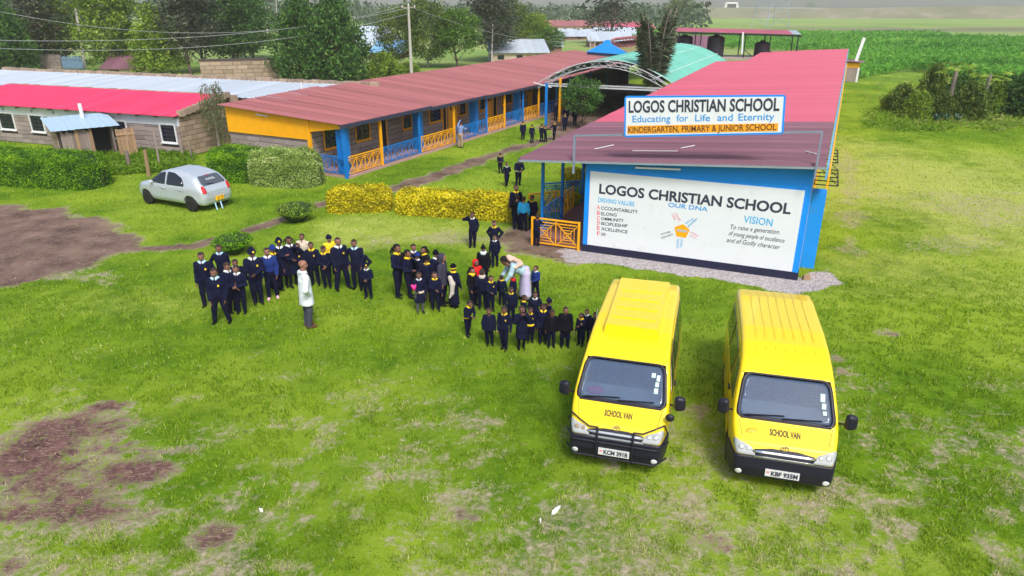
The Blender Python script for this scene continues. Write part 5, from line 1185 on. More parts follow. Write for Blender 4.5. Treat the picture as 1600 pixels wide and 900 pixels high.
# ------------------------------------------------------------------ vehicles: pressed bodies from a side profile and a plan, parts laid onto their skin
def poly2_sd(y, z, P): return poly_sd(y, z, np.array(P, float))
def smax(a, b, k): return -smin(-a, -b, k)
class Shell:
    def __init__(s, prof, half, k=.14, arches=(), ar=.38):
        s.prof = prof; s.half = half; s.k = k; s.arches = arches; s.ar = ar
    def outer(s, P):
        y, z = P[..., 1], P[..., 2]
        return smax(poly2_sd(y, z, s.prof), np.abs(P[..., 0]) - s.half(y, z), s.k)
    def f(s, P):
        d = s.outer(P)
        for cy, cz in s.arches: d = np.maximum(d, -np.maximum(np.hypot(P[..., 1] - cy, P[..., 2] - cz) - s.ar, .45 - np.abs(P[..., 0])))
        return d
    def grid(s, f, lo, hi, h):
        n = [int(math.ceil((hi[i] - lo[i]) / h)) + 1 for i in range(3)]; ax = [lo[i] + h * np.arange(n[i]) for i in range(3)]
        P = np.stack(np.meshgrid(*ax, indexing='ij'), -1); D = f(P); V, Q = surface_nets(D, lo, h)
        for _ in range(2):                              # pull the vertices onto the exact skin
            e = .004; d = f(V); g = np.stack([f(V + np.eye(3)[i] * e) - d for i in range(3)], 1) / e; g /= np.maximum((g ** 2).sum(1), .2)[:, None]; V = V - g * np.clip(d, -h, h)[:, None] * .9
        return V, Q
    def hit(s, A, B, ax, lo, hi):
        """skin position along axis ax for the two other coordinates; lo is outside, hi inside"""
        A = np.asarray(A, float); B = np.asarray(B, float); o = [i for i in range(3) if i != ax]; P = np.zeros(A.shape + (3,)); P[..., o[0]] = A; P[..., o[1]] = B
        l = np.full(A.shape, float(lo)); h = np.full(A.shape, float(hi))
        # march in, then bisect
        st = np.linspace(lo, hi, 60); found = np.zeros(A.shape, bool)
        for a, b in zip(st[:-1], st[1:]):
            P[..., ax] = b; ins = (s.outer(P) < 0) & ~found; l = np.where(ins, a, l); h = np.where(ins, b, h); found |= ins
        for _ in range(14):
            m = (l + h) / 2; P[..., ax] = m; i = s.outer(P) < 0; h = np.where(i, m, h); l = np.where(i, l, m)
        P[..., ax] = (l + h) / 2; return P
    def normal(s, P, e=.01):
        d = s.outer(P); g = np.stack([s.outer(P + np.eye(3)[i] * e) - d for i in range(3)], -1); return g / np.maximum(np.linalg.norm(g, axis=-1), 1e-6)[..., None]
    def patch(s, name, pts, ax, lo, hi, off, m, parent, th=.012, rings=8, sub=6, inner=0.0, round_=0.0, smooth=True):
        """panel that follows the skin: outline pts in the two other axes; inner>0 leaves a hole (a frame)"""
        pts = [np.array(p, float) for p in pts]
        if round_:
            q = []
            for i in range(len(pts)):
                a, b, c = pts[i - 1], pts[i], pts[(i + 1) % len(pts)]; r0 = min(round_, np.linalg.norm(a - b) * .45); r1 = min(round_, np.linalg.norm(c - b) * .45); p0 = b + (a - b) / np.linalg.norm(a - b) * r0; p1 = b + (c - b) / np.linalg.norm(c - b) * r1
                q += [(1 - t) ** 2 * p0 + 2 * t * (1 - t) * b + t * t * p1 for t in np.linspace(0, 1, 5)]
            pts = q
        o = []
        for a, b in zip(pts, pts[1:] + pts[:1]): o += [a + (b - a) * t for t in np.linspace(0, 1, sub, endpoint=False)]
        o = np.array(o); c = o.mean(0); n = len(o); rr = np.linspace(inner if inner else .001, 1, rings if not inner else 3); A = np.stack([c + (o - c) * r for r in rr]); S_ = s.hit(A[..., 0], A[..., 1], ax, lo, hi); N = s.normal(S_)
        R = len(rr); V = np.concatenate([(S_ + N * off).reshape(-1, 3), (S_ + N * (off - th)).reshape(-1, 3)]); f = []
        for i in range(R - 1):
            for j in range(n): q = (i * n + j, i * n + (j + 1) % n, (i + 1) * n + (j + 1) % n, (i + 1) * n + j); f += [q, tuple(R * n + k for k in reversed(q))]
        for j in range(n):
            q = ((R - 1) * n + j, (R - 1) * n + (j + 1) % n, (2 * R - 1) * n + (j + 1) % n, (2 * R - 1) * n + j); f.append(q)
            if inner: f.append((j, R * n + j, R * n + (j + 1) % n, (j + 1) % n))
        me = mesh(name, V, f, m, smooth=smooth)
        v = me.polygons[0]
        g = np.array(v.normal) @ N.reshape(-1, 3)[0]
        if g < 0: me.flip_normals()
        return link(name, me, parent)
    def lettering(s, txt, x0, z0, x1, cap, m, parent, ax, lo, hi, off=.004, bold=.02, flip=1, name='lettering'):
        me, _ = text_mesh(txt, m, bold); n = len(me.vertices); a = np.empty(n * 3, np.float32); me.vertices.foreach_get('co', a); a = a.reshape(-1, 3); P = s.hit(x0 + (x1 - x0) * a[:, 0], z0 + cap * a[:, 1], ax, lo, hi); N = s.normal(P); P = P + N * (off + a[:, 2:3] * .4)
        me.vertices.foreach_set('co', P.astype(np.float32).ravel()); me.update(); return link(name, me, parent)
def wheel(parent, p, r, w, side, spokes=0, rimm=None):
    t = MB().lathe([(r * .62, -w / 2), (r * .93, -w / 2), (r, -w * .36), (r, w * .36), (r * .93, w / 2), (r * .62, w / 2)], 28).build('wheel', mat('tyre', (.012, .012, .013), .85, var=.3), parent, p, (0, math.pi / 2 * side, 0), smooth=True)
    rm = rimm or mat('black_rim', (.02, .02, .022), .35)
    g = MB().lathe([(r * .66, w * .30), (r * .66, w * .5), (r * .60, w * .52), (r * .58, w * .2), (.02, w * .2)], 24); g.build('rim', rm, t, smooth=False)
    g = MB(); g.lathe([(r * .16, w * .2), (r * .16, w * .44), (r * .1, w * .46)], 12)
    for i in range(spokes or 6): a = 2 * math.pi * i / (spokes or 6); g.bar((r * .1 * math.cos(a), r * .1 * math.sin(a), w * .38), (r * .6 * math.cos(a), r * .6 * math.sin(a), w * .40), .045, .03)
    g.build('hub', rm, t); return t
M_VY = mat('van_yellow', (.84, .62, .0), .30, var=.04, scale=1.5, coat=.8, dirt=((.55, .40, .06), 1.6, .58, .45)); M_BLK = mat('black_plastic', (.010, .010, .022), .45, var=.25, scale=5); M_SIL = mat('silver_paint', (.50, .56, .62), .28, metal=.3, var=.05, coat=.5, dirt=((.36, .36, .36), 1.5, .66, .4))
M_CHR = mat('chrome', (.62, .64, .68), .18, metal=.9, var=.05); M_LENS = glassmat('lamp_lens', (.40, .43, .45), .1, .06); M_RED = mat('red_lens', (.55, .02, .03), .2, coat=.5); M_SEAT = mat('seat_cloth', (.10, .11, .14), .9, var=.3); M_DASH = mat('dashboard_grey', (.42, .45, .48), .7, var=.15); M_WS = glassmat('windscreen_glass', (.11, .16, .27), .6, .03); M_TINT = glassmat('tinted_glass', (.012, .014, .02), .0, .04); M_AMB = mat('amber_lens', (.55, .25, .05), .25, coat=.5); M_PLATE = mat('plate_white', (.62, .64, .64), .4); M_GUN = mat('line_dark', (.05, .045, .02), .6)  # windscreen glass: blue-grey base colour paints in the sky reflection
VP = [(-2.14, .24), (-2.24, .30), (-2.28, .46), (-2.25, .70), (-2.15, .85), (-1.86, 1.06), (-1.80, 1.11), (-1.24, 1.66), (-.98, 1.81), (-.55, 1.915), (.0, 1.96), (1.5, 1.95), (1.95, 1.90), (2.10, 1.74), (2.17, 1.15), (2.18, .5), (2.10, .24)]
vhalf = lambda y, z: (.850 - .135 * ss(z, .85, 2.05) - .02 * ss(-z, -.45, -.2)) - .13 * np.clip((-1.35 - y) / .95, 0, 1) ** 2.4 - .03 * np.clip((y - 1.6) / .6, 0, 1) ** 2
VS = Shell(VP, vhalf, .075, ((-1.42, .31), (1.22, .31)), .385)
WSQ = [(-.755, 1.13), (.755, 1.13), (.672, 1.615), (-.672, 1.615)]
def ws_sd(P):
    return poly_sd(P[..., 0], P[..., 2], np.array(WSQ)) - .01
def van_body(P):
    d = VS.f(P); inner = np.maximum(VS.outer(P) + .05, .72 - P[..., 2]); d = np.maximum(d, -inner)
    return np.maximum(d, -np.maximum(ws_sd(P), P[..., 1] + .95))
VB = None
def van(label, pos, rz, plate, high):
    global VB
    t = thing('school_van', label, 'van', pos, rz, 'yellow school vans')
    if VB is None: V, Q = VS.grid(van_body, (-.95, -2.36, .16), (.95, 2.28, 2.04), .027); VB = mesh('body', V, Q, M_VY, smooth=True)
    link('body', VB, t); F_ = dict(ax=1, lo=-2.6, hi=-.6); pt = lambda n, p, off, m, **k: VS.patch(n, p, 1, -2.6, -.6, off, m, k.pop('parent', t), **k)
    # bumper: its own moulding over the lower front
    V, Q = VS.grid(lambda P: np.maximum(np.maximum(np.maximum(VS.f(P) - .028, -(VS.outer(P) + .03)), P[..., 2] - .665), P[..., 1] + 1.78), (-.98, -2.40, .14), (.98, -1.7, .76), .022); bm = link('bumper', mesh('bumper', V, Q, M_BLK, smooth=True), t)
    ws = pt('windscreen', WSQ, -.006, M_WS, th=.008, round_=.1, rings=10)
    pt('windscreen_seal', [(-.785, 1.09), (.785, 1.09), (.698, 1.65), (-.698, 1.65)], .007, M_BLK, inner=.925, th=.02, round_=.13)
    for s in (-1, 1):
        hl = pt('headlamp', [(s * .43, .672), (s * .72, .68), (s * .785, .80), (s * .765, .875), (s * .50, .79)] if s > 0 else [(-.43, .672), (-.50, .79), (-.765, .875), (-.785, .80), (-.72, .68)], .012, M_LENS, round_=.03, th=.03)
        for cx, r in ((.55, .036), (.66, .045)): pt('bulb', [(s * cx + r * math.cos(a), .765 + .10 * (cx - .56) + r * .75 * math.sin(a)) for a in np.linspace(0, 6.283, 10, endpoint=False)], .016, mat('reflector', (.55, .58, .60), .25, metal=.6) if not (high and s < 0) else mat('aged_lens', (.30, .22, .15), .3), parent=hl, rings=3, sub=1)
        pt('fog_lamp', [(s * .66 + .045 * math.cos(a), .37 + .05 * math.sin(a)) for a in np.linspace(0, 6.283, 12, endpoint=False)], .04, M_WHITEM, rings=3, sub=1)
        # sides: door window, two long windows, seams, sill line
        sd_ = dict(ax=0, lo=s * 1.1, hi=s * .3)
        for nm, p in (('door_window', [(-1.42, 1.16), (-.66, 1.16), (-.66, 1.66), (-1.0, 1.64)]), ('side_window', [(-.52, 1.16), (.55, 1.16), (.55, 1.68), (-.52, 1.67)]), ('side_window', [(.65, 1.16), (1.85, 1.16), (1.80, 1.66), (.65, 1.68)])): VS.patch(nm, p, 0, s * 1.1, s * .3, .006, M_TINT, t, round_=.07)
        for p in ([(-.60, .35), (-.588, .35), (-.588, 1.75), (-.60, 1.75)], [(.60, .35), (.612, .35), (.612, 1.75), (.60, 1.75)], [(-.6, .98), (2.0, .98), (2.0, .992), (-.6, .992)]): VS.patch('door_seam', p, 0, s * 1.1, s * .3, .002, M_GUN, t, rings=3, th=.004)
        VS.patch('door_handle', [(-.82, 1.02), (-.66, 1.02), (-.66, 1.06), (-.82, 1.06)], 0, s * 1.1, s * .3, .03, M_BLK, t, th=.03, rings=3)
        pt('bonnet_seam', [(s * .655, .90), (s * .662, .90), (s * .725, 1.085), (s * .718, 1.085)], .003, M_GUN, rings=3, th=.004)
        for y in (-1.42, 1.22): wheel(t, (s * .72, y, .31), .31, .2, s)
        # mirror on its arm
        q = [('c', (s * .80, -1.62, 1.10), (s * .93, -1.74, 1.16), .018, .018, 0), ('c', (s * .96, -1.76, 1.16), (s * .96, -1.76, 1.30), .07, .065, 0), ('c', (s * 1.02, -1.75, 1.16), (s * 1.02, -1.75, 1.29), .065, .06, 0)]
        if high and s > 0: q += [('c', (.78, -1.85, .98), (.84, -2.0, 1.05), .014, .014, 0), ('e', (.85, -2.02, 1.09), (.075, .05, .07), 0)]
        V, Q, _ = sdf_body(q, .012, .03); link('mirror', mesh('mirror', V, Q, M_BLK, smooth=True), t)
        VS.patch('roof_gutter', [(-.5, 1.80), (1.85, 1.80), (1.85, 1.815), (-.5, 1.815)], 0, s * 1.1, s * .2, .008, M_VY, t, rings=3)
    # grille between the lamps
    pt('grille_opening', [(-.43, .635), (.43, .635), (.46, .765), (.2, .80), (-.2, .80), (-.46, .765)], .006, M_BLK, th=.02)
    for z, h in ((.662, .026), (.722, .032)): pt('grille_bar', [(-.47, z), (.47, z), (.48, z + h), (-.48, z + h)], .035, M_CHR if not high else mat('satin_bar', (.42, .46, .50), .3, metal=.5), th=.03, rings=4)
    em = thing_part('emblem', t)
    for rx, rz2, cz in ((.062, .040, 0), (.046, .016, .016), (.018, .036, .002)):
        g = MB(); P = VS.hit(np.array([rx * math.cos(a) for a in np.linspace(0, 6.283, 25)]), np.array([.822 + cz + rz2 * .8 * math.sin(a) for a in np.linspace(0, 6.283, 25)]), 1, -2.6, -.6); P = P + VS.normal(P) * .014
        for a, b in zip(P[:-1], P[1:]): g.tube(a, b, .006, n=5)
        g.build('ring', mat('gilt_chrome', (.55, .45, .16), .25, metal=.8), em)
    VS.lettering('SCHOOL VAN', -.235, .945, .235, .062, mat('van_lettering', (.10, .07, .01), .5), t, 1, -2.6, -.6, bold=.045)
    pl = MB().box(-.26, .26, -.012, .012, -.06, .06).build('number_plate', M_PLATE, t, (0, -2.325, .435), (-.08, 0, 0)); MB().box(-.235, -.20, -.0145, -.0125, -.005, .03).build('plate_mark', T_RD, pl); put_text(plate, pl, -.17, -.036, .235, -.036, .075, -.0165, T_DK, .035)
    for x0, z0, x1, z1 in ((-.62, 1.125, -.02, 1.165), (-.05, 1.125, .56, 1.16)):
        P = VS.hit(np.array([x0, x1]), np.array([z0, z1]), 1, -2.6, -.6); N = VS.normal(P); MB().bar(P[0] + N[0] * .03, P[1] + N[1] * .02, .018, .018).build('wiper', M_BLK, t)
    pt('cowl', [(-.7, 1.085), (.7, 1.085), (.71, 1.128), (-.71, 1.128)], .004, M_BLK, th=.012, rings=4)
    # cabin
    MB().hexa([(-.70, -1.72, .74), (.70, -1.72, .74), (.72, -1.18, .74), (-.72, -1.18, .74), (-.70, -1.66, 1.06), (.70, -1.66, 1.06), (.72, -1.22, 1.10), (-.72, -1.22, 1.10)]).build('dashboard', M_DASH, t)
    g = MB(); R = .19; pr = [Vector((-.36 + R * math.cos(a), -1.02 - .10 * math.sin(a), 1.14 + R * .72 * math.sin(a))) for a in np.linspace(0, 6.283, 21)]
    for a, b in zip(pr[:-1], pr[1:]): g.tube(a, b, .014, n=6)
    for k in (3, 10, 17): g.tube((-.36, -1.02, 1.13), pr[k], .012, n=5)
    g.build('steering_wheel', M_BLK, t)
    for x in (-.40, .08, .46):
        V, Q, _ = sdf_body([('c', (x - .12, -.45, .95), (x + .12, -.45, .95), .09, .09, 0), ('c', (x - .11, -.38, 1.36), (x + .11, -.38, 1.36), .07, .07, 0), ('c', (x - .11, -.42, 1.1), (x + .11, -.42, 1.2), .09, .08, 0), ('c', (x - .05, -.36, 1.50), (x + .05, -.36, 1.50), .07, .07, 0), ('c', (x - .13, -.8, .86), (x + .13, -.8, .86), .08, .08, 0), ('c', (x, -.45, .9), (x, -.8, .86), .1, .1, 0)], .03, .06); link('seat', mesh('seat', V, Q, M_SEAT, smooth=True), t)
    MB().box(-.7, .7, .05, .09, .74, 1.62).build('cabin_partition', M_SEAT, t)
    st = [(.50, 1.50, .07, .06), (.585, 1.47, .06, .08), (.575, 1.39, .065, .06), (.57, 1.31, .07, .07)] if high else [(.565, 1.44, .075, .10), (.585, 1.34, .07, .07), (.60, 1.26, .06, .05)]
    for x, z, w, h in st: pt('windscreen_sticker', [(x - w / 2, z - h / 2), (x + w / 2, z - h / 2), (x + w / 2, z + h / 2), (x - w / 2, z + h / 2)], .004, mat('sticker', (.52, .68, .70), .5), th=.003, rings=3)
    if high:                                            # raised roof with pressed cross ribs; tubular guard round the bumper
        hz = lambda x, y: VS.hit(np.array([x]), np.array([y]), 2, 2.4, 1.2)[0, 2]
        g = MB(); B = [(-.50, -.74), (.50, -.74), (.54, 1.72), (-.54, 1.72)]; g.hexa([(x, y, hz(x, y) - .03) for x, y in B] + [(x * .94, y * .985 + (.03 if y < 0 else -.0), 2.045) for x, y in B]); g.build('raised_roof', M_VY, t)
        for y in (-.35, .1, .55, 1.0): MB().box(-.40, .40, y, y + .035, 2.0455, 2.062).build('roof_rib', M_VY, t); MB().box(-.40, .40, y + .0355, y + .045, 2.0455, 2.0475).build('painted_rib_shadow', M_GUN, t)  # dark strip behind each rib paints in its shadow
        g = MB()
        def rail(z, off, x1=.86):
            xs = np.linspace(-x1, x1, 15); P = VS.hit(xs, np.full(15, z), 1, -2.6, -.2); P = P + VS.normal(P) * off
            for a, b in zip(P[:-1], P[1:]): g.tube(a, b, .016, n=7)
            return P
        ra = rail(.60, .07, .80); rb_ = rail(.90, .045, .34) if False else None; rail(.33, .08, .78)
        for s in (-1, 1):
            for x in (.30, ): 
                P = VS.hit(np.full(6, s * x), np.linspace(.30, .80, 6), 1, -2.6, -.2); P = P + VS.normal(P) * .075
                for a, b in zip(P[:-1], P[1:]): g.tube(a, b, .02, n=7)
            P = VS.hit(np.array([s * v for v in (.30, .45, .62, .76, .79)]), np.array([.80, .80, .86, .92, .80]), 1, -2.6, -.2); P = P + VS.normal(P) * .05
            for a, b in zip(P[:-1], P[1:]): g.tube(a, b, .013, n=6)
        g.build('bull_bar', M_BLK, t)
    else:
        for x in (-.48, -.32, -.16, 0, .16, .32, .48): VS.patch('roof_rib', [(x - .012, -.75), (x + .012, -.75), (x + .012, 1.85), (x - .012, 1.85)], 2, 2.4, 1.2, .012, M_VY, t, rings=3, th=.02, smooth=False)
        VS.patch('faded_crest', [(-.62, .945), (-.50, .935), (-.42, .97), (-.46, 1.0), (-.58, .985)], 1, -2.6, -.6, .003, mat('faded_gold', (.60, .42, .03), .4), t, rings=3, th=.003)
    return t
def thing_part(name, parent): o = link(name, None, parent); o.empty_display_size = .1; return o
def vpos(l, az): a = math.radians(az); return (l[0] + 2.24 * math.sin(a), l[1] + 2.24 * math.cos(a), 0)
v1 = van('yellow school van with raised ribbed roof and black bull bar, nearer the pupils', vpos((1.735, 9.79), 16), -math.radians(16), 'KCM 391B', True)
v2_ = van('yellow school van with flat ribbed roof and no bull bar, on the right', vpos((4.36, 9.21), 15), -math.radians(15), 'KBF 935M', False)
# pink cloth lying on the left van's dashboard
V, Q, _ = sdf_body([('e', (0, 0, .05), (.15, .09, .075), 0), ('e', (.06, .02, .06), (.07, .05, .035), 0), ('e', (-.06, -.01, .06), (.06, .05, .03), 0)], .012, .03)
a = math.radians(16); c = v1.location + Vector((-.48 * math.cos(a) - 1.52 * math.sin(a), .48 * math.sin(a) - 1.52 * math.cos(a), 1.07)); tag(link('pink_cloth', mesh('pink_cloth', V, Q, mat('pink_cloth', (.85, .08, .36), .8, var=.2), smooth=True), None, c, (0, 0, -a)), 'bright pink cloth lying on the dashboard of the left van', 'cloth')

# silver hatchback
CPF = [(-1.86, .22), (-1.93, .34), (-1.95, .52), (-1.88, .72), (-1.66, .86), (-1.10, .985), (-.98, 1.03), (-.42, 1.40), (-.05, 1.49), (.45, 1.51), (.95, 1.46), (1.40, 1.34), (1.50, 1.28), (1.80, .98), (1.90, .80), (1.94, .55), (1.90, .34), (1.80, .24)]
chalf = lambda y, z: (.83 - .22 * ss(z, .80, 1.55) - .03 * ss(-z, -.5, -.25)) - .20 * np.clip((-1.1 - y) / .85, 0, 1) ** 2.2 - .15 * np.clip((y - 1.05) / .9, 0, 1) ** 2.2
CS = Shell(CPF, chalf, .20, ((-1.25, .29), (1.25, .29)), .345)
ct = thing('hatchback_car', 'small silver hatchback car parked on the grass before the clipped hedges', 'car', (-13.2, 27.24, 0), math.atan2(-.893, -.452))
V, Q = CS.grid(CS.f, (-.95, -2.05, .12), (.95, 2.05, 1.62), .03); link('body', mesh('body', V, Q, M_SIL, smooth=True), ct)
for s in (-1, 1):
    si = (0, s * 1.1, s * .2)
    for nm, p in (('front_window', [(-.97, .975), (-.50, 1.32), (-.06, 1.425), (-.03, .955)]), ('rear_window', [(.05, .955), (.03, 1.425), (.45, 1.41), (.84, 1.27), (1.04, 1.05), (1.0, .965)])): CS.patch(nm, p, *si, .005, M_TINT, ct, round_=.06)
    for p in ([(-.0, .40), (.012, .40), (.012, .97), (0, .97)], [(-.88, .42), (-.87, .42), (-.93, .98), (-.94, .98)], [(.90, .62), (.912, .62), (1.03, 1.0), (1.02, 1.0)], [(-.85, .40), (.85, .40), (.85, .41), (-.85, .41)]): CS.patch('door_seam', p, *si, .002, M_GREYM, ct, rings=3, th=.004)
    for y in (-.2, .72): CS.patch('door_handle', [(y, .80), (y + .17, .80), (y + .17, .835), (y, .835)], *si, .03, M_SIL, ct, th=.03, rings=3)
    for y in (-1.25, 1.25): wheel(ct, (s * .71, y, .29), .29, .19, s, 5)
    V, Q, _ = sdf_body([('e', (s * .87, -.72, 1.0), (.09, .06, .07), 0), ('c', (s * .76, -.74, .97), (s * .86, -.72, .99), .025, .02, 0)], .014, .03); link('mirror', mesh('mirror', V, Q, M_SIL, smooth=True), ct)
    CS.patch('tail_lamp', [(s * .50, .74), (s * .66, .74), (s * .655, .98), (s * .56, 1.02), (s * .50, .92)] if s > 0 else [(-.50, .74), (-.50, .92), (-.56, 1.02), (-.655, .98), (-.66, .74)], 1, 2.3, .4, .012, M_RED, ct, th=.03, round_=.04)
    CS.patch('headlamp', [(s * .38, .66), (s * .60, .70), (s * .62, .82), (s * .44, .80)] if s > 0 else [(-.38, .66), (-.44, .80), (-.62, .82), (-.60, .70)], 1, -2.3, -.6, .01, M_LENS, ct, round_=.04)
    MB().bar((s * .13 + .12, 1.96, .33), (s * .13 + .18, 2.1, .06), .04, .015).build('tow_strap', mat('strap_blue', (.35, .55, .75), .6), ct)
CS.patch('windscreen', [(-.60, 1.04), (.60, 1.04), (.50, 1.36), (-.50, 1.36)], 1, -2.3, -.1, .005, M_TINT, ct, round_=.08)
rw = CS.patch('rear_screen', [(-.56, 1.0), (.56, 1.0), (.47, 1.325), (-.47, 1.325)], 1, 2.3, .4, .006, glassmat('rear_glass', (.07, .085, .11), 0, .05), ct, round_=.08)
g = MB()
for i in range(7):
    x = -.2 + i * .062; P = CS.hit(np.array([x, x + .03]), np.array([1.16, 1.21 + .02 * (i % 2)]), 1, 2.3, .4); N = CS.normal(P); g.bar(P[0] + N[0] * .012, P[1] + N[1] * .012, .028, .006)
g.build('screen_sticker', M_WHITEM, rw)
P = CS.hit(np.array([-.02, .33]), np.array([1.01, 1.05]), 1, 2.3, .4); N = CS.normal(P); MB().bar(P[0] + N[0] * .03, P[1] + N[1] * .02, .02, .02).build('wiper', M_BLK, ct)
P = CS.hit(np.array([-.1, .1]), np.array([1.325, 1.325]), 1, 2.3, .2); MB().bar(P[0] + np.array([0, .01, 0]), P[1] + np.array([0, .01, 0]), .03, .03).build('brake_lamp', M_RED, ct)
CS.patch('hatch_seam', [(-.47, .62), (.47, .62), (.5, .98), (-.5, .98)], 1, 2.3, .4, .002, M_GREYM, ct, inner=.97, th=.004)
pl = MB().box(-.2, .2, -.012, .012, -.085, .085).build('number_plate', mat('plate_yellow', (.85, .48, .01), .4), ct, (-.0, 1.975, .48)); 
for x, z, w in ((-.11, .03, .12), (.06, .03, .1), (-.09, -.035, .1), (.07, -.035, .12)): MB().cbox((x, .0135, z), (w * .6, .002, .03)).build('plate_character', T_DK, pl)
for p in ([(-.6, .5), (.6, .5), (.6, .508), (-.6, .508)],): CS.patch('bumper_seam', p, 1, 2.3, .4, .002, M_GREYM, ct, rings=3, th=.004)
CS.patch('filler_sticker', [(.88, 1.06), (.93, 1.06), (.93, 1.12), (.88, 1.12)], 0, 1.1, .2, .009, M_WHITEM, ct, th=.003, rings=3)
# ------------------------------------------------------------------ people
SKIN = [mat('skin_%d' % i, c, .5, var=.12, scale=12) for i, c in enumerate(((.21, .095, .062), (.15, .065, .045), (.27, .125, .085)))]
CL = lambda n, c, r=.95: mat('cloth_' + n, c, r, var=.25, scale=9, bump=.35, bscale=26, spec=.08)
PC = dict(navy=CL('navy', (.008, .010, .032)), trouser=CL('trouser', (.007, .008, .026)), black=CL('black', (.007, .007, .012)), blue=CL('royal', (.016, .035, .17)), grey=CL('grey', (.045, .045, .07)), lblue=CL('light_blue', (.03, .36, .72)), white=CL('white', (.68, .74, .78)), cream=CL('cream', (.62, .55, .44)),
          yellow=CL('yellow', (.80, .58, .03)), red=CL('red', (.72, .02, .02)), denim=CL('denim', (.055, .06, .085)), shoe=CL('shoe', (.008, .008, .010), .5), pink=CL('pink_shoe', (.75, .42, .48)), plaid=CL('plaid', (.18, .25, .48)), khaki=CL('khaki', (.36, .27, .20)), pale=CL('pale_blue', (.36, .52, .60)), lilac=CL('lilac', (.50, .46, .68)), brownshoe=CL('brown', (.11, .05, .03), .6), tan=CL('tan', (.62, .42, .34)), stone=CL('stone', (.52, .47, .42)), sock=CL('sock', (.10, .10, .11)), collarb=CL('sky', (.42, .64, .84)), crop=mat('cropped_hair', (.03, .017, .014), .8, var=.3, scale=30), hairm=mat('hair_black', (.006, .005, .006), .85, var=.3, scale=30, bump=.6, bscale=60), lips=mat('lip', (.10, .035, .03), .4), eye=mat('eye_white', (.55, .53, .5), .3), iris=mat('iris', (.008, .006, .005), .2))
PM = {}
def lists(ms):                                          # material list and index by label
    return list(dict.fromkeys(ms))
def head_proto():
    """unit head, chin at -.5, crown at .5, face towards -y"""
    P = [('e', (0, .03, .12), (.36, .44, .38), 'skin'), ('e', (0, -.06, -.16), (.28, .32, .33), 'skin'), ('e', (0, -.10, -.36), (.16, .17, .13), 'skin'), ('c', (0, -.36, .06), (0, -.44, -.10), .045, .075, 'skin'), ('e', (.17, -.27, -.12), (.12, .1, .1), 'skin'), ('e', (-.17, -.27, -.12), (.12, .1, .1), 'skin'),
         ('e', (.37, .05, .0), (.045, .085, .12), 'skin'), ('e', (-.37, .05, .0), (.045, .085, .12), 'skin'), ('c', (-.09, -.345, -.25), (.09, -.345, -.25), .035, .035, 'lips'), ('c', (.10, -.375, .075), (.22, -.325, .07), .03, .025, 'hairm'), ('c', (-.10, -.375, .075), (-.22, -.325, .07), .03, .025, 'hairm'),
         ('e', (.145, -.335, .0), (.07, .055, .042), 'eye'), ('e', (-.145, -.335, .0), (.07, .055, .042), 'eye'), ('e', (.145, -.378, .0), (.032, .02, .036), 'iris'), ('e', (-.145, -.378, .0), (.032, .02, .036), 'iris'), ('c', (0, .06, -.2), (0, .10, -.75), .2, .22, 'skin')]
    return sdf_body(P, .042, .05)
HEAD = head_proto()
def hand_proto():
    """unit hand pointing down -z, palm facing -x side inward, thumb forward (-y); length about 1"""
    P = [('e', (0, 0, -.28), (.10, .22, .30), 'skin')]
    for i, (y, l) in enumerate(((-.165, .42), (-.055, .48), (.055, .45), (.16, .35))): a = (0, y, -.50); b = (-.04, y * 1.05, -.50 - l * .5); c = (-.13, y * 1.05, -.50 - l * .93); P += [('c', a, b, .062, .056, 'skin'), ('c', b, c, .056, .045, 'skin')]
    P += [('c', (-.02, -.16, -.18), (-.06, -.30, -.38), .075, .06, 'skin'), ('c', (-.06, -.30, -.38), (-.10, -.33, -.55), .06, .045, 'skin'), ('c', (0, 0, .1), (0, 0, -.1), .13, .12, 'skin')]
    return sdf_body(P, .05, .035)
HAND = hand_proto()
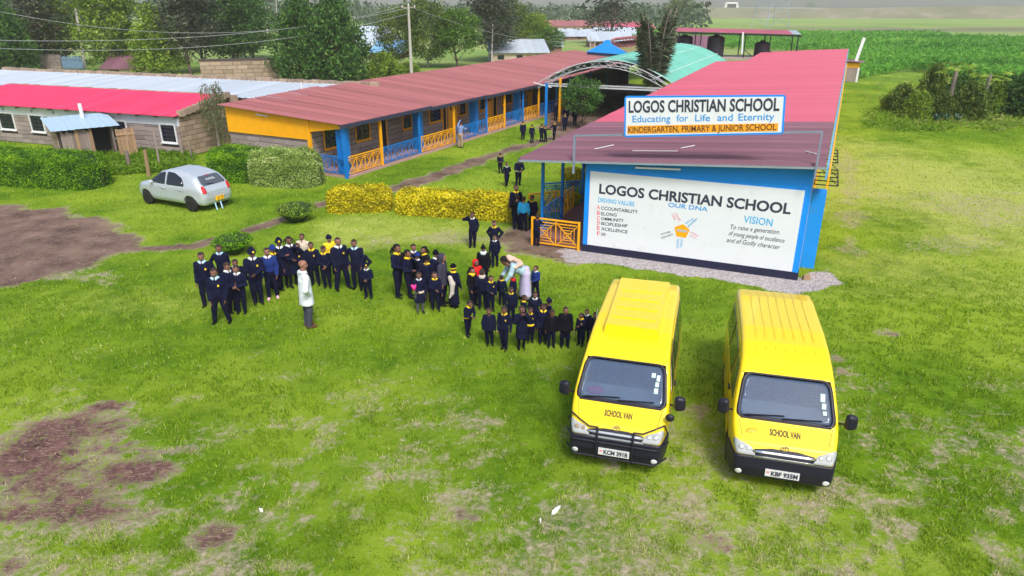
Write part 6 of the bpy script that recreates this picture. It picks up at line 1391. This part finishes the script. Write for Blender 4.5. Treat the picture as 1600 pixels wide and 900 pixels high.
def cap_mesh(kind, mats):
    key = (kind,) + tuple(m.name for m in mats)
    if key in PM: return PM[key]
    if kind == 'short': P = [('e', (0, .045, .155), (.375, .45, .375), 0), ('e', (0, .2, 0), (.34, .30, .30), 0)]
    elif kind == 'afro': P = [('e', (0, .06, .18), (.42, .48, .42), 0), ('e', (0, .2, 0), (.38, .34, .34), 0)]
    elif kind in ('braids', 'ponytail'):
        P = [('e', (0, .05, .16), (.385, .46, .385), 0), ('e', (0, .2, 0), (.36, .32, .34), 0)]
        for i in range(7): a = (i - 3) * .17; P += [('c', (a * .9, .42, .1), (a * 1.3, .50, -.35), .07, .06, 0), ('c', (a * 1.3, .50, -.35), (a * 1.2, .42, -.85), .06, .04, 0)]
        if kind == 'ponytail': P += [('c', (0, .4, .42), (0, .62, .25), .12, .12, 0), ('c', (0, .62, .25), (0, .6, -.3), .12, .05, 0)]
    elif kind == 'beanie': P = [('e', (0, .03, .20), (.42, .49, .40), 0), ('e', (0, .08, .45), (.26, .30, .24), 0)] + [('c', (.40 * math.cos(a), .03 + .47 * math.sin(a), .10), (.40 * math.cos(a + .5), .03 + .47 * math.sin(a + .5), .10), .065, .065, 1) for a in np.arange(0, 6.28, .5)]
    elif kind == 'pom': P = [('e', (0, .03, .20), (.42, .49, .40), 0), ('e', (0, .10, .50), (.22, .24, .24), 0), ('e', (0, .14, .78), (.15, .15, .14), 0)] + [('c', (.40 * math.cos(a), .03 + .47 * math.sin(a), .10), (.40 * math.cos(a + .5), .03 + .47 * math.sin(a + .5), .10), .065, .065, 1) for a in np.arange(0, 6.28, .5)]
    elif kind == 'hood': P = [('e', (0, .12, .10), (.50, .52, .52), 0), ('e', (0, .2, -.3), (.46, .42, .40), 0)]
    V, Q, l = sdf_body(P, .055, .07); c = V[Q].mean(1)
    if kind == 'hood': keep = ~((c[:, 1] < -.14) & (np.hypot(c[:, 0], (c[:, 2] - .0) * .8) < .40))
    elif kind in ('beanie', 'pom'): keep = c[:, 2] > -.02
    else: keep = ~((c[:, 1] < -.12) & (c[:, 2] < .30 + .25 * (c[:, 1] + .45))) & ~((c[:, 1] < .12) & (c[:, 2] < .02))
    Q = Q[keep]; l = l[keep]; u, inv = np.unique(Q, return_inverse=True); Q = inv.reshape(Q.shape); V = V[u]
    PM[key] = mesh('headwear', V, Q, list(mats), [min(int(i), len(mats) - 1) for i in l], True); return PM[key]
def collar_mesh(m):
    key = ('collar', m.name)
    if key in PM: return PM[key]
    n = 24; v = []; f = []
    for lay in (0, .006):
        for i in range(n + 1):
            a = math.radians(-90 + 14 + (332) * i / n); fr = max(0, -math.sin(a)); drop = .022 + .035 * max(0, math.cos((a + math.pi / 2) * 1.0)) ** 4 * (1 if i in range(0, n + 1) else 0)
            ri = .034; ro = .058 + .010 * abs(math.cos(a))
            v += [(ri * math.cos(a), ri * math.sin(a) * 1.0, .853 + lay), (ro * math.cos(a), ro * math.sin(a) * .92, .853 - drop + lay)]
    k = 2 * (n + 1)
    for i in range(n): b = 2 * i; f += [(b, b + 2, b + 3, b + 1), (k + b, k + b + 1, k + b + 3, k + b + 2), (b + 1, b + 3, k + b + 3, k + b + 1), (b, k + b, k + b + 2, b + 2)]
    PM[key] = mesh('collar', v, [tuple(reversed(q)) for q in f], m, smooth=True); return PM[key]
ARM = dict(down=((.035, .0, -.165), (.03, .05, -.31)), hip=((.105, -.05, -.125), (.005, .02, -.25)), front=((.035, .03, -.16), (-.075, .135, -.20)), cross=((.03, .04, -.155), (-.14, .115, -.115)), face=((.06, .10, -.10), (-.075, .13, .03)), salute=((.15, .04, .0), (-.02, .075, .125)), reach=((.12, .09, -.05), (.22, .20, -.06)), pocket=((.07, -.03, -.155), (.045, .04, -.27)), forward=((.03, .10, -.11), (.0, .24, -.10)), back=((.06, -.07, -.15), (-.06, -.10, -.22)), out=((.14, .0, -.08), (.27, .03, -.12)), swing=((.04, .09, -.14), (.02, .22, -.20)), up=((.08, .10, .08), (.02, .18, .2)), hang=((.03, .07, -.15), (.0, .15, -.27)))
def rotx(v, a, piv):
    y, z = v[1] - piv[1], v[2] - piv[2]; return (v[0], piv[1] + y * math.cos(a) - z * math.sin(a), piv[2] + y * math.sin(a) + z * math.cos(a))
def person(px, py, top, yaw, label, arms=('down', 'down'), legs='stand', head='short', top_c='navy', bot_c='trouser', collar=None, badge=False, adult=False, lean=0, hyaw=0, hpitch=0, skirt=None, shoe='shoe', headm=None, waist=None, fat=1.0, coat=False, height=None, y=None, group='pupils on the school lawn', sock=None, scarf=None, zoff=0.0, hr=None):
    p = G(px, py); H = height or HT(top, p.y) ; H = max(.82, min(H, 1.9)); hs = hr or (.134 if adult else .152 if H > 1.25 else .165)
    if lean and not height: H = H / max(.72, math.cos(lean) * .45 + .55)
    hh = hs * H; piv = (0, 0, .5 * H); U = lambda v: rotx(v, lean, piv)
    rj = random.Random(int(px * 13 + py * 7)); f = fat * (1.0 if adult else 1.06) * rj.uniform(.93, 1.05); P = []; hyaw += rj.uniform(-.45, .45); hpitch += rj.uniform(-.08, .2); sway = rj.uniform(-.018, .018)
    hipw = .052 * H; sp = dict(stand=(.0, .0, .055), wide=(.0, .0, .095), stride=(.11, -.12, .045), step=(.05, -.05, .05))[legs]
    for s, fy in ((-1, sp[0]), (1, sp[1])):
        hip = (s * hipw + sway * H, 0, .48 * H); an = (s * sp[2] * H * rj.uniform(.75, 1.35), -fy * H + .01 * H + rj.uniform(-.045, .045) * H, .055 * H); kn = ((hip[0] + an[0]) / 2 + s * .004 * H, (hip[1] + an[1]) / 2 - .018 * H - .02 * H * (legs == 'stride'), .27 * H)
        if legs == 'stride' and fy < 0: an = (an[0], an[1], .085 * H)
        lc = sock or bot_c
        P += [('c', hip, kn, .060 * H * f, .044 * H * f, bot_c if not skirt else lc), ('c', kn, an, .043 * H * f if not skirt else .036 * H, (.034 if not skirt else .026) * H * f, lc), ('c', (an[0], an[1] + .02 * H, .028 * H), (an[0] + s * .012 * H, an[1] - .085 * H, .024 * H), .028 * H, .026 * H, 'shoe')]
    P += [('e', (0, 0, .505 * H), (.098 * H * f, .074 * H * f, .075 * H), bot_c)]
    P += [('e', U((0, .002 * H, .595 * H)), (.094 * H * f, .071 * H * f, .095 * H), top_c), ('e', U((0, 0, .70 * H)), (.108 * H * f, .074 * H * f, .115 * H), top_c), ('c', U((-.075 * H, .004 * H, .785 * H)), U((.075 * H, .004 * H, .785 * H)), .042 * H * f, .042 * H * f, top_c)]
    if skirt: P += [('k', (0, 0, .60 * H), (0, .004 * H, (.27 if skirt in ('navy',) else .10) * H), .088 * H, .135 * H, 'skirt')]
    if coat: P += [('k', U((0, 0, .66 * H)), (0, 0, (.36 if adult else .43) * H), .105 * H, .122 * H * f, top_c)]
    nb = U((0, .006 * H, .80 * H)); hc = np.array(U((0, -.012 * H, H - hh * .5))); P += [('c', nb, tuple(hc + np.array([0, .01 * H, -.35 * hh])), .040 * H, .034 * H, 'skin')]
    wr = []
    for s, a in ((-1, arms[0]), (1, arms[1])):
        sh = np.array(U((s * .108 * H, .004 * H, .785 * H))); e, w = ARM[a]; e = [q + rj.uniform(-.016, .016) for q in e]; w = [q + rj.uniform(-.022, .022) for q in w]; sh[2] += s * sway * H * .5; el = sh + np.array((s * e[0], -e[1], e[2])) * H; wv = sh + np.array((s * w[0], -w[1], w[2])) * H
        P += [('c', tuple(sh), tuple(el), .042 * H * f, .034 * H * f, top_c), ('c', tuple(el), tuple(wv), .034 * H * f, .027 * H * f, top_c)]; wr.append((s, el, wv))
    V, Q, lab = sdf_body(P, max(.015, .0125 * H), .022 * H)
    Vs = [V]; Qs = [Q]; Ls = [lab]; n0 = len(V)
    # head, turned on the neck
    a, b = hyaw, hpitch + lean * .6; ca, sa, cb, sb = math.cos(a), math.sin(a), math.cos(b), math.sin(b)
    R = np.array([[ca, -sa, 0], [sa, ca, 0], [0, 0, 1]]) @ np.array([[1, 0, 0], [0, cb, -sb], [0, sb, cb]])
    hv = (HEAD[0] * hh) @ R.T + hc; Vs.append(hv); Qs.append(HEAD[1] + n0); Ls.append(HEAD[2]); n0 += len(hv)
    for s, el, wv in wr:                                # hands continue the forearm
        d = wv - el; d = d / np.linalg.norm(d); z = -d; x = np.array([s, 0.2, 0.0]); x = x - z * (x @ z); x /= np.linalg.norm(x); yv = np.cross(z, x)
        hd = HAND[0] * np.array([s if False else 1, 1, 1]) * (.092 * H); M = np.stack([x, yv if s > 0 else -yv, z], 1) if s > 0 else np.stack([x, -yv, z], 1); q = hd @ M.T + wv + d * .012 * H; Vs.append(q); Qs.append((HAND[1] if s > 0 else HAND[1][:, ::-1]) + n0); Ls.append(np.array(['skin'] * len(HAND[1]), dtype=object)); n0 += len(q)
    lab = np.concatenate(Ls); si = (px * 7 + py) % 3; si = int(si)
    M = dict(PC); M['skin'] = SKIN[si]; M['shoe'] = PC[shoe]; M['skirt'] = PC[skirt if skirt in PC else 'trouser'] if skirt else PC['trouser']
    keys = list(dict.fromkeys(lab)); mi = np.array([keys.index(k) for k in lab])
    t = thing('person', label, 'person', p + Vector((0, 0, zoff)), yaw, group)
    link('body', mesh('body', np.concatenate(Vs), np.concatenate(Qs), [M[k] for k in keys], mi, True), t)
    E_ = Matrix([list(r) for r in R]).to_euler()
    if head:
        hm = headm or (('crop',) if head == 'short' else ('hairm',) if head in ('short', 'afro', 'braids', 'ponytail') else ('navy', 'navy') if head != 'hood' else (top_c,))
        nm = 'hair' if head in ('short', 'afro', 'braids', 'ponytail') else 'hood' if head == 'hood' else 'beanie'
        link(nm, cap_mesh(head, [PC[k] for k in hm]), t, hc, E_, (hh, hh, hh))
        if head in ('beanie',) and badge != 'nopatch' and headm is None or (headm and len(headm) > 2):
            q = Vector(hc) + Matrix([list(r) for r in R]) @ Vector((.05 * hh, -.44 * hh, .30 * hh)); MB().lathe([(.13, -.02), (.13, .05), (.08, .07)], 8).build('beanie_patch', PC['yellow'], t, q, (math.pi / 2 + E_.x, 0, E_.z), smooth=False).scale = (hh, hh, hh)
    if collar:
        o = link('collar', collar_mesh(PC[collar]), t, scale=(H * f, H * f, H))
        if lean: o.rotation_euler.x = lean; v = Matrix.Rotation(lean, 3, 'X') @ Vector((0, 0, .5 * H)); o.location = Vector((0, 0, .5 * H)) - v
    if scarf: 
        o = MB().lathe([(.055, -.045), (.078, -.03), (.082, .015), (.062, .045), (.05, .03)], 14).build('scarf', PC[scarf], t, nb, (lean, 0, 0), smooth=True); o.scale = (H, H * .95, H); o.location = Vector(nb) + Vector((0, -.005 * H, .025 * H))
    if badge is True:
        q = Vector(U((.055 * H, -.078 * H * f, .715 * H))); MB().cbox((0, 0, 0), (.026 * H, .010, .032 * H)).build('badge', PC['yellow'], t, q, (lean - .08, 0, .25))
    if waist:
        o = MB().lathe([(.096, .50), (.104, .505), (.104, .545), (.096, .55)], 20).build('waistband', PC[waist], t, smooth=True); o.scale = (H * f * 1.04, H * f * .80, H)
    return t
def z1(x, y): return 300 + x / 5, 350 + y / 5
def z2(x, y): return 600 + x / 3.75, 320 + y / 3.75
D = math.radians
# each row: feet pixel, head-top row, facing (0 = camera, + = towards the right), label, options
def P1(x, y, top, yaw, label, **k): a = z1(x, y); return person(a[0], a[1], 350 + top / 5, D(yaw), label, group='pupils gathered around the man in white', **k)
def P2(x, y, top, yaw, label, **k): a = z2(x, y); return person(a[0], a[1], 320 + top / 3.75, D(yaw), label, group='pupils gathered in the middle of the lawn', **k)
P1(140, 640, 220, 10, 'boy with light blue collar and badge at the far left of the left group', collar='collarb', badge=True)
P1(268, 545, 160, 12, 'boy with light blue collar, hand on hip, below the rounded bush', collar='collarb', arms=('hip', 'down'))
P1(240, 772, 345, 8, 'boy with light blue collar standing in front, legs apart, left group', collar='collarb', badge=True, legs='wide')
P1(330, 690, 298, 55, 'boy with white collar looking down to the right beside the front boy', collar='white', hpitch=.35, arms=('front', 'front'))
P1(385, 610, 275, 10, 'boy with white collar half hidden behind the boy with clasped hands', collar='white')
P1(400, 695, 320, 5, 'boy with white collar clasping his hands before him, left group', collar='white', arms=('front', 'front'), hpitch=.2)
P1(525, 625, 190, 25, 'pupil in navy beanie with yellow patch, standing apart left of the tracksuit child', head='beanie', collar='white', badge=True, arms=('down', 'front'))
P1(635, 580, 185, 20, 'child in blue and white tracksuit top with pink shoes', top_c='blue', shoe='pink', collar='white')
P1(672, 528, 168, 50, 'pupil in blue beanie and long navy skirt behind the tracksuit child', head='beanie', headm=('blue', 'blue'), collar='yellow', skirt='long')
P1(725, 500, 112, 25, 'girl in beanie and skirt with folded arms behind the tracksuit child', head='beanie', collar='white', skirt='navy', sock='black', arms=('cross', 'cross'))
P1(800, 486, 98, 45, 'girl with long braids and white collar left of the man', head='braids', collar='white', skirt='navy', sock='black', arms=('front', 'face'))
P1(858, 470, 150, -5, 'pupil with white collar and yellow badge right behind the man', collar='white', badge=True)
P1(895, 400, 75, -5, 'child in cream shirt facing the camera behind the group', top_c='cream', collar='cream', bot_c='trouser')
P1(965, 480, 140, 5, 'pupil with yellow collar and badge just right of the man', collar='yellow', badge=True)
P1(1058, 502, 170, 5, 'pupil with wide yellow collar and bowed head', collar='yellow', hpitch=.55, arms=('front', 'front'))
P1(1098, 402, 88, 40, 'pupil in bright yellow top and navy beanie at the back', head='beanie', headm=('navy', 'navy'), top_c='yellow')
P1(1175, 505, 105, 35, 'biggest boy of the left group, white collar, looking right', collar='white', badge=True, legs='wide', fat=1.15)
P1(1298, 505, 120, 0, 'boy with light blue collar, one hand on hip, right of the biggest boy', collar='collarb', arms=('hip', 'down'))
P1(1345, 486, 185, -25, 'boy with white collar and elbow out at the right end of the left group', collar='white', arms=('down', 'hip'))
P1(1383, 582, 305, -10, 'smallest girl of the left group in navy beanie and white collar', head='beanie', collar='white', arms=('front', 'front'))
x, y = z1(920, 806)
m_ = person(x, y, 350 + 285 / 5, D(125), 'man in long white shirt and dark trousers addressing the left group', top_c='white', bot_c='denim', adult=True, shoe='brownshoe', head=None, collar='white', coat=True, arms=('hip', 'down'), hyaw=-.2, group='grown-ups on the lawn', fat=1.08)
P2(92, 542, 230, 60, 'tall girl with long braids and yellow collar, left end of the middle group', head='braids', collar='yellow', arms=('front', 'front'), legs='step')
P2(150, 540, 263, 65, 'girl with braids and yellow collar beside the tall girl', head='braids', collar='yellow', legs='step', arms=('front', 'face'))
P2(186, 490, 229, 15, 'boy with white collar behind the two girls with braids', collar='white')
P2(246, 500, 245, -60, 'girl with tied-up hair and yellow collar facing left', head='ponytail', collar='yellow')
P2(205, 510, 282, 160, 'pupil in royal blue beanie seen from behind', head='beanie', headm=('blue', 'blue'), collar='white')
P2(262, 560, 300, 165, 'pupil in black beanie and yellow collar seen from behind', head='beanie', headm=('black', 'black'), collar='yellow')
P2(312, 520, 268, 40, 'pupil in black beanie and white collar behind the grey jacket', head='beanie', headm=('black', 'black'), collar='white')
P2(350, 588, 288, 75, 'tall pupil in grey hooded jacket with the hood up, facing right', top_c='grey', head='hood', headm=('grey',), coat=True, fat=1.15)
P2(215, 630, 394, 10, 'small girl with white collar and cream waistband holding a pink toy', collar='white', waist='cream', skirt='navy', sock='sock', arms=('front', 'down'))
P2(305, 622, 393, 15, 'small pupil with yellow collar beside the girl with the pink toy', collar='yellow', arms=('front', 'down'), headm=None)
P2(412, 602, 350, 150, 'pupil in black beanie with yellow rim and long skirt, back turned', head='beanie', headm=('black', 'yellow'), collar='yellow', skirt='long')
P2(585, 470, 240, -5, 'tall person in black jacket, bobble hat and pale scarf behind the red hood', top_c='black', head='pom', headm=('black', 'black'), scarf='white', coat=True, arms=('down', 'down'), fat=1.2, adult=True)
P2(542, 545, 322, 20, 'small child in bright red hooded top', top_c='red', head='hood', headm=('red',))
P2(520, 592, 366, 55, 'pupil with yellow hairband in black jacket beside the red hood', top_c='black', head='ponytail', collar=None, fat=1.15, headm=('hairm',), scarf='yellow')
P2(578, 615, 377, 175, 'pupil with fawn hood hanging on the back, seen from behind', collar='stone', scarf='stone')
P2(628, 622, 414, 15, 'dark-faced pupil with yellow collar and badge right of the fawn hood', collar='yellow', badge=True, arms=('front', 'down'))
P2(690, 590, 412, 165, 'pupil with yellow collar seen from behind before the bending woman', collar='yellow')
P2(756, 585, 407, 60, 'pupil with red scarf over the mouth below the bending woman', scarf='red')
P2(888, 548, 356, -40, 'boy in royal blue jacket standing alone right of the bending woman', top_c='blue', collar='white', arms=('down', 'front'), legs='step')
P2(745, 690, 482, 0, 'taller pupil with yellow collar in the middle of the front cluster', collar='yellow')
P2(882, 730, 510, 0, 'pupil with white collar at the back of the front cluster', collar='white')
P2(818, 740, 529, 110, 'pupil with yellow collar in profile behind the girl with hands at her face', collar='yellow')
P2(962, 745, 552, 120, 'pupil in navy bobble hat at the back of the front cluster', head='pom', headm=('navy', 'navy'))
P2(492, 768, 553, 40, 'pupil with yellow collar and waistband leaning forward, left of the front row', collar='yellow', waist='yellow', lean=.25, arms=('front', 'front'), legs='step')
P2(618, 826, 604, 0, 'boy in plain navy jacket buttoned up, second in the front row', top_c='navy', coat=True)
P2(706, 848, 594, -20, 'boy with yellow collar and round badge, third in the front row', collar='yellow', badge=True)
P2(806, 848, 591, 10, 'girl in navy skirt and boots with hands at her face in the front row', skirt='navy', sock='black', arms=('face', 'face'), coat=True)
P2(855, 808, 601, 5, 'small pupil with yellow collar and yellow waistband in the front row', collar='yellow', badge=True, waist='yellow')
P2(930, 812, 580, 0, 'light-faced pupil in open navy coat with yellow collar in the front row', collar='yellow', coat=True, fat=1.1)
P2(980, 832, 612, 0, 'child in black zipped jacket with bowed head in the front row', top_c='black', coat=True, hpitch=.2)
P2(1058, 836, 598, -5, 'child in thick black jacket standing apart in the front row', top_c='black', coat=True, fat=1.15)
st_p = P2(1150, 826, 634, -35, 'pupil with yellow collar holding a long white stick beside the van', collar='yellow', badge=True, arms=('down', 'forward'))
P2(1182, 800, 612, -20, 'pupil behind the one with the white stick next to the van', collar='white')
P2(1228, 815, 655, -15, 'pupil mostly hidden by the corner of the left van')
P2(522, 248, 43, -5, 'boy shading his eyes with one hand before the golden hedge', collar='white', arms=('salute', 'down'))
P2(648, 305, 93, -15, 'pupil with yellow collar and hands on hips near the railing', collar='yellow', arms=('hip', 'hip'))
P2(650, 362, 178, -8, 'boy with white collar walking towards the camera near the railing', collar='white', legs='step')
# bending woman: light sweater, tan jacket over her back, long flowered skirt
x, y = z2(826, 560)
w_ = person(x, y, 400, D(-75), 'woman in pale blue sweater and lilac skirt bending over, tan jacket on her back', top_c='pale', bot_c='lilac', skirt='lilac', adult=True, lean=.95, head='afro', arms=('hang', 'hang'), height=1.62, group='grown-ups on the lawn', sock='lilac', fat=1.15)
V, Q, _ = sdf_body([('c', (-.16, .02, 0), (.16, .04, .02), .05, .06, 0), ('c', (-.14, -.16, .02), (.15, -.14, .05), .05, .05, 0), ('c', (-.12, -.3, -.02), (.13, -.28, .0), .05, .05, 0), ('c', (.17, .0, .0), (.24, -.1, -.12), .05, .04, 0), ('c', (-.16, 0, 0), (-.23, -.12, -.1), .05, .04, 0), ('c', (0, .05, 0), (0, -.3, .02), .08, .08, 0)], .018, .06)
jk = link('draped_jacket', mesh('draped_jacket', V, Q, PC['tan'], smooth=True), None); jk.rotation_euler = (-.5, 0, D(-75)); c = Vector((0, .06 - .12, 1.20)); jk.location = w_.location + Matrix.Rotation(D(-75), 3, 'Z') @ Vector((0, -.20, 1.12)); tag(jk, 'crumpled tan jacket draped over the bending woman\'s back', 'jacket')
# things held
def held(name, label, cat, v, q, m, loc, rz=0): return tag(link(name, mesh(name, v, q, m, smooth=True), None, loc, (0, 0, rz)), label, cat)
g = MB(); b0 = st_p.location + Vector((.28, -.22, .02)); g.tube((0, 0, 0), (.06, .05, 1.02), .012, .009, 8); tag(g.build('white_stick', M_WHITEM, None, b0), 'long thin white stick held upright beside the left van', 'stick')
a = z2(175, 484); q0 = G(*z2(215, 630)); V, Q, _ = sdf_body([('e', (0, 0, 0), (.06, .05, .055), 0), ('e', (-.05, 0, .05), (.03, .03, .03), 0), ('e', (.04, 0, .05), (.03, .03, .03), 0), ('c', (0, 0, -.03), (.03, 0, -.09), .03, .02, 0)], .012, .02)
held('pink_toy', 'hot pink toy held by the small girl with the cream waistband', 'toy', V, Q, mat('hot_pink', (.85, .03, .28), .5), at(a[0], a[1], q0.y - .12))
V, Q, _ = sdf_body([('c', (0, 0, .28), (.06, 0, .1), .055, .07, 0), ('c', (.06, 0, .1), (.04, 0, -.16), .07, .055, 0), ('c', (.04, 0, -.16), (-.02, -.02, -.27), .05, .03, 0)], .016, .04); a = z2(388, 485); q0 = G(*z2(412, 602)); held('folded_jacket', 'pale grey jacket carried by the pupil with the yellow-rimmed beanie', 'jacket', V, Q, PC['stone'], at(a[0], a[1], q0.y - .16))
# by the railing and on the path beyond
def P3(px, py, top, yaw, label, **k): return person(px, py, top, D(yaw), label, group='pupils by the railing and along the path', **k)
P3(806, 352, 289, 20, 'pupil with yellow collar at the end of the golden hedge, rearmost of four', collar='yellow')
P3(808, 358, 304, 150, 'brown-headed pupil in black seen from behind at the hedge end', top_c='black')
P3(818, 361, 307, 170, 'pupil in bright light-blue shirt seen from behind by the railing', top_c='lblue')
P3(831, 358, 305, -30, 'pupil with yellow collar beside the light-blue shirt by the railing', collar='yellow', arms=('front', 'down'))
P3(838, 384, 336, 150, 'child leaning on the yellow railing with arms over it', arms=('forward', 'forward'), top_c='navy', lean=.15)
P3(810, 290, 246, 15, 'pupil bending with a pale bundle in hand on the grass behind the roof corner', lean=.35, waist='cream', arms=('front', 'front'))
P3(782, 271, 239, 0, 'hunched pupil with yellow collar on the path, left of the runner', collar='yellow', hpitch=.5, arms=('front', 'front'))
P3(792, 291, 254, 10, 'pupil running towards the camera on the grass', collar='white', legs='stride', arms=('swing', 'back'))
P3(817, 218, 189, 5, 'pupil standing alone left of the blue canopy post', collar='yellow')
P3(831, 223, 194, 20, 'narrow standing pupil with yellow collar between the lone pupil and the pair', collar='yellow')
P3(846, 222, 194, 40, 'left pupil of the close pair by the blue canopy post', collar='yellow')
P3(852, 222, 196, 60, 'right pupil of the close pair by the blue canopy post', collar='yellow', arms=('reach', 'reach'))
P3(866, 219, 189, -60, 'pupil holding hands with the pair by the canopy post', collar='yellow', arms=('forward', 'down'))
P3(882, 204, 177, -5, 'pupil with yellow collar at the edge of the courtyard grass', collar='yellow')
P3(884, 196, 166, 10, 'pupil in the shade under the courtyard tree, left', collar='white')
P3(898, 196, 168, -10, 'pupil in the shade behind the courtyard tree, right', collar='white')
P3(868, 188, 160, 20, 'pupil in the shade of the canopy beside the yellow post')
person(719.5, 231, 190, D(150), 'person in blue plaid shirt and khaki shorts leaning on the verandah rail', top_c='plaid', bot_c='khaki', arms=('forward', 'up'), lean=.2, adult=True, group='grown-ups on the lawn')
grass()
# ------------------------------------------------------------------ the air: even pale haze over the plain
def haze(density):
    m = bpy.data.materials.new('haze_air'); m.use_nodes = True; t = m.node_tree; t.nodes.clear(); o = t.nodes.new('ShaderNodeOutputMaterial'); v = t.nodes.new('ShaderNodeVolumePrincipled')
    v.inputs['Color'].default_value = (.97, .99, 1, 1); v.inputs['Density'].default_value = density; v.inputs['Anisotropy'].default_value = -.25; t.links.new(v.outputs[0], o.inputs['Volume'])
    b = MB().box(-1700, 1700, -150, 1500, -1.7, 45).build('haze', m); b['kind'] = 'stuff'; tag(b, 'thin pale haze lying over the whole plain', 'haze', kind='stuff')
haze(.00028)
